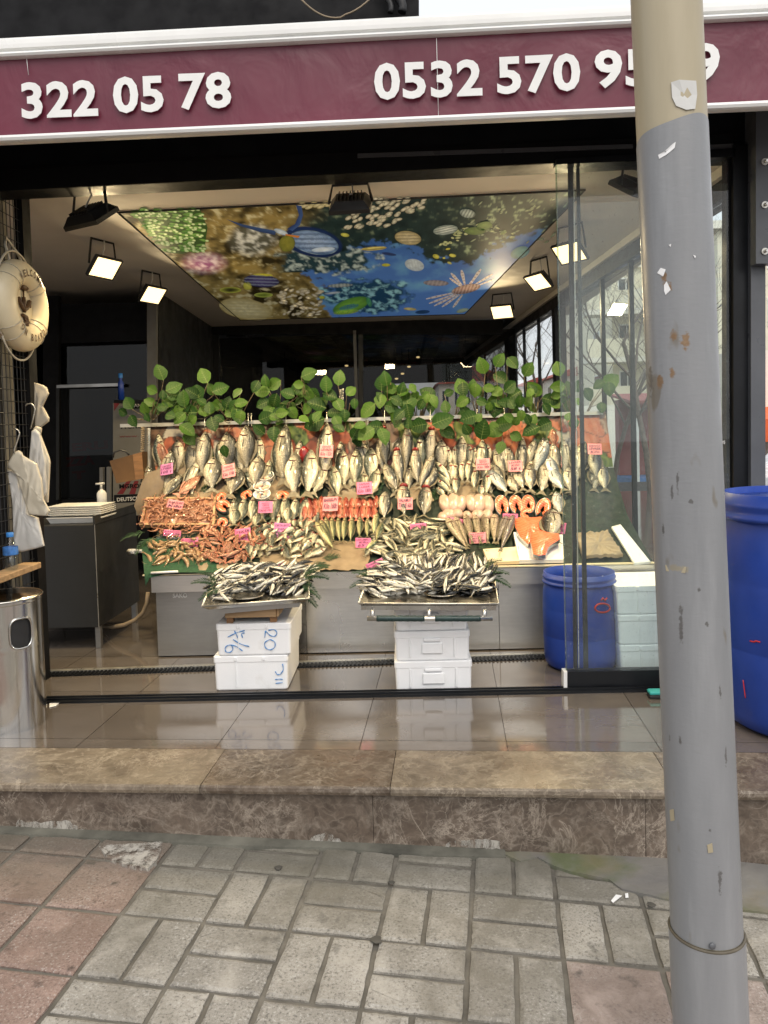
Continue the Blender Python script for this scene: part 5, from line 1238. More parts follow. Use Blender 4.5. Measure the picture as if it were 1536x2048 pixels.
# ================================================================ FISH
def interp(tab, t):
    for (a, *va), (b, *vb) in zip(tab, tab[1:]):
        if t <= b: k = (t-a)/(b-a); k = k*k*(3-2*k)*.5+k*.5; return [lerp(x, y, k) for x, y in zip(va, vb)]
    return list(tab[-1][1:])
TABS = {
 'deep': [(0, .05, .05), (.03, .22, .20), (.09, .52, .40), (.18, .88, .72), (.32, 1.0, .98), (.48, .92, 1.0), (.64, .64, .68), (.76, .28, .30), (.85, .15, .15)],
 'long': [(0, .08, .08), (.03, .28, .25), (.09, .52, .46), (.18, .82, .76), (.32, .98, .97), (.48, 1.0, 1.0), (.63, .78, .80), (.76, .42, .44), (.86, .24, .24)],
 'torp': [(0, .08, .08), (.03, .30, .30), (.10, .62, .60), (.22, .92, .92), (.38, 1, 1), (.55, .88, .88), (.70, .52, .52), (.80, .24, .24), (.87, .10, .10)],
 'taper': [(0, .2, .2), (.05, .62, .55), (.12, .9, .85), (.22, 1, 1), (.40, .85, .85), (.60, .55, .55), (.80, .28, .28), (.90, .16, .16)]}
def fish_mesh(name, tab, h, T, skin, fork=.5, n=12, nt_=15, fins='fin', gill=None, red_head=False, bend=0., tail_w=.9, eye=True, slit=.006):
    m = MB(); tb = TABS[tab]; te = tb[-1][0]; rows = []
    ts = [te*(i/nt_)**1.15 for i in range(nt_+1)]
    bx_ = lambda y: bend*(.25-y*y)*1.0
    for t in ts:
        up, dn_ = interp(tb, t); up *= h; dn_ *= h; th = T*h*(interp(tb, t)[0]*.75+.25*min(1, interp(tb, t)[1])); y = .5-t
        for k in range(n):
            a = 2*pi*k/n; x = cos(a); z = sin(a); z = math.copysign(abs(z)**.85, z)
            m.v.append(V((x*(up if x > 0 else dn_)+bx_(y), y, th*z)))
    for i in range(nt_):
        for k in range(n):
            m.f.append((i*n+k, i*n+(k+1) % n, (i+1)*n+(k+1) % n, (i+1)*n+k)); m.m.append(3 if (red_head and ts[i+1] < .085) else 0); m.sm.append(True)
    m.f.append(tuple(range(n))[::-1]); m.m.append(3 if red_head else 0); m.sm.append(False)
    # tail
    b = tb[-1][1]*h; y0 = .5-te; L = 1-te; tw = h*tail_w; bt = bx_(y0); be = bx_(-.5)
    P_ = [(b+bt, y0+.01), (-b+bt, y0+.01), (-tw+be, -.5), (-tw*.45+be, -.5+L*fork*.55), (be, -.5+L*fork), (tw*.45+be, -.5+L*fork*.55), (tw+be, -.5)]
    z = .004
    m.add([V((x, y, z*(1-2*s_))) for s_ in (0, 1) for x, y in P_], [(0, 1, 2, 3, 4, 5, 6), (13, 12, 11, 10, 9, 8, 7)]+[(i+7, (i+1) % 7+7, (i+1) % 7, i) for i in range(7)], 1)
    def fin(t0, t1, side, hh, back=.04):
        pts = []; k_ = 7
        for i in range(k_):
            t = lerp(t0, t1, i/(k_-1)); e = interp(tb, t)[0 if side > 0 else 1]*h*side; y = .5-t; pts.append((e*.95+bx_(y), y, e+side*hh*sin(pi*min(1, .12+i/(k_-1)*.95))+bx_(y)))
        vs = [V((a, y, .0025*s_)) for s_ in (1, -1) for a, y, c in pts]+[V((c, y-back, .001*s_)) for s_ in (1, -1) for a, y, c in pts]
        m.add(vs, [(i, i+1, 2*k_+i+1, 2*k_+i) for i in range(k_-1)]+[(k_+i+1, k_+i, 3*k_+i, 3*k_+i+1) for i in range(k_-1)], 1)
    if tab != 'taper':
        fin(.28, .72, 1, h*.26); fin(.58, .76, -1, h*.22); fin(.30, .40, -1, h*.30, .06)
    else: fin(.2, .8, 1, h*.2); fin(.3, .8, -1, h*.2)
    def onflank(t, q, s_):   # q: -1 belly..1 back
        up, dn_ = interp(tb, t); th = T*h*(up*.75+.25*min(1, dn_)); x = q*(up if q > 0 else dn_)*h; return V((x+bx_(.5-t), .5-t, s_*th*(max(0, 1-q*q)**.5)**.85))
    for s_ in (1, -1):
        if eye and not red_head:
            c = onflank(.075, .22, s_); er = h*.15
            m.ell(c, ((er, 0, 0), (0, er, 0), (0, 0, er*.45*s_)), 10, 5, 2)
            m.ell(c-V((0, 0, .0015*s_)), ((er*1.5, 0, 0), (0, er*1.5, 0), (0, 0, er*.4*s_)), 10, 5, 1 if fins == 'fin' else 0)
        # gill cover edge
        pts = [onflank(.225-.045*(q+.1)**2*1.3, q, s_*1.01) for q in [-.92+k*.155 for k in range(9)]]
        m.tube(pts, [slit*(.4+sin(pi*k/8)) for k in range(9)], 5, 3)
        # pectoral fin
        a, b_, c, d = onflank(.25, -.10, s_*1.03), onflank(.25, -.24, s_*1.03), onflank(.44, -.44, s_*1.05), onflank(.46, -.30, s_*1.05)
        m.add([a, b_, c, d], [(0, 1, 2, 3)] if s_ > 0 else [(3, 2, 1, 0)], 4)
    if red_head:
        m.ell((bend*.2, .455, 0), ((h*.62, 0, 0), (0, .055, 0), (0, 0, T*h*1.02)), 12, 7, 3)
        m.ell((bend*.2+h*.15, .485, T*h*.55), ((h*.25, 0, 0), (0, .022, 0), (0, 0, h*.2)), 8, 5, 2)
        for sx in (-1, 1): m.add([V((sx*h*.62, .44, .02)), V((sx*h*.50, .47, .03)), V((sx*h*.78, .545, .015)), V((sx*h*.62, .44, -.02))], [(0, 1, 2), (3, 2, 1)], 1)
    me_o = m.build(name, [skin, fins, 'fish_eye', gill or 'gill_dark', 'fin_dark' if fins == 'fin' else fins], origin=(0, 0, 0)); me = me_o.data
    bpy.data.objects.remove(me_o); return me
FM = dict(
 bream=fish_mesh('bream', 'deep', .205, .42, 'skin_bream', .45, bend=.04, slit=.011), bass=fish_mesh('bass', 'long', .135, .55, 'skin_bass', .35, bend=-.05, slit=.010),
 blue=fish_mesh('blue', 'long', .150, .48, 'skin_blue', .5, slit=.015, bend=.05), silver=fish_mesh('silver', 'long', .135, .5, 'skin_silver', .5, gill='gill_red'),
 bonito=fish_mesh('bonito', 'torp', .125, .75, 'skin_bonito', .75, gill='gill_red', red_head=True, tail_w=1.1), bonitop=fish_mesh('bonitop', 'torp', .125, .7, 'skin_bonito', .75, tail_w=1.1),
 mack=fish_mesh('mack', 'torp', .095, .7, 'skin_mackerel', .75, tail_w=1.1), small=fish_mesh('small', 'long', .115, .5, 'skin_small', .6), smallb=fish_mesh('smallb', 'long', .115, .5, 'skin_small', .6, bend=.12),
 cin=fish_mesh('cin', 'long', .165, .42, 'skin_blue', .5, gill='gill_red', slit=.026), cinb=fish_mesh('cinb', 'deep', .185, .38, 'skin_blue', .5, gill='gill_red', slit=.026),
 mullet=fish_mesh('mullet', 'long', .125, .6, 'skin_mullet', .45, fins='fin_red'), pink=fish_mesh('pink', 'long', .12, .6, 'skin_pink', .45, fins='fin_red'), pinkb=fish_mesh('pinkb', 'long', .12, .6, 'skin_pink', .45, fins='fin_red', bend=.15),
 whit=fish_mesh('whit', 'taper', .085, .8, 'skin_whiting', .3, tail_w=.5), grey=fish_mesh('grey', 'taper', .085, .8, 'skin_grey', .3, tail_w=.5), red=fish_mesh('red', 'long', .15, .5, 'skin_pink', .4, fins='fin_red', gill='gill_red'),
 an0=fish_mesh('an0', 'torp', .10, .75, 'skin_anchovy', .6, 8, 9), an1=fish_mesh('an1', 'torp', .10, .75, 'skin_anchovy', .6, 8, 9, bend=.22), an2=fish_mesh('an2', 'torp', .10, .75, 'skin_anchovy', .6, 8, 9, bend=-.2), an3=fish_mesh('an3', 'torp', .10, .75, 'skin_anchovy', .6, 8, 9, bend=.45))
def orient(Lv, n, dors):
    Lv = Lv.normalized(); z = (n-Lv*n.dot(Lv)).normalized()*dors; x = Lv.cross(z); return Matrix((x, Lv, z)).transposed().to_4x4()
NAMES = dict(bream='sea_bream', bass='sea_bass', blue='bluefish', silver='sea_bass', bonito='bonito', bonitop='bonito', mack='mackerel', small='horse_mackerel', smallb='horse_mackerel', cin='small_bluefish', cinb='small_bluefish', mullet='red_mullet', pink='pink_mullet', pinkb='pink_mullet', whit='whiting', grey='whiting', red='red_fish', an0='anchovy', an1='anchovy', an2='anchovy', an3='anchovy')
def fish(kind, c, Lv, n, L, dors, label, group, wx=1.0, roll=0.):
    o = bpy.data.objects.new(NAMES[kind], FM[kind]); COL.objects.link(o)
    o.matrix_world = Matrix.Translation(c) @ orient(Lv, n, dors) @ Matrix.Rotation(roll, 4, 'Y') @ Matrix.Diagonal((L*wx, L, L, 1))
    return tag(o, label, 'fish', group)
HH = dict(bream=.205, bass=.135, blue=.15, silver=.135, bonito=.125, bonitop=.125, mack=.095, small=.115, smallb=.115, cin=.165, cinb=.185, mullet=.125, pink=.12, pinkb=.12, whit=.085, grey=.085, red=.15)
TT = dict(bream=.42, bass=.55, blue=.48, silver=.5, bonito=.75, bonitop=.7, mack=.7, cin=.42, cinb=.38, mullet=.6, pink=.6, whit=.8, grey=.8, red=.5, small=.5)
def lay(kind, hx, hy, tx, ty, w, dors, label, group=None, dz=0.0, roll=None):
    """fish whose nose and tail tip lie over two photo points; w = body width in photo pixels"""
    ph, n0 = S(hx, hy); pt_, n1 = S(tx, ty); n = (n0+n1).normalized(); L = (ph-pt_).length
    k = ph.y/F0; wx = (w*k)/(2*HH[kind]*L); wx = max(.7, min(1.45, wx)); th = TT.get(kind, .5)*HH[kind]*L
    return fish(kind, (ph+pt_)/2+n*(th*.8+.004+dz), ph-pt_, n, L, dors, label, group, wx, random.uniform(-.22, .22) if roll is None else roll)
def crop(ox, oy, L): return [(k, ox+a/3.84, oy+b/3.84, ox+c/3.84, oy+d/3.84, w/3.84, *r) for (k, a, b, c, d, w, *r) in L]
big = crop(240, 820, [
 ('bream', 205, 440, 268, 692, 108, 1, 'sea bream lying lowest at the far left edge of the display', 0),
 ('red', 285, 250, 370, 440, 84, 1, 'pinkish red fish half hidden behind a dark leaf at the left end', 0),
 ('red', 440, 205, 500, 330, 60, 1, 'small pinkish fish tucked under leaves at the upper left', 0),
 ('bream', 400, 330, 345, 610, 112, 1, 'sea bream directly behind the pink card at the left end', .01),
 ('bream', 590, 250, 520, 530, 118, -1, 'silvery sea bream below the hanging leaf at the left', 0),
 ('bass', 668, 185, 640, 540, 112, 1, 'pale sea bass with reddened gill hanging left of the breams', .012),
 ('bass', 485, 515, 335, 700, 112, 1, 'greenish sea bass lying aslant behind the shrimp box', .02),
 ('bass', 612, 405, 480, 650, 80, -1, 'narrow sea bass slanting between the breams at the left', .012),
 ('red', 630, 540, 440, 700, 84, -1, 'pink headed fish slanting down behind the shrimp box', .03),
 ('bream', 728, 385, 715, 665, 142, 1, 'broad sea bream in the lower row left of the 110 card', .025),
 ('bream', 822, 180, 850, 520, 142, 1, 'upper sea bream hanging just above the 110 card', 0),
 ('bream', 975, 138, 980, 520, 142, 1, 'largest hanging sea bream with a bright leaf at its mouth', .012),
 ('bream', 925, 468, 850, 705, 140, 1, 'sea bream tilted right below the 110 card', .03),
 ('bream', 1072, 368, 1030, 640, 125, 1, 'sea bream standing beside the little fillet cups', .012),
 ('bass', 1280, 130, 1258, 610, 122, 1, 'tall speckled sea bass hanging left of the paired basses', .01),
 ('bass', 1352, 350, 1345, 705, 140, 1, 'left sea bass of the pair with dark gills between them', .025),
 ('bass', 1475, 330, 1440, 705, 128, -1, 'right sea bass of the pair with dark gills between them', .026)])
big += crop(520, 820, [
 ('bass', 520, 115, 482, 590, 112, -1, 'tall sea bass hanging behind the kilo 155 card', .008),
 ('blue', 512, 440, 412, 690, 98, -1, 'pale fish slanting left below the kilo 155 card', .03),
 ('blue', 632, 308, 650, 630, 106, -1, 'bluefish at the left of the middle standing trio', 0),
 ('blue', 572, 458, 610, 705, 90, -1, 'bluefish with wide dark gill slit right of the slanting pale fish', .028),
 ('blue', 745, 310, 725, 610, 104, 1, 'bluefish in the middle of the standing trio', .004),
 ('blue', 855, 300, 858, 590, 110, -1, 'bluefish at the right of the middle standing trio', .002),
 ('blue', 805, 488, 785, 700, 92, -1, 'bluefish behind the kilo 180 card', .02),
 ('blue', 908, 472, 850, 700, 88, -1, 'bluefish with dark gill slit right of the kilo 180 card', .025),
 ('bonito', 945, 140, 975, 490, 92, 1, 'hanging bonito with red gills left in the top trio', .005),
 ('bonito', 1135, 140, 1125, 520, 86, 1, 'hanging bonito with red gills middle of the top trio', .005),
 ('bonito', 1315, 140, 1285, 470, 88, -1, 'hanging bonito with red gills right in the top trio', .005),
 ('bonito', 1048, 318, 1092, 620, 84, 1, 'striped bonito with red gills lower left under the top trio', .02),
 ('bonito', 1192, 318, 1212, 620, 84, 1, 'striped bonito with red gills lower right under the top trio', .02),
 ('bonitop', 962, 440, 1065, 668, 88, 1, 'dark bonito slanting down right below the left hanging one', .03),
 ('bonitop', 1332, 372, 1215, 650, 74, 1, 'bonito slanting down left below the right hanging one', .025),
 ('bonitop', 1350, 470, 1255, 660, 90, 1, 'second slanting bonito beside the small silver fish', .03),
 ('bonito', 1105, 615, 1108, 880, 108, 1, 'bonito with red gills standing behind the tane 60 card', .02),
 ('bonito', 1275, 625, 1258, 880, 108, -1, 'bonito with red gills standing right of the tane 60 card', .02),
 ('bonitop', 965, 660, 955, 890, 96, 1, 'dark banded bonito beside the red mullets', .015)])
big += crop(820, 820, [
 ('bass', 655, 305, 735, 520, 86, 1, 'sea bass at the left of the right hand upper group', .0),
 ('bass', 755, 300, 775, 530, 88, 1, 'sea bass behind the kilo 58 card', .0),
 ('bass', 852, 268, 872, 500, 82, 1, 'sea bass right of the kilo 58 card', .004),
 ('bass', 955, 245, 910, 460, 82, 1, 'sea bass under the dark leaf in the right hand group', .008),
 ('silver', 1048, 250, 945, 520, 96, 1, 'blue silver sea bass slanting left in the right hand group', .018),
 ('bass', 1090, 270, 1140, 500, 98, 1, 'sea bass at the far right seen beside the glass edge', .006),
 ('bass', 618, 425, 735, 615, 82, 1, 'sea bass slanting right, upper of two left of the low breams', .02),
 ('silver', 600, 490, 758, 690, 90, 1, 'sea bass slanting right above the salmon steaks', .03),
 ('bream', 762, 535, 825, 680, 100, 1, 'small bream left of three above the salmon steaks', .03),
 ('bream', 815, 470, 865, 670, 100, 1, 'small bream middle of three above the salmon steaks', .034),
 ('bream', 905, 448, 920, 668, 100, 1, 'small bream right of three above the salmon steaks', .034),
 ('bass', 1008, 435, 1000, 680, 90, -1, 'sea bass with reddened belly right of the small breams', .028),
 ('silver', 1045, 365, 1140, 590, 96, 1, 'upper of two blue silver basses slanting right by the glass', .02),
 ('silver', 1045, 450, 1180, 660, 104, 1, 'lower of two blue silver basses slanting right by the glass', .034),
 ('red', 1090, 150, 1105, 300, 76, 1, 'pinkish fish under the printed salmon at the far right', 0),
 ('bass', 1200, 280, 1215, 470, 90, 1, 'pale sea bass behind the glass stile at the right', 0),
 ('bass', 1270, 300, 1260, 520, 90, -1, 'pale sea bass just inside the dusty glass', .01),
 ('bream', 1210, 470, 1225, 680, 110, 1, 'pale bream behind the glass stile above the dark half fish', .02),
 ('bream', 1400, 300, 1430, 560, 110, 1, 'pale bream under the card behind the dusty glass', .0),
 ('bass', 1465, 420, 1500, 640, 90, 1, 'pale bass at the far right end behind the dusty glass', .0),
 ('silver', 1115, 670, 1150, 850, 86, 1, 'short silver fish beside the single big salmon steak', .03),
 ('bonitop', 1085, 830, 1075, 1090, 150, -1, 'dark half fish standing right of the salmon fillets', .03)])
for (k, a, b, c, d, w, dr, lab, dz) in big: lay(k, a, b, c, d, w, dr, lab, None, dz)
rnd6 = random.Random(91)
for k in range(44):
    x = 318+k*20.2; top = k % 2 == 0; hy = rnd6.uniform(868, 884) if top else rnd6.uniform(916, 934); L_ = rnd6.uniform(72, 92) if top else rnd6.uniform(58, 74); kd = rnd6.choice(('bass', 'bream', 'blue'))
    lay(kd, x, hy, x+rnd6.uniform(-9, 9), hy+L_, (30 if kd == 'bream' else 23)*rnd6.uniform(.9, 1.1), rnd6.choice((1, -1)), 'fish tucked behind the front fish in the %s hanging row' % ('upper' if top else 'lower'), 'fish tucked behind the %s hanging row' % ('upper' if top else 'lower'), -.012)
# --- rows that repeat
def row(kind, L, label, group, dz=.0):
    for (a, b, c, d, w, dr) in L: lay(kind, a, b, c, d, w, dr, label, group, dz+random.uniform(0, .004))
def cr6(ox, oy, L): return [(ox+a/3.84, oy+b/3.84, ox+c/3.84, oy+d/3.84, w/3.84, dr) for (a, b, c, d, w, dr) in L]
row('blue', cr6(240, 820, [(885, 690, 865, 900, 80, 1), (960, 692, 925, 895, 80, 1), (1035, 675, 1005, 890, 78, 1), (1125, 672, 1098, 885, 76, 1), (1208, 675, 1170, 890, 78, 1), (1278, 680, 1255, 885, 76, 1), (1362, 685, 1325, 885, 76, 1), (1440, 685, 1380, 885, 74, -1)]), 'greenish bluefish standing in the row around the tane 75 card', 'bluefish row by the tane 75 card', .0)
row('blue', cr6(240, 820, [(888, 785, 880, 930, 86, 1), (1060, 822, 1045, 935, 90, 1), (1298, 778, 1285, 900, 82, 1)]), 'short bluefish lying in front of the row by the tane 75 card', 'bluefish in front of the row', .022)
row('mullet', [(520+(332+47*i)/3.84, 820+(668+8*(i % 3))/3.84, 520+(330+46*i)/3.84, 820+790/3.84, 12.5, 1 if i % 2 else -1) for i in range(13)], 'small red mullet in the upper red row by the kilo 160 card', 'red mullets, upper row', .002)
row('mullet', [(520+(350+44*i)/3.84, 820+(752+7*(i % 2))/3.84, 520+(345+44*i)/3.84, 820+880/3.84, 12.5, 1 if i % 2 else -1) for i in range(13)], 'small red mullet in the lower red row above the mackerels', 'red mullets, lower row', .012)
row('mack', cr6(520, 820, [(505, 845, 560, 1045, 50, 1), (555, 848, 568, 1048, 50, 1), (605, 845, 615, 1050, 50, 1), (657, 845, 640, 1050, 50, 1), (712, 845, 695, 1050, 50, 1), (772, 840, 765, 1010, 50, 1), (832, 845, 825, 1010, 50, 1)]), 'yellow green mackerel standing in the neat row above the brown paper', 'mackerels in the neat row', .004)
row('mack', cr6(520, 820, [(905, 830, 868, 1010, 56, 1), (940, 905, 890, 1060, 56, 1), (900, 1040, 800, 1130, 50, 1)]), 'mackerel slanting left at the edge of the horse mackerel heap', 'mackerels at the heap edge', .02)
row('mack', cr6(520, 820, [(432, 905, 585, 1140, 70, 1), (470, 890, 560, 1090, 60, 1)]), 'large mackerel slanting right onto the brown paper', 'slanting mackerels on the paper', .018)
c3 = [(215, 270, 250, 470, 76, -1), (285, 280, 305, 450, 60, -1), (350, 275, 350, 445, 62, 1), (400, 285, 395, 440, 52, 1), (455, 275, 455, 440, 62, -1), (495, 290, 490, 430, 50, -1), (530, 265, 545, 420, 62, -1), (590, 265, 600, 420, 62, -1)]
row('cin', cr6(820, 820, c3), 'small silver bluefish in the top row beside the bonitos', 'small bluefish, top row', .0)
row('cin', cr6(820, 820, [(305, 415, 315, 570, 62, -1), (350, 420, 345, 570, 60, 1), (405, 405, 400, 585, 58, 1), (455, 400, 440, 580, 58, 1), (505, 455, 485, 640, 62, 1), (575, 400, 555, 560, 62, -1)]), 'small silver bluefish in the second row below the kilo 90 card', 'small bluefish, second row', .016)
row('cin', cr6(820, 820, [(200, 420, 320, 590, 62, -1), (205, 490, 320, 640, 62, -1), (205, 560, 310, 670, 60, -1), (205, 620, 270, 690, 60, -1), (290, 600, 330, 680, 60, 1), (355, 535, 350, 690, 62, 1), (545, 600, 540, 690, 60, -1), (590, 510, 580, 690, 66, -1)]), 'small silver bluefish slanting in the lower cluster above the skinned fish', 'small bluefish, lower cluster', .024)
row('whit', cr6(820, 820, [(345, 855, 450, 1085, 62, 1), (425, 835, 480, 1065, 62, 1), (500, 842, 545, 1065, 62, 1), (568, 838, 600, 1065, 62, -1)]), 'pale whiting with pointed tail around the kilo 120 card', 'pale whitings', .008)
lay('whit', 820+285/3.84, 820+880/3.84, 820+445/3.84, 820+1125/3.84, 20, 1, 'longest pale whiting slanting out at the left of the whitings', None, .022)
lay('whit', 820+652/3.84, 820+838/3.84, 820+645/3.84, 820+1070/3.84, 18, 1, 'plump pale whiting standing alone right of the kilo 120 card', None, .012)
lay('grey', 820+745/3.84, 820+845/3.84, 820+665/3.84, 820+1070/3.84, 18, 1, 'grey whiting left of the darkest one beside the salmon', None, .012)
lay('grey', 820+790/3.84, 820+870/3.84, 820+690/3.84, 820+1150/3.84, 17, 1, 'darkest grey whiting hanging over the cream tray', None, .026)
# --- heaps
def inpoly(x, y, pl):
    r = False; j = len(pl)-1
    for i in range(len(pl)):
        if (pl[i][1] > y) != (pl[j][1] > y) and x < (pl[j][0]-pl[i][0])*(y-pl[i][1])/(pl[j][1]-pl[i][1])+pl[i][0]: r = not r
        j = i
    return r
def scatter(pl, n, seed, mind):
    rnd = random.Random(seed); xs_ = [p[0] for p in pl]; ys_ = [p[1] for p in pl]; out = []; tries = 0
    while len(out) < n and tries < n*400:
        tries += 1; x, y = rnd.uniform(min(xs_), max(xs_)), rnd.uniform(min(ys_), max(ys_))
        if inpoly(x, y, pl) and all((x-a)**2+((y-b)*1.5)**2 > mind**2 for a, b in out): out.append((x, y))
        if tries % (n*40) == 0: mind *= .85
    out.sort(key=lambda p: p[1]); return out, rnd
def heap(kinds, pl, n, Lm, angf, label, group, seed, mind=9, h=.02, surf=None, stuff=0):
    pts, rnd = scatter(pl, n, seed, mind)
    for i, (x, y) in enumerate(pts):
        p, nn = (surf or S)(x, y); u = V((1, 0, 0)); u = (u-nn*u.dot(nn)).normalized(); v = nn.cross(u); a = R(angf(x, y, rnd)); k = rnd.choice(kinds)
        Lv = u*cos(a)+v*sin(a)+nn*rnd.uniform(-.22, .22); nf = (nn+V((0, -.55, .1))).normalized(); fish(k, p+nn*(h+rnd.uniform(-.008, .012)), Lv, nf, Lm*rnd.uniform(.86, 1.14), rnd.choice((1, -1)), label, group, 1.0, rnd.uniform(-.7, .7))
heap(['pink', 'pinkb'], [(415, 1062), (470, 1055), (525, 1060), (528, 1085), (505, 1115), (470, 1130), (425, 1128), (385, 1115), (395, 1085)], 78, .098, lambda x, y, r: (120 if x < 450 else 75)+r.gauss(0, 28), 'small pink mullet in the heap around the kilo 50 card', 'pink mullets heaped on the deck', 3, 10, .018)
heap(['cin', 'cinb'], [(518, 1058), (560, 1045), (635, 1045), (648, 1080), (635, 1118), (575, 1120), (548, 1108), (515, 1122), (498, 1110)], 54, .128, lambda x, y, r: 75+r.gauss(0, 25), 'silver little bluefish with dark gill slit in the heap by the kilo 60 card', 'little bluefish heaped by the left tray', 5, 12, .020)
heap(['small', 'smallb'], [(752, 1050), (800, 1045), (885, 1045), (890, 1075), (915, 1100), (905, 1122), (850, 1125), (770, 1122), (735, 1112), (748, 1080)], 100, .135, lambda x, y, r: (35 if x > 820 else 120)+r.gauss(0, 40), 'horse mackerel in the loose heap by the kilo 45 card', 'horse mackerels heaped on the deck', 8, 10, .022)
# --- anchovies on the trays
def trayS(inn, y0):
    p0 = inn[0].lerp(inn[1], .5)+(inn[3]-inn[0])*y0; n = V((0, -sin(R(34)), cos(R(34)))); nf_ = (inn[1]-inn[0]).cross(inn[3]-inn[0]).normalized()
    def f(x, y):
        p = plane_hit(x, y, p0, n)
        if (p-inn[0]).dot(nf_) < .006: p = plane_hit(x, y, inn[0]+nf_*.006, nf_)
        return p, n
    f.floor = lambda p: p-V((0, 0, 1))*((p-inn[0]).dot(nf_)/nf_.z)
    return f
plL = [(428, 1152), (468, 1134), (505, 1128), (560, 1129), (612, 1131), (622, 1142), (612, 1160), (598, 1184), (562, 1182), (540, 1172), (500, 1172), (468, 1180), (455, 1198), (434, 1200), (424, 1176)]
plR = [(726, 1152), (760, 1132), (800, 1120), (880, 1118), (950, 1122), (990, 1136), (982, 1156), (965, 1182), (930, 1176), (860, 1168), (800, 1176), (755, 1192), (733, 1180)]
fL, fR = trayS(innL, .22), trayS(innR, .22)
def stuffpile(name, pl, n, f, Lm, seed, label, h):
    pts, rnd = scatter(pl, n, seed, 3); mb_ = MB(); src = [(FM[k], [v.co.copy() for v in FM[k].vertices], [(tuple(p.vertices), p.material_index) for p in FM[k].polygons]) for k in ('an0', 'an1', 'an2')]
    for (x, y) in pts:
        p, nn = f(x, y); u = (V((1, 0, 0))-nn*nn.x).normalized(); v = nn.cross(u); a = rnd.uniform(-.7, .7)+(pi if rnd.random() < .5 else 0); L = Lm*rnd.uniform(.85, 1.1); p = p.lerp(f.floor(p)+V((0, 0, .008)), rnd.choice((0, 0, .3, .6, .9)))
        Mx = Matrix.Translation(p+nn*(h+rnd.uniform(-.012, .0))) @ orient(u*cos(a)+v*sin(a), nn, 1) @ Matrix.Rotation(rnd.uniform(-1.5, 1.5), 4, 'Y') @ Matrix.Scale(L, 4); me, vs, fs = rnd.choice(src)
        b = len(mb_.v); mb_.v += [Mx @ q for q in vs]
        for f_, mi in fs: mb_.f.append(tuple(b+i for i in f_)); mb_.m.append(mi); mb_.sm.append(True)
    return mb_.build(name, ['skin_anchovy', 'fin', 'fish_eye', 'gill_dark', 'fin_dark'], label=label, cat='fish heap', kind='stuff')
stuffpile('anchovy_underlayer', plL, 150, fL, .098, 21, 'under layer of the silver anchovy heap on the left tray', -.010)
stuffpile('anchovy_underlayer', plR, 190, fR, .108, 22, 'under layer of the silver anchovy heap on the right tray', -.010)
AK = ['an0', 'an0', 'an1', 'an2', 'an3']
heap(AK, plL, 125, .106, lambda x, y, r: (15 if x < 560 else 50)+r.gauss(0, 28)+(180 if r.random() < .45 else 0), 'silver anchovy in the top layer on the left tray', 'anchovies on the left tray', 31, 8, .003, fL)
heap(AK, plR, 170, .112, lambda x, y, r: (80+r.gauss(0, 18) if y < 1142 and x > 790 else ((-25 if x < 850 else 40)+r.gauss(0, 25)))+(180 if r.random() < .35 else 0), 'silver anchovy in the top layer on the right tray', 'anchovies on the right tray', 32, 8, .004, fR)
# --- shrimps and prawns
def shrimp_mesh(name, mat, curl, seg=12, r0=.085):
    m = MB(); pts = []; a = 0; p = V((0, .5, 0)); step = 1/seg
    for i in range(seg+1): pts.append(p.copy()); a += curl/seg; p = p+V((sin(a)*step, -cos(a)*step, 0))
    m.tube(pts, [r0*(.35+.65*sin(pi*min(1, (i/seg)*1.1+.12)))*(1+.10*(i % 2)) for i in range(seg+1)], 8)
    e = pts[-1]; d = (pts[-1]-pts[-2]).normalized(); s_ = d.cross(V((0, 0, 1)))
    m.add([e, e+d*.12+s_*.09, e+d*.16, e+d*.12-s_*.09], [(0, 1, 2, 3), (3, 2, 1, 0)])
    for k in (-1, 1): m.tube([pts[0], pts[0]+V((k*.06, .16, .05)), pts[0]+V((k*.22+.1, .12, .08)), pts[0]+V((k*.3+.2, -.1, .07))], .010, 4)
    for i in range(2, 7):
        q = pts[i]; t_ = (pts[i+1]-pts[i-1]).normalized(); s_ = t_.cross(V((0, 0, 1)))*-1
        m.tube([q, q-s_*.10+V((0, 0, .03)), q-s_*.15+t_*.03], .010, 4)
    o = m.build(name, mat, origin=(0, 0, 0)); me = o.data; bpy.data.objects.remove(o); return me
SHM = [shrimp_mesh('shrimp', 'shrimp', c) for c in (2.4, 1.5, 3.2)]; PRM = [shrimp_mesh('prawn', 'prawn', c, 14, .115) for c in (.8, 1.5)]
SBX = thing('shrimp_box', S(360, 1040)[0], 'shallow pale wooden box heaped with cooked shrimps at the left', 'box')
cb = [S(*p)[0] for p in ((282, 1056), (431, 1056), (434, 1001), (296, 1001))]; nS = (cb[1]-cb[0]).cross(cb[3]-cb[0]).normalized()
for k in range(4):
    a, b = cb[k], cb[(k+1) % 4]; i_ = ((cb[(k+2) % 4]-b).normalized())*.012; m = MB(); hgt = .035
    m.hexa([a, b, b+i_, a+i_]+[p+nS*hgt for p in (a, b, b+i_, a+i_)]); m.build('side_slat', 'wood_pale', SBX)
m = MB(); q = [p+nS*.006 for p in cb]; m.hexa([p-nS*.004 for p in q]+q); m.build('base_board', 'wood_pale', SBX)
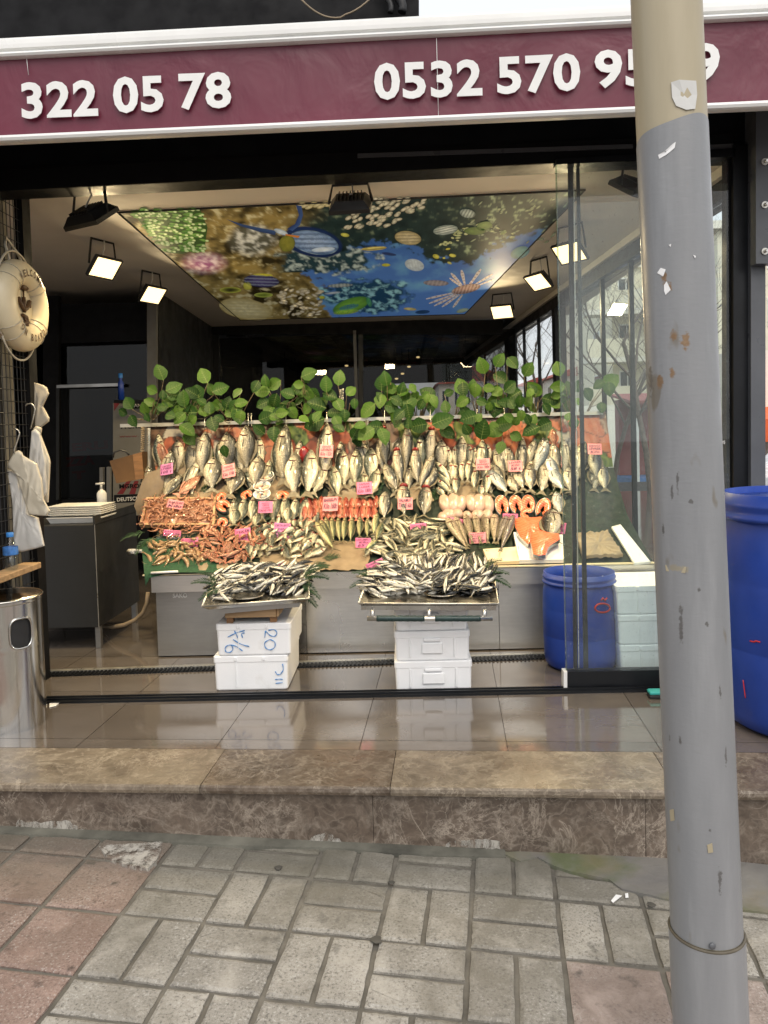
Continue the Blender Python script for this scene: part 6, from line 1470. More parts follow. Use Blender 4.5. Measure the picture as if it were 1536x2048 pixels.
def heap2(meshes, nm, pl, n, Lm, label, group, cat, seed, mind, h):
    pts, rnd = scatter(pl, n, seed, mind)
    for (x, y) in pts:
        p, nn = S(x, y); u = (V((1, 0, 0))-nn*nn.x).normalized(); v = nn.cross(u); a = rnd.uniform(0, 2*pi); L = Lm*rnd.uniform(.85, 1.15)
        o = bpy.data.objects.new(nm, rnd.choice(meshes)); COL.objects.link(o); tag(o, label, cat, group)
        o.matrix_world = Matrix.Translation(p+nn*(h+rnd.uniform(-.01, .012))) @ orient(u*cos(a)+v*sin(a)+nn*rnd.uniform(-.3, .3), nn, rnd.choice((1, -1))) @ Matrix.Rotation(rnd.uniform(-.5, .5), 4, 'Y') @ Matrix.Scale(L, 4)
m = MB(); pl_ = [(290, 1052), (427, 1052), (430, 1006), (300, 1006)]; g_ = []
for j in range(11):
    for i in range(25):
        x = lerp(lerp(288, 300, j/10), lerp(428, 430, j/10), i/24); y = lerp(1052, 1005, j/10); p, nn = S(x, y); m.v.append(p+nn*(.022+.016*NZ.noise(V((x*.16, y*.3, 1)))+.012*sin(pi*i/24)))
for j in range(10):
    for i in range(24): a = j*25+i; m.f.append((a, a+1, a+26, a+25)); m.m.append(0); m.sm.append(True)
m.build('shrimp_underlayer', 'shrimp', label='under layer of the shrimp heap filling the wooden box', cat='shrimp heap', kind='stuff')
heap2(SHM, 'shrimp', [(290, 1050), (427, 1050), (430, 1004), (300, 1004)], 120, .060, 'curled pink brown shrimp heaped in the shallow wooden box', 'shrimps in the wooden box', 'shrimp', 41, 6, .042)
heap2(SHM, 'shrimp', [(312, 1056), (425, 1054), (420, 1068), (345, 1078), (312, 1068)], 46, .062, 'curled shrimp spilling below the wooden box onto the deck', 'shrimps below the wooden box', 'shrimp', 42, 6, .022)
heap2(PRM, 'prawn', [(298, 1100), (330, 1085), (400, 1090), (420, 1112), (395, 1130), (330, 1128), (300, 1118)], 42, .085, 'large brown striped prawn on the green turf at the left corner', 'large prawns on the turf', 'prawn', 43, 10, .018)
PBG = thing('shrimp_bag', S(340, 1082)[0], 'clear plastic bag of shrimps below the wooden box', 'bag'); m = MB()
c_, nn = S(340, 1080); u = V((1, 0, 0)); v = nn.cross(u); m.ell(c_+nn*.015, (u*.085, v*.035, nn*.028), 18, 10); m.v = [p+nn*.008*NZ.noise(p*30) for p in m.v]; m.build('bag_film', 'bottle_clear', PBG)
# --- cups, salmon, skinned fish, trays
def ringslab(ol, th, mats, name, bulge=.0, lift=.006, surf=S, parent=None, rings=((1, 0), (1, 1), (.92, 1.1), (.6, 1.35), (.25, 1.5)), nz=.0, **k):
    m = MB(); pts = []
    for a, b in zip(ol, ol[1:]+ol[:1]):
        n = max(1, int(math.hypot(a[0]-b[0], a[1]-b[1])/2.5))
        for s_ in range(n): pts.append((lerp(a[0], b[0], s_/n), lerp(a[1], b[1], s_/n)))
    cx = sum(p[0] for p in pts)/len(pts); cy = sum(p[1] for p in pts)/len(pts); N_ = len(pts)
    for (s_, hh) in rings:
        for (x, y) in pts:
            p, nn = surf(cx+(x-cx)*s_, cy+(y-cy)*s_); m.v.append(p+nn*(lift+th*hh+nz*NZ.noise(p*45)))
    p, nn = surf(cx, cy); m.v.append(p+nn*(lift+th*rings[-1][1]))
    area = sum(pts[i][0]*pts[(i+1) % N_][1]-pts[(i+1) % N_][0]*pts[i][1] for i in range(N_)); fl = (lambda f: f) if area < 0 else (lambda f: f[::-1])
    for i in range(len(rings)-1):
        for q in range(N_): m.f.append(fl((i*N_+q, i*N_+(q+1) % N_, (i+1)*N_+(q+1) % N_, (i+1)*N_+q))); m.m.append(1 if i == 0 and len(mats) > 1 else 0); m.sm.append(i > 0)
    e = (len(rings)-1)*N_
    for q in range(N_): m.f.append(fl((e+q, e+(q+1) % N_, len(m.v)-1))); m.m.append(0); m.sm.append(True)
    return m.build(name, mats, parent, **k)
def c1(L, ox=240): return [(ox+a/3.84, 820+b/3.84) for a, b in L]
for i, (x, y, lab) in enumerate(((1125, 545, 'upper small round cup of pale fish fillets'), (1098, 628, 'middle small round cup of pale fish fillets'), (1098, 690, 'lowest small round cup half hidden behind the bluefish'))):
    px, py = 240+x/3.84, 820+y/3.84; p, nn = S(px, py); nn = (nn+V((0, -.2, .5))).normalized(); u = V((1, 0, 0)); v = nn.cross(u).normalized(); r = .052; t_ = thing('fillet_cup', p, lab, 'cup', None); m = MB(); kk = 28
    for rr, hh in ((.80, .0), (1., .045), (1.03, .047), (.97, .047), (.93, .030), (0, .028)): m.v += [p+(u*cos(2*pi*q/kk)+v*sin(2*pi*q/kk)*.85)*r*rr+nn*(hh+.004) for q in range(kk)]
    for a in range(5):
        for q in range(kk): m.f.append((a*kk+q, a*kk+(q+1) % kk, (a+1)*kk+(q+1) % kk, (a+1)*kk+q)); m.m.append(0); m.sm.append(True)
    m.build('cup', 'plastic_white', t_)
    for q in range(4):
        a = q*1.7+i; c = p+nn*.040+u*cos(a)*r*.42+v*sin(a)*r*.36; d = u*cos(a+.9)+v*sin(a+.9); m = MB(); m.ell(c, (d*r*.5, nn.cross(d)*r*.22, nn*.010), 12, 6); m.build('fillet', 'pink_flesh' if q % 2 else 'skin_silver', t_)
def steak(x, y, w, h, ang, label, ox=820, group=None, dz=.0):
    px, py = ox+x/3.84, 820+y/3.84; p, nn = S(px, py); nn = (nn+V((0, -.35, .1))).normalized(); u = (V((1, 0, 0))-nn*nn.x).normalized(); v = nn.cross(u); k = p.y/F0/3.84*.5; w *= k; h *= k*1.08
    out = []; inn_ = []
    for q in range(29):
        a = R(-62+304*q/28); out.append((w*cos(a), h*sin(a)*(1 if sin(a) > 0 else 1.15))); s_ = .30 if sin(a) > -.2 else .34; inn_.append((w*.22*cos(a)*(1.2 if sin(a) < 0 else .8), h*(.30*sin(a)-.22)))
    rot = lambda q: (q[0]*cos(ang)-q[1]*sin(ang), q[0]*sin(ang)+q[1]*cos(ang)); T0 = .022; m = MB(); n = len(out)
    P3 = lambda q, hh: p+u*rot(q)[0]+v*rot(q)[1]+nn*(hh+dz+.006)
    m.v = [P3(q, 0) for q in out]+[P3(q, T0) for q in out]+[P3((q[0]*.93, q[1]*.93), T0+.003) for q in out]+[P3(q, T0+.001) for q in inn_]+[P3(q, .0) for q in inn_]
    for q in range(n-1):
        for a, mi in ((0, 1), (1, 1), (2, 0), (3, 2)): m.f.append((a*n+q, a*n+q+1, (a+1)*n+q+1, (a+1)*n+q)); m.m.append(mi); m.sm.append(a == 2)
    for q in (0, n-1): m.f.append((q, n+q, 2*n+q, 3*n+q, 4*n+q) if q else (4*n+q, 3*n+q, 2*n+q, n+q, q)); m.m.append(1); m.sm.append(False)
    m.build('salmon_steak', ['salmon_steak_mat', 'skin_silver', 'gill_dark'], label=label, cat='salmon steak', group=group)
steak(703, 745, 108, 160, .05, 'first salmon steak from the left in the orange row'); steak(812, 740, 108, 150, .1, 'second salmon steak from the left in the orange row')
steak(905, 735, 104, 145, -.05, 'third salmon steak from the left in the orange row'); steak(1020, 765, 112, 165, -.45, 'salmon steak tilted to the right at the end of the orange row')
steak(885, 838, 130, 70, 1.0, 'salmon steak lying flat behind the big salmon fillet', dz=.02)
for (x, y, w, h, a, lab) in ((785, 685, 90, 75, .2, 'salmon piece beside the top right corner of the shrimp box'), (800, 752, 105, 110, .9, 'larger salmon piece right of the shrimp box'), (795, 880, 90, 80, -.4, 'salmon piece below the shrimp box by the pink mullets'), (978, 668, 95, 70, .5, 'salmon piece above the bluefish row near the cups'), (1255, 672, 110, 72, .0, 'salmon piece above the bluefish row under the tall bass')):
    steak(x, y, w, h, a, lab, 240)
ringslab(c1([(560, 1095), (835, 1075), (838, 1188), (600, 1195)], 820), .012, ['paper_cream'], 'fish_tray', rings=((1, 0), (1, 1.6), (.96, 1.7), (.9, 1.0), (.4, 1.0)), lift=.004, label='cream plastic tray under the whiting tails at the right', cat='tray')
ringslab(c1([(790, 970), (1170, 990), (1178, 1182), (838, 1188)], 820), .012, ['white_paint'], 'fish_tray', rings=((1, 0), (1, 1.9), (.96, 2.0), (.9, 1.1), (.4, 1.1)), lift=.006, label='white plastic tray under the big salmon fillets', cat='tray')
ringslab(c1([(798, 880), (860, 872), (1020, 870), (1028, 895), (1015, 965), (960, 1030), (905, 1085), (845, 1030), (805, 950)], 820), .020, ['salmon_steak_mat', 'skin_silver'], 'salmon_fillet', lift=.024, nz=.004, label='upper broad salmon fillet on the white tray', cat='salmon fillet')
ringslab(c1([(925, 1020), (990, 1003), (1140, 1032), (1145, 1075), (1090, 1110), (1058, 1135), (1035, 1195), (985, 1203), (942, 1188), (920, 1085)], 820), .022, ['salmon_steak_mat', 'skin_silver'], 'salmon_fillet', lift=.046, nz=.004, label='lower salmon fillet hanging over the front of the white tray', cat='salmon fillet')
def lobes(L, label):
    m = MB()
    for (x, y, w, h, a) in L:
        p, nn = S(820+x/3.84, 820+y/3.84); u = (V((1, 0, 0))-nn*nn.x).normalized(); v = nn.cross(u); k = p.y/F0/3.84*.5; d = u*cos(a)+v*sin(a); e = nn.cross(d)
        b0_ = len(m.v); m.ell(p+nn*.018, (d*h*k*1.15, e*w*k*.98, nn*.030), 18, 12); m.v[b0_:] = [q+nn*.004*NZ.noise(q*40) for q in m.v[b0_:]]
    m.build('skinned_fish', 'pale_flesh', label=label, cat='fish')
lobes([(268, 730, 96, 150, 1.7), (335, 725, 110, 165, 1.5), (392, 735, 84, 140, 1.35), (300, 820, 120, 90, 1.4), (255, 845, 90, 90, 1.8), (365, 815, 90, 80, 1.3)], 'left lump of pale pink skinned fish above the pink card')
lobes([(470, 730, 96, 140, 1.7), (530, 730, 110, 165, 1.4), (600, 735, 90, 160, 1.6), (520, 825, 110, 90, 1.5), (590, 825, 90, 100, 1.2), (440, 830, 80, 80, 1.9)], 'right lump of pale pink skinned fish left of the salmon steaks')
# dark gill lump between the paired basses
p, nn = S(520+345/3.84, 820+360/3.84); m = MB(); m.ell(p+nn*.03, ((.032, 0, 0), (0, .02, 0), (0, 0, .06)), 14, 10); m.v = [q+V((1, 0, 1))*.008*NZ.noise(q*50) for q in m.v]; m.build('fish_gills', 'gill_red', label='dark red gills spread between the paired sea basses', cat='gills')
# dry shrimp tray behind the dusty glass
ringslab([(1150, 1075), (1215, 1070), (1245, 1118), (1165, 1122)], .02, ['hose_tan'], 'shrimp_tray', lift=.01, nz=.02, label='brown heap of small shrimps behind the dusty glass', cat='shrimp heap')
ringslab([(1222, 1060), (1240, 1055), (1300, 1130), (1268, 1134)], .012, ['white_paint'], 'fish_tray', lift=.01, label='white tray edge at the far right end behind the glass', cat='tray')
# --- ferns
def frond_mesh(seed):
    r = random.Random(seed); m = MB(); st = [V((0, t, .10*sin(t*2.2)-.25*t*t)) for t in [k/10 for k in range(11)]]; m.tube(st, [.012*(1-.7*k/10) for k in range(11)], 4)
    for i in range(34):
        t = .06+.94*i/34; b = V((0, t, .10*sin(t*2.2)-.25*t*t))
        for s_ in (-1, 1):
            L = (.34*(1-t*.75))*r.uniform(.75, 1.15); d = V((s_*.82, .6, r.uniform(-.35, .25))).normalized(); w_ = V((-.6*s_*.0, 1, 0))*.021
            tip = b+d*L+V((0, 0, -.10*L)); md = b+d*L*.55
            m.add([b-w_*.5, md-w_, tip, md+w_], [(0, 1, 2, 3)])
    o = m.build('f', 'fern', origin=(0, 0, 0)); me = o.data; bpy.data.objects.remove(o); return me
FR = [frond_mesh(k) for k in (1, 2, 3)]
def frond(p, d, n, L, label, i, group=None):
    o = bpy.data.objects.new('fern_frond', FR[i % 3]); COL.objects.link(o); o.matrix_world = Matrix.Translation(p) @ orient(d, n, 1) @ Matrix.Scale(L, 4); tag(o, label, 'fern', group)
def fpx(hx, hy, tx, ty, Y, label, i, group=None): a, b = W(hx, hy, Y), W(tx, ty, Y-.06); frond(a, b-a, V((0, -.6, .8)), (b-a).length, label, i, group)
gl = 'dark green fern frond fanning out at the left edge of the left tray'
for i, (a, b, c, d) in enumerate(((436, 1165, 384, 1160), (440, 1175, 396, 1196), (436, 1158, 400, 1140), (446, 1188, 420, 1214))): fpx(a, b, c, d, 3.62, gl, i, 'ferns left of the left tray')
gl = 'dark green fern frond fanning out at the right edge of the left tray'
for i, (a, b, c, d) in enumerate(((606, 1150, 655, 1150), (604, 1165, 640, 1192), (600, 1178, 634, 1210), (606, 1145, 650, 1128))): fpx(a, b, c, d, 3.66, gl, i, 'ferns right of the left tray')
gl = 'dark green fern frond sticking out at the left edge of the right tray'
for i, (a, b, c, d) in enumerate(((742, 1160, 700, 1170), (745, 1152, 708, 1140))): fpx(a, b, c, d, 3.66, gl, i, 'ferns left of the right tray')
gl = 'dark green fern frond sticking out at the right edge of the right tray'
for i, (a, b, c, d) in enumerate(((975, 1150, 1022, 1168), (972, 1142, 1016, 1142), (968, 1132, 1000, 1115))): fpx(a, b, c, d, 3.66, gl, i, 'ferns right of the right tray')
for i, (x, y, a, L, lab) in enumerate(((575, 968, 20, .16, 'fern frond under the sea bream beside the fillet cups'), (600, 985, -30, .15, 'fern frond below the fillet cups'), (400, 985, 30, .15, 'fern frond between the sea basses and the shrimp box'), (290, 1068, -160, .14, 'fern frond hanging below the left edge of the shrimp box'), (300, 1080, -110, .14, 'fern frond over the turf at the left corner'), (645, 1120, 10, .13, 'fern frond on the brown paper by the silver fish heap'), (628, 1130, -20, .12, 'fern frond behind the left tray on the paper'), (1100, 985, 10, .16, 'fern frond above the tilted salmon steak'), (1075, 1000, 60, .14, 'fern frond between small breams and salmon steaks'), (955, 1098, -5, .20, 'long fern frond lying across the cream tray'), (945, 1085, 20, .16, 'fern frond under the whiting tails'), (870, 1005, 80, .14, 'fern frond beside the banded bonitos'), (735, 1015, -60, .14, 'fern frond between red mullets and bonitos'), (560, 1035, 180, .16, 'fern frond under the bluefish row'), (745, 995, 60, .14, 'fern frond below the kilo 180 card'))):
    p, nn = S(x, y); u = (V((1, 0, 0))-nn*nn.x).normalized(); v = nn.cross(u); frond(p+nn*.012, u*cos(R(a))+v*sin(R(a)), nn, L, lab, i)
# ================================================================ PRICE CARDS
def card(px, py, w, h, lines, tilt, mat='card_pink', lift=.045, label=None, Y=None):
    p, nn = S(px, py) if Y is None else (W(px, py, Y), V((0, -.8, .5)))
    p = p+nn*lift if Y is None else p; d = ray(px, py); k = p.y/F0; p = O+d*(p.y/d.y); n = (V((0, -1, 0))*.8+V((0, 0, 1))*.35+V((random.uniform(-.15, .15), 0, 0))).normalized(); u = (V((1, 0, 0))-n*n.x).normalized(); v = n.cross(u)
    a = R(tilt); ux, uy = u*cos(a)+v*sin(a), v*cos(a)-u*sin(a); t_ = thing('price_card', p, label, 'price card', 'pink handwritten price cards'); hw, hh = w*k/2, h*k/2*1.06; m = MB(); nn_ = 6
    for j in range(2):
        for i in range(nn_+1): s_ = i/nn_*2-1; m.v.append(p+ux*hw*s_+uy*hh*(2*j-1)+n*(.004*s_*s_))
    for i in range(nn_): m.f.append((i, i+1, nn_+2+i, nn_+1+i)); m.m.append(0); m.sm.append(True)
    b = len(m.v); m.v += [q-n*.0012 for q in m.v]
    m.f += [tuple(b+x for x in f[::-1]) for f in m.f]+[(0, nn_+1, b+nn_+1, b), (nn_, b+nn_, b+2*nn_+1, 2*nn_+1)]; m.m += [0]*(nn_+2); m.sm += [True]*nn_+[False]*2
    m.build('card', mat, t_); tot = sum(q[1] for q in lines); y = 1.0-.10; m = MB()
    for (tx, fr) in lines:
        hgt = 1.75*fr/tot; cy = y-hgt/2; y -= hgt; wd = min(1.72, .30*len(tx)*fr/tot*3.2)
        put_text(m, tx, p+uy*hh*cy+ux*hw*random.uniform(-.04, .04), ux, uy, hh*hgt*.70, hw*wd, bold=.012, shear=.22, lift=.0055, rot=random.uniform(.0, .10))
    m.build('handwriting', 'ink', t_)
def K(x, y, ox): return ox+x/3.84, 820+y/3.84
for (x, y, ox, w, h, t, mat, lines, lab) in (
 (360, 455, 240, 27, 22, 5, 'card_violet', [('DENİZ', 1), ('LEVREK', 1), ('105 t', 1.3)], 'pink card reading levrek 105 at the far left of the fish'),
 (835, 467, 240, 27, 27, 8, 'card_salmon', [('DENİZ', 1), ('ÇİPURA', 1), ('Kilo 110t', 1.5)], 'pink card reading cipura kilo 110 over the sea breams'),
 (1118, 746, 240, 29, 23, 0, 'card_pink', [('BOĞAZ', 1), ('ORTA', 1), ('LÜFER', 1), ('TANE 75t', 1.3)], 'pink card reading lufer tane 75 over the bluefish row'),
 (425, 725, 240, 33, 17, -12, 'card_salmon', [('KARİDES', 1), ('Kilo', 1)], 'tilted pink card lying on the shrimps in the wooden box'),
 (402, 946, 240, 35, 12, -3, 'card_pink', [('KARİDES', .7), ('Kilo 120t', 1)], 'flat pink card reading kilo 120 below the shrimp box'),
 (536, 1019, 240, 35, 18, 2, 'card_pink', [('KARİDES', .6), ('Kilo', .8), ('220 t', 1)], 'pink card reading kilo 220 by the large prawns'),
 (944, 960, 240, 32, 26, 6, 'card_pink', [('TEKİR', 1), ('Kilo 50', 1.5)], 'pink card reading tekir kilo 50 over the pink mullets'),
 (1244, 925, 240, 33, 29, -4, 'card_violet', [('ORTA BOY', .9), ('ÇİNEKOP', 1), ('Kilo 60t', 1.6)], 'violet pink card reading kilo 60 over the silver heap'),
 (1182, 1211, 240, 37, 17, 3, 'card_pink', [('KARADENİZ', .7), ('HAMSİ', .7), ('20 t', 1.2)], 'pink card reading hamsi 20 on the left anchovy tray'),
 (510, 315, 520, 27, 26, -3, 'card_salmon', [('DENİZ', .9), ('LEVREK', 1), ('Kilo 155t', 1.4)], 'pink card reading levrek kilo 155 in front of the tall bass'),
 (802, 600, 520, 31, 24, 2, 'card_pink', [('YAPRAK', .9), ('LÜFER', 1), ('Kilo 180t', 1.6)], 'pink card reading lufer kilo 180 below the bluefish'),
 (541, 722, 520, 32, 28, -3, 'card_salmon', [('BARBUN', 1), ('Kilo 160t', 1.7)], 'pink card reading barbun kilo 160 among the red mullets'),
 (1116, 719, 520, 30, 23, -2, 'card_salmon', [('PALAMUT', 1), ('TANE 60t', 1.5)], 'pink card reading palamut tane 60 on the bonitos'),
 (1216, 906, 520, 33, 18, 5, 'card_pink', [('İSTAVRİT', 1), ('Kilo 45t', 1.2)], 'pink card reading istavrit kilo 45 on the horse mackerels'),
 (792, 1021, 520, 31, 19, 0, 'card_pink', [('USKUMRU', .9), ('Kilo', .9), ('65 t', 1.1)], 'pink card reading kilo 65 at the end of the mackerel row'),
 (888, 1198, 520, 36, 20, 22, 'card_pink', [('KARADENİZ', .8), ('HAMSİ', .8), ('40 t', 1.1)], 'tilted pink card reading hamsi 40 on the right anchovy tray'),
 (560, 416, 820, 28, 23, -2, 'card_salmon', [('DENİZ', .8), ('BAHÇE', .8), ('SARIKANAT', .8), ('Kilo 90t', 1.3)], 'pink card reading kilo 90 on the small bluefish'),
 (808, 430, 820, 28, 22, 0, 'card_salmon', [('LEVREK', 1), ('Kilo', 1), ('58 t', 1.3)], 'pink card reading levrek kilo 58 at the right'),
 (342, 860, 820, 33, 16, -10, 'card_pink', [('DİL', .9), ('Kilo', 1)], 'tilted pink card at the foot of the pale skinned fish'),
 (770, 828, 820, 30, 16, -6, 'card_pink', [('NORVEÇ', 1), ('SOMON', 1)], 'pink card reading norvec somon below the salmon steaks'),
 (520, 982, 820, 34, 21, 0, 'card_salmon', [('KILÇIKSIZ', .8), ('FİLETO', .8), ('MEZGİT', .8), ('Kilo 120t', 1.2)], 'pink card reading mezgit kilo 120 over the whitings'),
 (1135, 900, 820, 31, 22, -14, 'card_pink', [('KARADENİZ', .8), ('SOMON', .8), ('Kilo 50', 1)], 'tilted pink card reading somon against the dark half fish'),
 (1418, 300, 820, 28, 22, -3, 'card_salmon', [('DENİZ', 1), ('LEVREK', 1), ('Kilo', 1)], 'faded pink card seen through the dusty glass')):
    px, py = K(x, y, ox)
    if lab.endswith('left anchovy tray'): card(px, py, w, h, lines, t, mat, label=lab, Y=3.86)
    elif lab.endswith('right anchovy tray'): card(px, py, w, h, lines, t, mat, label=lab, Y=3.80)
    else: card(px, py, w, h, lines, t, mat, .115 if h > 18 else .105, lab)
# ================================================================ PRINTED CEILING MURAL
MC = [(235, 425), (1170, 380), (930, 628), (480, 640)]
def mz(px, py, k=0): return G(px, py, ZC-.004-.0007*k)
def fr(x, y, s, o=0, H_=1.0): return .5+.5*NZ.fractal(V((x*s, y*s*1.7, o)), H_, 2.1, 5)
BLUE = [(722, 492), (775, 482), (845, 505), (855, 522), (950, 525), (1000, 492), (1045, 470), (1095, 462), (1040, 560), (935, 640), (700, 650), (640, 610), (655, 575), (600, 545), (640, 520)]
def sdpoly(x, y, pl):
    d = 1e9
    for (ax, ay), (bx, by) in zip(pl, pl[1:]+pl[:1]):
        t = max(0, min(1, ((x-ax)*(bx-ax)+(y-ay)*(by-ay))/((bx-ax)**2+(by-ay)**2))); d = min(d, math.hypot(x-ax-t*(bx-ax), y-ay-t*(by-ay)))
    return d if inpoly(x, y, pl) else -d
def Lc(a, b, t): t = max(0, min(1, t)); return tuple(p+(q-p)*t for p, q in zip(a, b))
def mural_col(x, y):
    n = fr(x, y, .018, 1); n2 = fr(x, y, .040, 2); n3 = fr(x, y, .085, 3)
    # reef on the left
    c = Lc((.03, .022, .008), (.30, .22, .07), (n*1.2+n2-.75)*1.6); c = Lc(c, (.56, .50, .28), (n2+n3-1.14)*3.4)
    t = (x-560+60*(n-.5)+(y-500)*.4)/60
    dark = Lc((.006, .014, .016), (.025, .05, .045), n2); dark = Lc(dark, (.30, .37, .22), (n2+n3-1.20)*4*(.30+max(0, min(1, (x-880)/120))))
    c = Lc(c, dark, t if y < 545 else t-2.2-(y-545)*.02)
    if 350 < x < 470 and 495 < y < 560: c = Lc(c, Lc((.30, .10, .22), (.80, .62, .68), (n3-.35)*2.4), 1-((x-408)/52)**2-((y-526)/26)**2)
    if 440 < x < 560 and 440 < y < 520: c = Lc(c, Lc((.10, .10, .07), (.66, .66, .58), (n3+n2-.85)*2.5), (1-((x-505)/55)**2-((y-480)/36)**2)*1.5)
    s = sdpoly(x, y, BLUE)+26*(n2-.5)+18*(n3-.5)
    if s > -4:
        blue = Lc((.04, .115, .34), (.10, .23, .56), (y-470)/120+.4*(n-.5)); blue = Lc(blue, (.16, .38, .56), (n-.52)*2)
        c = Lc(c, blue, (s+4)/5)
    # teal coral bank
    q = 1-((x-735)/95)**2-((y-592)/38)**2+1.2*(n2-.5)
    if q > 0: c = Lc(c, Lc((.015, .06, .12), (.30, .58, .62), (n3+n2-1.0)*3.2), q*3)
    q = 1-((x-650)/110)**2-((y-520)/28)**2+1.5*(n2-.5)
    if q > 0: c = Lc(c, Lc((.02, .05, .06), (.48, .56, .50), (n3+n2-1.0)*3.4), q*3)
    return c
m = MB(); m.col = []; nx, ny = 340, 120; A_, B_, C_, D_ = [V((*p, 0)) for p in MC]
# regular in space, so interpolate on the ceiling
a3, b3, c3_, d3 = [mz(*p) for p in MC]
def topx(p):
    q = p-O; z = q.dot(FW); return CX+F0*q.dot(RT)/z, CY+F0*q.dot(DN)/z
for j in range(ny+1):
    for i in range(nx+1):
        p = a3.lerp(b3, i/nx).lerp(d3.lerp(c3_, i/nx), j/ny); m.v.append(p); m.col.append(mural_col(*topx(p)))
for j in range(ny):
    for i in range(nx): a = j*(nx+1)+i; m.f.append((a, a+nx+1, a+nx+2, a+1)); m.m.append(0); m.sm.append(False)
nb = len(m.v); m.v += [p+V((0, 0, .0035)) for p in (a3, b3, c3_, d3)]; m.col += [(.02, .02, .02)]*4; m.f.append((nb, nb+1, nb+2, nb+3)); m.m.append(0); m.sm.append(False)
def blob(cx, cy, rx, ry, ang, c0, c1, k=1, stripes=None, shape=None, seg=26):
    """printed ellipse: colour runs from c0 (centre) to c1 (edge); stripes=(dx,freq,colour)"""
    ca, sa = cos(R(ang)), sin(R(ang)); rings = [0, .35, .6, .8, .93, 1]; b = len(m.v)
    if stripes: rings = [k/14 for k in range(15)]; seg = 56
    for r in rings:
        for q in range(seg):
            t = 2*pi*q/seg; ex, ey = r*cos(t), r*sin(t)
            if shape: ex, ey = shape(ex, ey)
            x, y = cx+rx*ex*ca-ry*ey*sa, cy+rx*ex*sa+ry*ey*ca; m.v.append(mz(x, y, k)); c = Lc(c0, c1, r**2); g_ = .72+.56*fr(x, y, .11, 9); c = tuple(q_*g_ for q_ in c)
            if stripes and sin((ex*stripes[0][0]+ey*stripes[0][1])*stripes[1]) > .15 and r < .97: c = Lc(c, stripes[2], .55)
            if r == 1: c = Lc(c, mural_col(x, y), .65)
            m.col.append(c)
    for i in range(len(rings)-1):
        for q in range(seg): m.f.append((b+i*seg+q, b+(i+1)*seg+q, b+(i+1)*seg+(q+1) % seg, b+i*seg+(q+1) % seg)); m.m.append(0); m.sm.append(False)
def ppoly(pts, c, k=2, c2=None):
    b = len(m.v); n = len(pts); m.v += [mz(x, y, k) for x, y in pts]; m.col += [Lc(c, c2 or c, i/(n-1)) for i in range(n)]
    m.f.append(tuple(b+i for i in range(n))); m.m.append(0); m.sm.append(False)
rnd = random.Random(5)
# green anemone tips
ppoly([(262, 422), (400, 418), (415, 455), (410, 490), (365, 508), (330, 505)], (.025, .07, .012), .5)
for k in range(150):
    u, v = rnd.random(), rnd.random(); x = lerp(lerp(258, 335, v), lerp(405, 405, v), u)+rnd.uniform(-4, 4); y = lerp(420, 503, v)+rnd.uniform(-3, 3)
    blob(x, y, rnd.uniform(7, 12), rnd.uniform(2.2, 3.2), rnd.uniform(-8, 14), (.16, .34, .07), (.05, .16, .025), 1, None, None, 10); blob(x+6, y+1, 4, 2.2, 8, (.62, .72, .42), (.30, .46, .16), 1.4, None, None, 8)
# cream finger corals
for k in range(95):
    u, v = rnd.random(), rnd.random(); x = 715+u*160-v*30; y = 398+v*58-u*6*v
    if x > 880-(y-395)*1.8: continue
    blob(x, y, rnd.uniform(6, 9), rnd.uniform(3.2, 4.4), -25+rnd.uniform(-15, 15), (.70, .66, .50), (.20, .17, .10), 1, None, None, 12)
for k in range(9): blob(602+k*8, 409+(k % 3)*3-k*.4, 9, 4, -20, (.66, .60, .36), (.34, .28, .12), 1, None, None, 12)
# plate sponge and cups at the bottom left
blob(492, 618, 54, 21, 10, (.62, .56, .32), (.34, .27, .10), 1, ((.4, 1), 22, (.46, .38, .17))); blob(461, 580, 22, 6, 0, (.02, .02, .01), (.50, .52, .08), 1); blob(527, 590, 19, 5, 0, (.16, .22, .03), (.46, .52, .10), 1)
for k in range(60): blob(rnd.uniform(560, 645), rnd.uniform(578, 632), rnd.uniform(4, 9), rnd.uniform(2, 3.5), rnd.uniform(-30, 30), (.68, .62, .46), (.25, .19, .09), 1, None, None, 9)
for k in range(45): blob(rnd.uniform(940, 1120), 395+rnd.uniform(0, 90), rnd.uniform(3, 8), rnd.uniform(1.2, 2.6), -25+rnd.uniform(-25, 25), (.34, .38, .24), (.07, .10, .06), 1, None, None, 8)
for k in range(46): t = rnd.random(); blob(880+t*140+rnd.uniform(-6, 6), 490-t*14-30*sin(t*3)+rnd.uniform(-5, 12), rnd.uniform(3, 7), rnd.uniform(1.5, 3), rnd.uniform(-30, 20), (.62, .62, .34), (.24, .28, .10), 1, None, None, 8)
# striped surgeonfish with sickle tail
blob(625, 484, 62, 30, 12, (.02, .05, .16), (.008, .02, .08), 1.6); blob(628, 485, 50, 23, 12, (.34, .46, .66), (.16, .26, .44), 2, ((.45, 1), 15, (.02, .05, .14))); blob(574, 487, 16, 17, 30, (.26, .25, .04), (.15, .16, .03), 2.2); blob(646, 499, 24, 5, -4, (.72, .80, .86), (.40, .52, .66), 2.4); blob(562, 464, 15, 5, 20, (.60, .68, .74), (.3, .4, .5), 2.4)
ppoly([(553, 462), (520, 456), (486, 449), (452, 438), (480, 452), (520, 464), (550, 470)], (.05, .10, .24), 2, (.02, .04, .12)); ppoly([(585, 462), (600, 450), (606, 430), (603, 412), (592, 410), (598, 430), (590, 448), (574, 458)], (.06, .12, .30), 2, (.02, .04, .14)); ppoly([(570, 468), (600, 472), (596, 476), (572, 471)], (.60, .22, .04), 2.6)
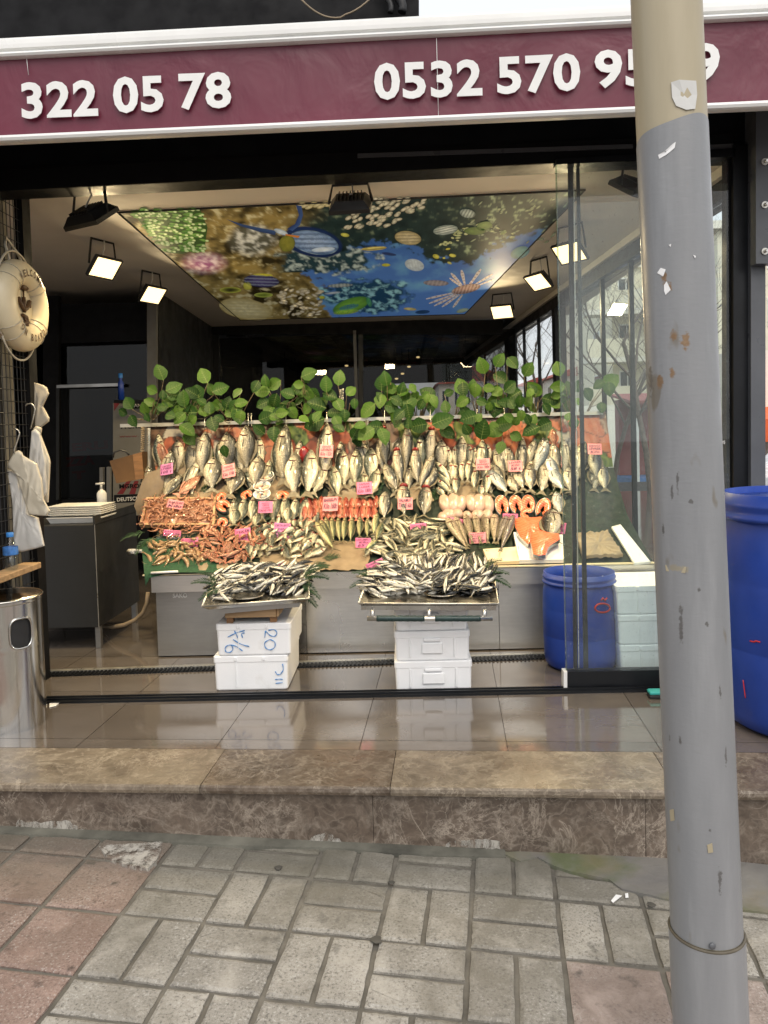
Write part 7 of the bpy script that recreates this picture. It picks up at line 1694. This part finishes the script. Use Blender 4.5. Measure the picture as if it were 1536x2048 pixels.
# butterfly fish and friends
for (x, y, rx, ry, a, c0, c1, st) in ((816, 476, 27, 14, 8, (.58, .50, .30), (.34, .28, .12), ((.3, 1), 14, (.20, .16, .10))), (891, 460, 25, 10, -8, (.62, .66, .58), (.22, .28, .24), ((.2, 1), 14, (.05, .07, .07))), (935, 427, 16, 9, 10, (.46, .52, .46), (.16, .20, .18), ((1, .2), 16, (.03, .04, .04))), (829, 530, 20, 12, 14, (.60, .66, .66), (.40, .46, .50), ((1, -.3), 20, (.46, .50, .52))), (969, 452, 16, 9, -10, (.20, .28, .08), (.10, .16, .05), None), (950, 462, 22, 8, 0, (.16, .24, .06), (.08, .13, .04), None),
    (523, 562, 36, 13, 4, (.10, .08, .20), (.02, .02, .07), ((.1, 1), 13, (.32, .36, .44))), (526, 550, 20, 2.6, 2, (.66, .62, .06), (.52, .46, .04), None), (495, 572, 9, 8, 40, (.58, .56, .10), (.4, .38, .05), None), (702, 611, 39, 15, -18, (.20, .44, .06), (.07, .20, .04), None), (698, 614, 20, 5, -12, (.02, .06, .28), (.04, .16, .30), None), (692, 624, 26, 5, -6, (.40, .42, .08), (.22, .30, .06), None), (738, 604, 5, 11, -20, (.10, .34, .16), (.04, .16, .12), None),
    (748, 497, 26, 4, -4, (.72, .62, .20), (.50, .40, .08), ((.1, 1), 5, (.06, .05, .03))), (778, 508, 15, 3, 8, (.03, .05, .14), (.03, .05, .14), None), (772, 530, 9, 3.4, 0, (.56, .52, .06), (.35, .34, .05), None), (872, 513, 7, 4.5, 20, (.60, .56, .10), (.4, .36, .05), None), (905, 511, 7, 3.5, 10, (.60, .58, .12), (.4, .36, .05), None), (896, 498, 5, 2, -10, (.6, .55, .1), (.4, .36, .05), None), (888, 516, 3, 2, 0, (.6, .55, .1), (.4, .36, .05), None), (899, 526, 5, 2.5, 20, (.6, .58, .2), (.4, .36, .05), None), (690, 470, 9, 4, 10, (.62, .60, .12), (.3, .3, .05), None), (820, 618, 13, 3, 4, (.62, .56, .24), (.5, .34, .10), None), (644, 595, 6, 3.4, 0, (.55, .56, .06), (.35, .36, .05), None), (925, 621, 13, 4, -14, (.42, .50, .36), (.24, .30, .2), None), (1040, 505, 20, 12, -20, (.14, .34, .30), (.08, .2, .22), None), (845, 624, 15, 4, -4, (.02, .06, .14), (.03, .08, .22), None), (665, 586, 17, 2.5, -6, (.5, .56, .6), (.2, .26, .3), None), (680, 571, 26, 4, -3, (.30, .34, .32), (.08, .12, .14), ((1, 0), 22, (.5, .52, .46)))):
    blob(x, y, rx, ry, a, c0, c1, 2, st)
# lionfish: fan of pale banded fins round a dark body
for (x1, y1, w_) in ((852, 598, 4), (858, 607, 4), (868, 612, 4), (884, 614, 4), (906, 615, 4), (902, 546, 5), (923, 540, 5), (962, 538, 5), (985, 548, 4), (946, 560, 4), (899, 556, 4), (990, 558, 3)):
    x0, y0 = 932, 580; dx, dy = x1-x0, y1-y0; L = math.hypot(dx, dy); ux_, uy_ = -dy/L, dx/L
    ppoly([(x0+dx*.28-ux_*w_*.35, y0+dy*.28-uy_*w_*.3), (x0+dx*.8-ux_*w_*.75, y0+dy*.8-uy_*w_*.5), (x1-ux_*w_*.3, y1-uy_*w_*.2), (x1+ux_*w_*.3, y1+uy_*w_*.2), (x0+dx*.8+ux_*w_*.75, y0+dy*.8+uy_*w_*.5), (x0+dx*.28+ux_*w_*.35, y0+dy*.28+uy_*w_*.3)], (.74, .64, .56), 2.3)
    for s_ in range(5):
        a, b = .30+.14*s_, .30+.14*(s_+.30); P0 = (x0+dx*a, y0+dy*a); P1 = (x0+dx*b, y0+dy*b); w0 = w_*(.55+.45*a)
        ppoly([(P0[0]-ux_*w0*.5, P0[1]-uy_*w0*.35), (P1[0]-ux_*w0*.5, P1[1]-uy_*w0*.35), (P1[0]+ux_*w0*.5, P1[1]+uy_*w0*.35), (P0[0]+ux_*w0*.5, P0[1]+uy_*w0*.35)], (.50, .36, .30), 2.6)
blob(932, 578, 30, 9, -12, (.34, .20, .16), (.20, .12, .10), 2.4, ((1, .2), 26, (.62, .50, .44))); blob(872, 566, 26, 6, 2, (.30, .26, .26), (.12, .12, .16), 2.2, ((1, .1), 20, (.42, .36, .36)))
# all faces must look down
for i, f in enumerate(m.f):
    n = (m.v[f[1]]-m.v[f[0]]).cross(m.v[f[2]]-m.v[f[0]])
    if n.z > 0: m.f[i] = f[::-1]
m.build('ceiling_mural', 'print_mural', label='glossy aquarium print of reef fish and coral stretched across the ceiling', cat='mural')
m = MB(); mt = 5
for a, b in ((a3, b3), (b3, c3_), (c3_, d3), (d3, a3)): m.tube([a+V((0, 0, .0)), b+V((0, 0, .0))], .006, 4, smooth=False)
mf = m.build('mural_frame', 'lamp_black', bpy.data.objects['ceiling_mural'])
# ================================================================ LEAVES
def leaf(mb_, c, tip, n, L, wd, rnd, fold=.25, droop=.2):
    t = tip.normalized(); n = (n-t*n.dot(t)).normalized(); s_ = t.cross(n); rows = 9; b = len(mb_.v)
    prof = [0, .30, .43, .49, .48, .43, .33, .19, .0]
    for i in range(rows):
        u = i/(rows-1); mid = c+t*(L*(u-.5))+n*(-droop*L*(u-.35)**2); w_ = prof[i]*wd*L*(1+.04*sin(i*2.3))
        for k, (x, dz) in enumerate(((-1, fold*.5), (-.55, fold*.33), (0, 0), (.55, fold*.33), (1, fold*.5))): mb_.v.append(mid+s_*(w_*x)+n*(abs(x)*w_*dz*1.2+.0016*sin(i*2.6+k)))
    for i in range(rows-1):
        for k in range(4): mb_.f.append((b+i*5+k, b+i*5+k+1, b+(i+1)*5+k+1, b+(i+1)*5+k)); mb_.m.append(0); mb_.sm.append(True)
    # pale midrib
    vs = []
    for i in range(rows-1):
        q = mb_.v[b+i*5+2]+n*.0012; w_ = .011*L*(1.1-i/rows); vs += [q-s_*w_, q+s_*w_]
    mb_.add(vs, [(2*i, 2*i+1, 2*i+3, 2*i+2) for i in range(rows-2)], 1, False)
    for i in range(2, rows-2):
        for sg in (-1, 1):
            p0 = mb_.v[b+i*5+2]+n*.001; p1 = mb_.v[b+min(rows-1, i+1)*5+(4 if sg > 0 else 0)]; p1 = p0.lerp(p1, .86)+n*.0012; d = (p1-p0).cross(n).normalized()*.0012*L*6
            mb_.add([p0-d, p0+d, p1], [(0, 1, 2)], 1, False)
LV = []
def addl(ox, oy, L):
    for (x, y, s_, a) in L: LV.append((ox+x/5.486, oy+y/5.486, s_/5.486, a))
addl(240, 680, [(440, 350, 190, 110), (595, 520, 190, 25), (350, 545, 150, 150), (380, 740, 200, 120), (270, 750, 150, 110), (95, 690, 150, 120), (145, 890, 150, -60), (30, 790, 120, 150), (700, 640, 200, 95), (855, 580, 190, 105), (920, 390, 190, 118), (1105, 535, 190, 20), (1090, 710, 180, 10), (980, 740, 150, 100), (1180, 690, 160, 70), (1330, 690, 150, 10), (1300, 840, 200, -70), (1020, 920, 170, -70), (730, 800, 240, 180), (860, 690, 180, -20), (560, 710, 150, 30), (550, 830, 130, -10), (470, 600, 120, 90), (620, 600, 120, -140), (300, 850, 110, -60)])
addl(500, 700, [(60, 400, 150, -120), (170, 340, 150, 100), (265, 380, 180, -150), (270, 560, 170, -110), (130, 460, 180, 180), (410, 480, 170, 160), (650, 260, 180, 20), (590, 450, 210, -10), (615, 310, 130, -60), (530, 380, 130, 170), (140, 590, 160, -160), (400, 600, 150, -20), (540, 560, 130, 30), (730, 600, 230, 160), (835, 370, 200, 90), (980, 300, 190, 80), (880, 500, 180, -20), (1110, 450, 150, 40), (1145, 590, 120, -90), (920, 690, 190, 180), (1040, 720, 150, -90), (95, 870, 170, 140), (260, 920, 180, -90), (700, 800, 260, -160), (180, 740, 180, 20), (970, 860, 160, 150), (1160, 900, 160, 60), (1380, 850, 160, 0), (1370, 930, 120, -40), (1440, 360, 170, 90), (1430, 560, 160, -100), (320, 690, 180, 40), (470, 690, 150, -60)])
addl(740, 700, [(170, 310, 180, 100), (230, 460, 200, -90), (410, 560, 240, 100), (300, 560, 150, -30), (470, 420, 120, -60), (630, 470, 200, 150), (700, 560, 170, -60), (660, 620, 170, -80), (830, 620, 160, 100), (1000, 400, 200, 110), (1020, 440, 170, -90), (1130, 390, 150, 90), (1230, 170, 180, 110), (1010, 570, 170, -150), (1200, 460, 150, -50), (1310, 420, 150, -10), (1230, 570, 130, -20), (1400, 530, 190, 20), (1420, 110, 170, 60), (1440, 310, 200, -30), (1390, 650, 220, 80), (420, 680, 200, -80), (800, 770, 240, 20), (530, 830, 200, -170), (60, 840, 180, 170), (300, 790, 150, -120), (850, 910, 220, -40), (1240, 870, 240, 80), (1060, 870, 150, 120), (1460, 830, 180, 10), (120, 520, 150, 120), (350, 420, 150, 70), (560, 600, 140, -120)])
addl(980, 680, [(250, 250, 180, -50), (420, 320, 180, 60), (220, 510, 190, 40), (270, 600, 190, -150), (480, 540, 200, 130), (750, 310, 190, 100), (740, 510, 170, 180), (660, 660, 190, -20), (420, 670, 140, 60), (330, 670, 140, -90), (60, 750, 200, -100), (620, 760, 160, -60), (860, 520, 150, 100), (1330, 450, 200, 40), (1310, 540, 160, -90), (1190, 490, 150, -150), (1080, 600, 160, -60), (1225, 740, 130, -90), (160, 920, 200, 10), (970, 500, 150, 60), (780, 640, 150, -140)])
rnd = random.Random(77)
for k in range(22): LV.append((rnd.uniform(310, 1160), rnd.uniform(846, 905) if rnd.random() < .6 else rnd.uniform(820, 860), rnd.uniform(24, 40), rnd.uniform(-170, 10)))
for k in range(95):
    cx_ = rnd.choice((330, 350, 410, 455, 560, 610, 640, 680, 790, 830, 860, 930, 985, 1040, 1080, 1130)); LV.append((rnd.gauss(cx_, 16), rnd.uniform(778, 846), rnd.uniform(19, 31), rnd.uniform(-180, 180)))
edges = [0, 330, 425, 520, 590, 650, 735, 800, 870, 930, 985, 1040, 1110, 1400]
where = ['at the left end of the rail above the coiled cord', 'above the left hanging breams', 'above the largest hanging breams', 'left of the tall hanging bass', 'between the two tall hanging basses', 'left of the back glass mullion', 'above the left hanging bonito', 'above the right hanging bonito', 'above the small silver bluefish', 'in front of the bright back window', 'in front of the thick corner post', 'near the glass door edge', 'behind the dusty glass pane']
rnd = random.Random(11)
for gi in range(len(edges)-1):
    L = [l for l in LV if edges[gi] <= l[0] < edges[gi+1]]
    if not L: continue
    base = W(sum(l[0] for l in L)/len(L), 838, 4.80); t_ = thing('leafy_sprig', base, 'broad leaved green sprig tied '+where[gi], 'plant sprig', None); ml = MB(); ms = MB()
    for (x, y, s_, a) in L:
        Y = (4.70 if y > 826 else 4.80)+rnd.uniform(-.07, .05); c = W(x, y, Y); k = Y/F0; aim = V((cos(R(a)), rnd.uniform(-.45, .35), sin(R(a))))
        n = V((rnd.uniform(-.45, .45), -1, rnd.uniform(.0, .75))); Ls = s_*k*1.0*rnd.uniform(.95, 1.1); leaf(ml, c, aim, n, Ls, rnd.uniform(.72, .86), rnd, rnd.uniform(.1, .5), rnd.uniform(.05, .4))
        b = c-aim.normalized()*Ls*.5; q = V((lerp(b.x, base.x, .45), 4.82, max(min(b.z-.03, base.z+.10), base.z-.02))); ms.tube([b, b.lerp(q, .5)+V((0, .012, -.008)), q, V((lerp(b.x, base.x, .75), 4.83, base.z))], [.0016, .002, .0026, .003], 5)
    ml.build('leaves', ['leaf', 'leaf_vein'], t_); ms.build('stems', 'stem', t_)
# wire hooks on the rail for the hanging fish
for px, py in ((410, 842), (497, 836), (503, 836), (572, 836), (654, 834), (769, 830), (815, 828), (860, 828), (953, 828), (1008, 826)):
    m = MB(); a = W(px, py-7, 4.795); m.tube([a+V((0, .012, -.01)), a+V((0, .008, .008)), a+V((0, -.012, .008)), a+V((0, -.014, -.05)), a+V((0, -.02, -.075)), a+V((.006, -.03, -.065))], .0022, 5)
    m.build('meat_hook', 'alu_rail', label='bent wire hook hooked over the rail with a fish hanging below', cat='hook', group='wire hooks on the rail')
# ================================================================ OUTSIDE, seen through the side glazing
def bare_tree(px, Y, h, label, seed, lean=0):
    r = random.Random(seed); x = W(px, 850, Y).x; t_ = thing('bare_tree', (x, Y, -.6), label, 'tree'); mt, mc = MB(), MB()
    def grow(p, d, L, rad, lev):
        pts = [p]; n = 5 if lev < 3 else 4
        for k in range(n): d = (d+V((r.uniform(-.16, .16), r.uniform(-.16, .16), r.uniform(-.03, .12)))).normalized(); p = p+d*(L/n); pts.append(p)
        (mt if lev == 0 else mc).tube(pts, [rad*(1-.45*k/n) for k in range(n+1)], 7 if lev == 0 else (5 if lev < 2 else 3), cap=False)
        if lev >= 4: return
        for k in range(4 if lev else 6):
            q = pts[max(1, min(n, int(lerp(2 if lev else 3, n+.9, r.random()))))]; a = r.uniform(0, 2*pi); dd = (d*.75+V((cos(a), sin(a), r.uniform(-.1, .55)))*.8).normalized(); grow(q, dd, L*r.uniform(.5, .75), rad*.40, lev+1)
    grow(V((x, Y, -.6)), V((lean, 0, 1)), h*.42, h*.008, 0); mt.build('trunk', 'bark', t_); mc.build('branches', 'bark', t_)
bare_tree(1040, 17, 7.0, 'bare leafless tree outside behind the thick corner post', 3); bare_tree(1090, 24, 8.5, 'slender bare tree outside between the two glass wall posts', 4)
bare_tree(1225, 15, 7.0, 'bare branching tree outside in front of the cream apartment block', 9); bare_tree(1300, 13, 7.5, 'bare tree outside nearest the street pole', 12); bare_tree(935, 26, 7.5, 'bare tree outside beyond the back room window', 15)
def house(x0, x1, Y, D, z1, wall, roofm, label, name, storeys, cols, bal=False, gable=False):
    t_ = thing(name, ((x0+x1)/2, Y, -.6), label, 'building'); m = MB(); m.box((x0, Y, -.6), (x1, Y+D, z1)); m.build('wall', wall, t_); m = MB()
    if gable: m.prism([V((x0-.3, Y-.3, z1)), V((x1+.3, Y-.3, z1)), V(((x0+x1)/2, Y-.3, z1+(x1-x0)*.24))], (0, D+.6, 0))
    else: m.box((x0-.25, Y-.25, z1+.002), (x1+.25, Y+D+.25, z1+.3))
    m.build('roof', roofm, t_); H = (z1+.4)/storeys
    for s_ in range(storeys):
        for c in range(cols):
            cx = lerp(x0, x1, (c+.5)/cols); w_ = (x1-x0)/cols*.28; zb = -.4+s_*H+H*.30; m = MB(); m.box((cx-w_, Y-.03, zb), (cx+w_, Y+.02, zb+H*.5)); f = m.build('window', 'white_paint', t_)
            m = MB(); m.box((cx-w_*.88, Y-.045, zb+.07), (cx-.03, Y-.031, zb+H*.5-.07)); m.box((cx+.03, Y-.045, zb+.07), (cx+w_*.88, Y-.031, zb+H*.5-.07)); m.build('pane', 'window_dark', f)
        for c in range(2):
            cy = lerp(Y, Y+D, (c+.5)/2); zb = -.4+s_*H+H*.30; m = MB(); m.box((x0-.03, cy-.6, zb), (x0+.02, cy+.6, zb+H*.5)); f = m.build('window', 'white_paint', t_); m = MB(); m.box((x0-.045, cy-.5, zb+.07), (x0-.031, cy+.5, zb+H*.5-.07)); m.build('pane', 'window_dark', f)
        if bal and s_:
            z = -.4+s_*H; m = MB(); m.box((x0-1.5, Y-1.3, z-.12), (lerp(x0, x1, .55), Y-.05, z+.12)); m.build('balcony_slab', 'cream_light', t_)
            m = MB(); m.box((x0-1.5, Y-1.3, z+.121), (lerp(x0, x1, .55), Y-1.2, z+1.0)); m.box((x0-1.5, Y-1.199, z+.121), (x0-1.4, Y-.05, z+1.0)); m.build('balcony_wall', 'cream_wall', t_)
    return t_
def hx(px, Y): return W(px, 850, Y).x
def hz(py, Y): return W(1150, py, Y).z
house(hx(1228, 38), hx(1400, 38), 38, 12, hz(540, 38), 'cream_wall', 'cream_light', 'cream apartment block with stacked corner balconies beyond the side glass', 'apartment_block', 4, 3, True)
house(hx(1118, 46), hx(1215, 46), 46, 10, hz(752, 46), 'cream_light', 'roof_red', 'low cream house with red gabled roof left of the apartment block', 'house', 2, 3, gable=True)
house(hx(1040, 52), hx(1112, 52), 52, 10, hz(770, 52), 'cream_wall', 'roof_red', 'farther small house with red roof between the glass wall mullions', 'house', 2, 3, gable=True)
house(hx(880, 60), hx(1030, 60), 60, 10, hz(760, 60), 'cream_light', 'roof_red', 'pale long house far beyond the back room window', 'house', 2, 6, gable=True)
house(hx(1440, 30), hx(1760, 30), 30, 12, hz(470, 30), 'cream_wall', 'cream_light', 'pale building across the street at the right picture edge', 'apartment_block', 4, 4)
m = MB(); m.box((hx(1020, 28), 28, -.6), (hx(1420, 28), 28.25, hz(812, 28))); m.build('garden_wall', 'cream_light', label='low pale garden wall outside beyond the side glass', cat='wall')
# red and blue boards standing in for a sign reflected in the glass
ST_ = thing('sign_reflection', (hx(1290, 16), 16, -.6), 'red and blue kiosk outside beside the pole', 'signage'); a, b = hx(1262, 16), hx(1345, 16)
m = MB(); m.box((a, 16, -.6), (b, 17.2, hz(960, 16))); m.build('counter', 'sign_blue', ST_); m = MB(); m.box((a, 16.9, hz(959, 16)), (b, 17.2, hz(800, 16))); m.build('back_board', 'sign_red', ST_)
m = MB(); m.prism([V((a-.1, 15.6, hz(812, 16))), V((a-.1, 17.3, hz(790, 16))), V((a-.1, 17.3, hz(786, 16))), V((a-.1, 15.6, hz(806, 16)))], (b-a+.2, 0, 0)); m.build('canopy', 'sign_red', ST_)
for k in range(2):
    m = MB(); x = [a+.02, b-.07][k]; m.box((x, 15.7, -.6), (x+.05, 15.75, hz(812, 16))); m.build('post', 'white_paint', ST_)
# parked van at the right edge of the picture
YV = 9.5; x0 = W(1528, 900, YV).x; VN = thing('parked_van', (x0+1.6, YV, -.6), 'white van parked on the street at the right picture edge', 'van')
m = MB(); z0 = -.35; pr = [(0, .25), (0, .62), (.12, .80), (.75, .92), (1.35, 1.52), (4.2, 1.58), (4.3, 1.4), (4.3, .25)]; m.prism([V((x0+u, YV, z0+v)) for u, v in pr], (0, 1.75, 0)); m.build('body', 'van_white', VN)
m = MB(); m.prism([V((x0+u, YV-.004, z0+v)) for u, v in ((.86, .96), (1.42, 1.46), (2.2, 1.48), (2.2, .98))], (0, .003, 0)); m.build('window', 'window_dark', VN)
for u in (.75, 3.4):
    m = MB(); c = V((x0+u, YV-.02, z0+.10)); m.tube([c, c+V((0, .2, 0))], .32, 24); w_ = m.build('wheel', 'rubber_black', VN); m = MB(); m.tube([c-V((0, .006, 0)), c+V((0, .05, 0))], .18, 18); m.build('rim', 'alu_rail', w_)
m = MB(); m.tube([V((x0-.005, YV+.3, z0+.66)), V((x0+.03, YV+.3, z0+.66))], .09, 14); m.build('headlight', 'white_paint', VN)
m = MB(); a, b = W(1526, 838, 15), W(1700, 838, 15); m.prism([a, a+V((0, 1.4, .25)), a+V((0, 1.4, -.2)), V((a.x, a.y, W(1526, 884, 15).z))], (b.x-a.x, 0, 0)); m.build('shop_awning', 'orange_awning', label='orange red shop awning far across the street at the right edge', cat='awning')
m = MB(); m.box((a.x, a.y+1.41, -.6), (b.x, a.y+3, 2.6)); m.build('shop_wall', 'cream_light', label='pale shop wall behind the orange awning at the right edge', cat='wall')
# ================================================================ CAMERA, LIGHT, RENDER
cam = bpy.data.cameras.new('camera'); co = bpy.data.objects.new('camera', cam); COL.objects.link(co)
co.matrix_world = Matrix(((RT.x, -DN.x, -FW.x, 0), (RT.y, -DN.y, -FW.y, 0), (RT.z, -DN.z, -FW.z, HC), (0, 0, 0, 1)))
cam.sensor_fit = 'VERTICAL'; cam.sensor_height = 36; cam.sensor_width = 27; cam.lens = 36*F0/2048
cam.shift_y = -(1024-CY)/2048; cam.clip_end = 400; cam.clip_start = .05
C.camera = co
w = bpy.data.worlds.new('World'); C.world = w; w.use_nodes = True
t = w.node_tree; bg = t.nodes['Background']; sk = t.nodes.new('ShaderNodeTexSky'); sk.sky_type = 'NISHITA'
SUN_E, SUN_A = R(SUNEL), R(SUNAZ)
sk.sun_disc = False; sk.sun_elevation = SUN_E; sk.sun_rotation = SUN_A; sk.air_density = AIR; sk.dust_density = DUST; sk.ozone_density = OZ
# thin bright overcast: the clear sky seen through an even white cloud layer
cl = mix(t, CLOUD, sk.outputs[0], (CLV*.985, CLV, CLV*1.01)); t.links.new(cl, bg.inputs[0]); bg.inputs[1].default_value = SKY
sl = bpy.data.lights.new('sun', 'SUN'); so = bpy.data.objects.new('sun', sl); COL.objects.link(so)
sl.energy = SUNE; sl.angle = R(SUNANG); sl.color = (1, .95, .87)
sd = V((sin(SUN_A)*cos(SUN_E), cos(SUN_A)*cos(SUN_E), sin(SUN_E)))
so.rotation_euler = sd.to_track_quat('Z', 'Y').to_euler(); so.location = (0, 0, 12)
C.render.engine = 'CYCLES'; C.cycles.use_denoising = True
C.cycles.max_bounces = 10; C.cycles.transparent_max_bounces = 24; C.cycles.diffuse_bounces = 4; C.cycles.glossy_bounces = 5
C.cycles.sample_clamp_indirect = 6; C.cycles.caustics_reflective = False; C.cycles.caustics_refractive = False
C.view_settings.view_transform = 'Standard'; C.view_settings.look = 'None'; C.view_settings.gamma = 1; C.view_settings.exposure = EXPO
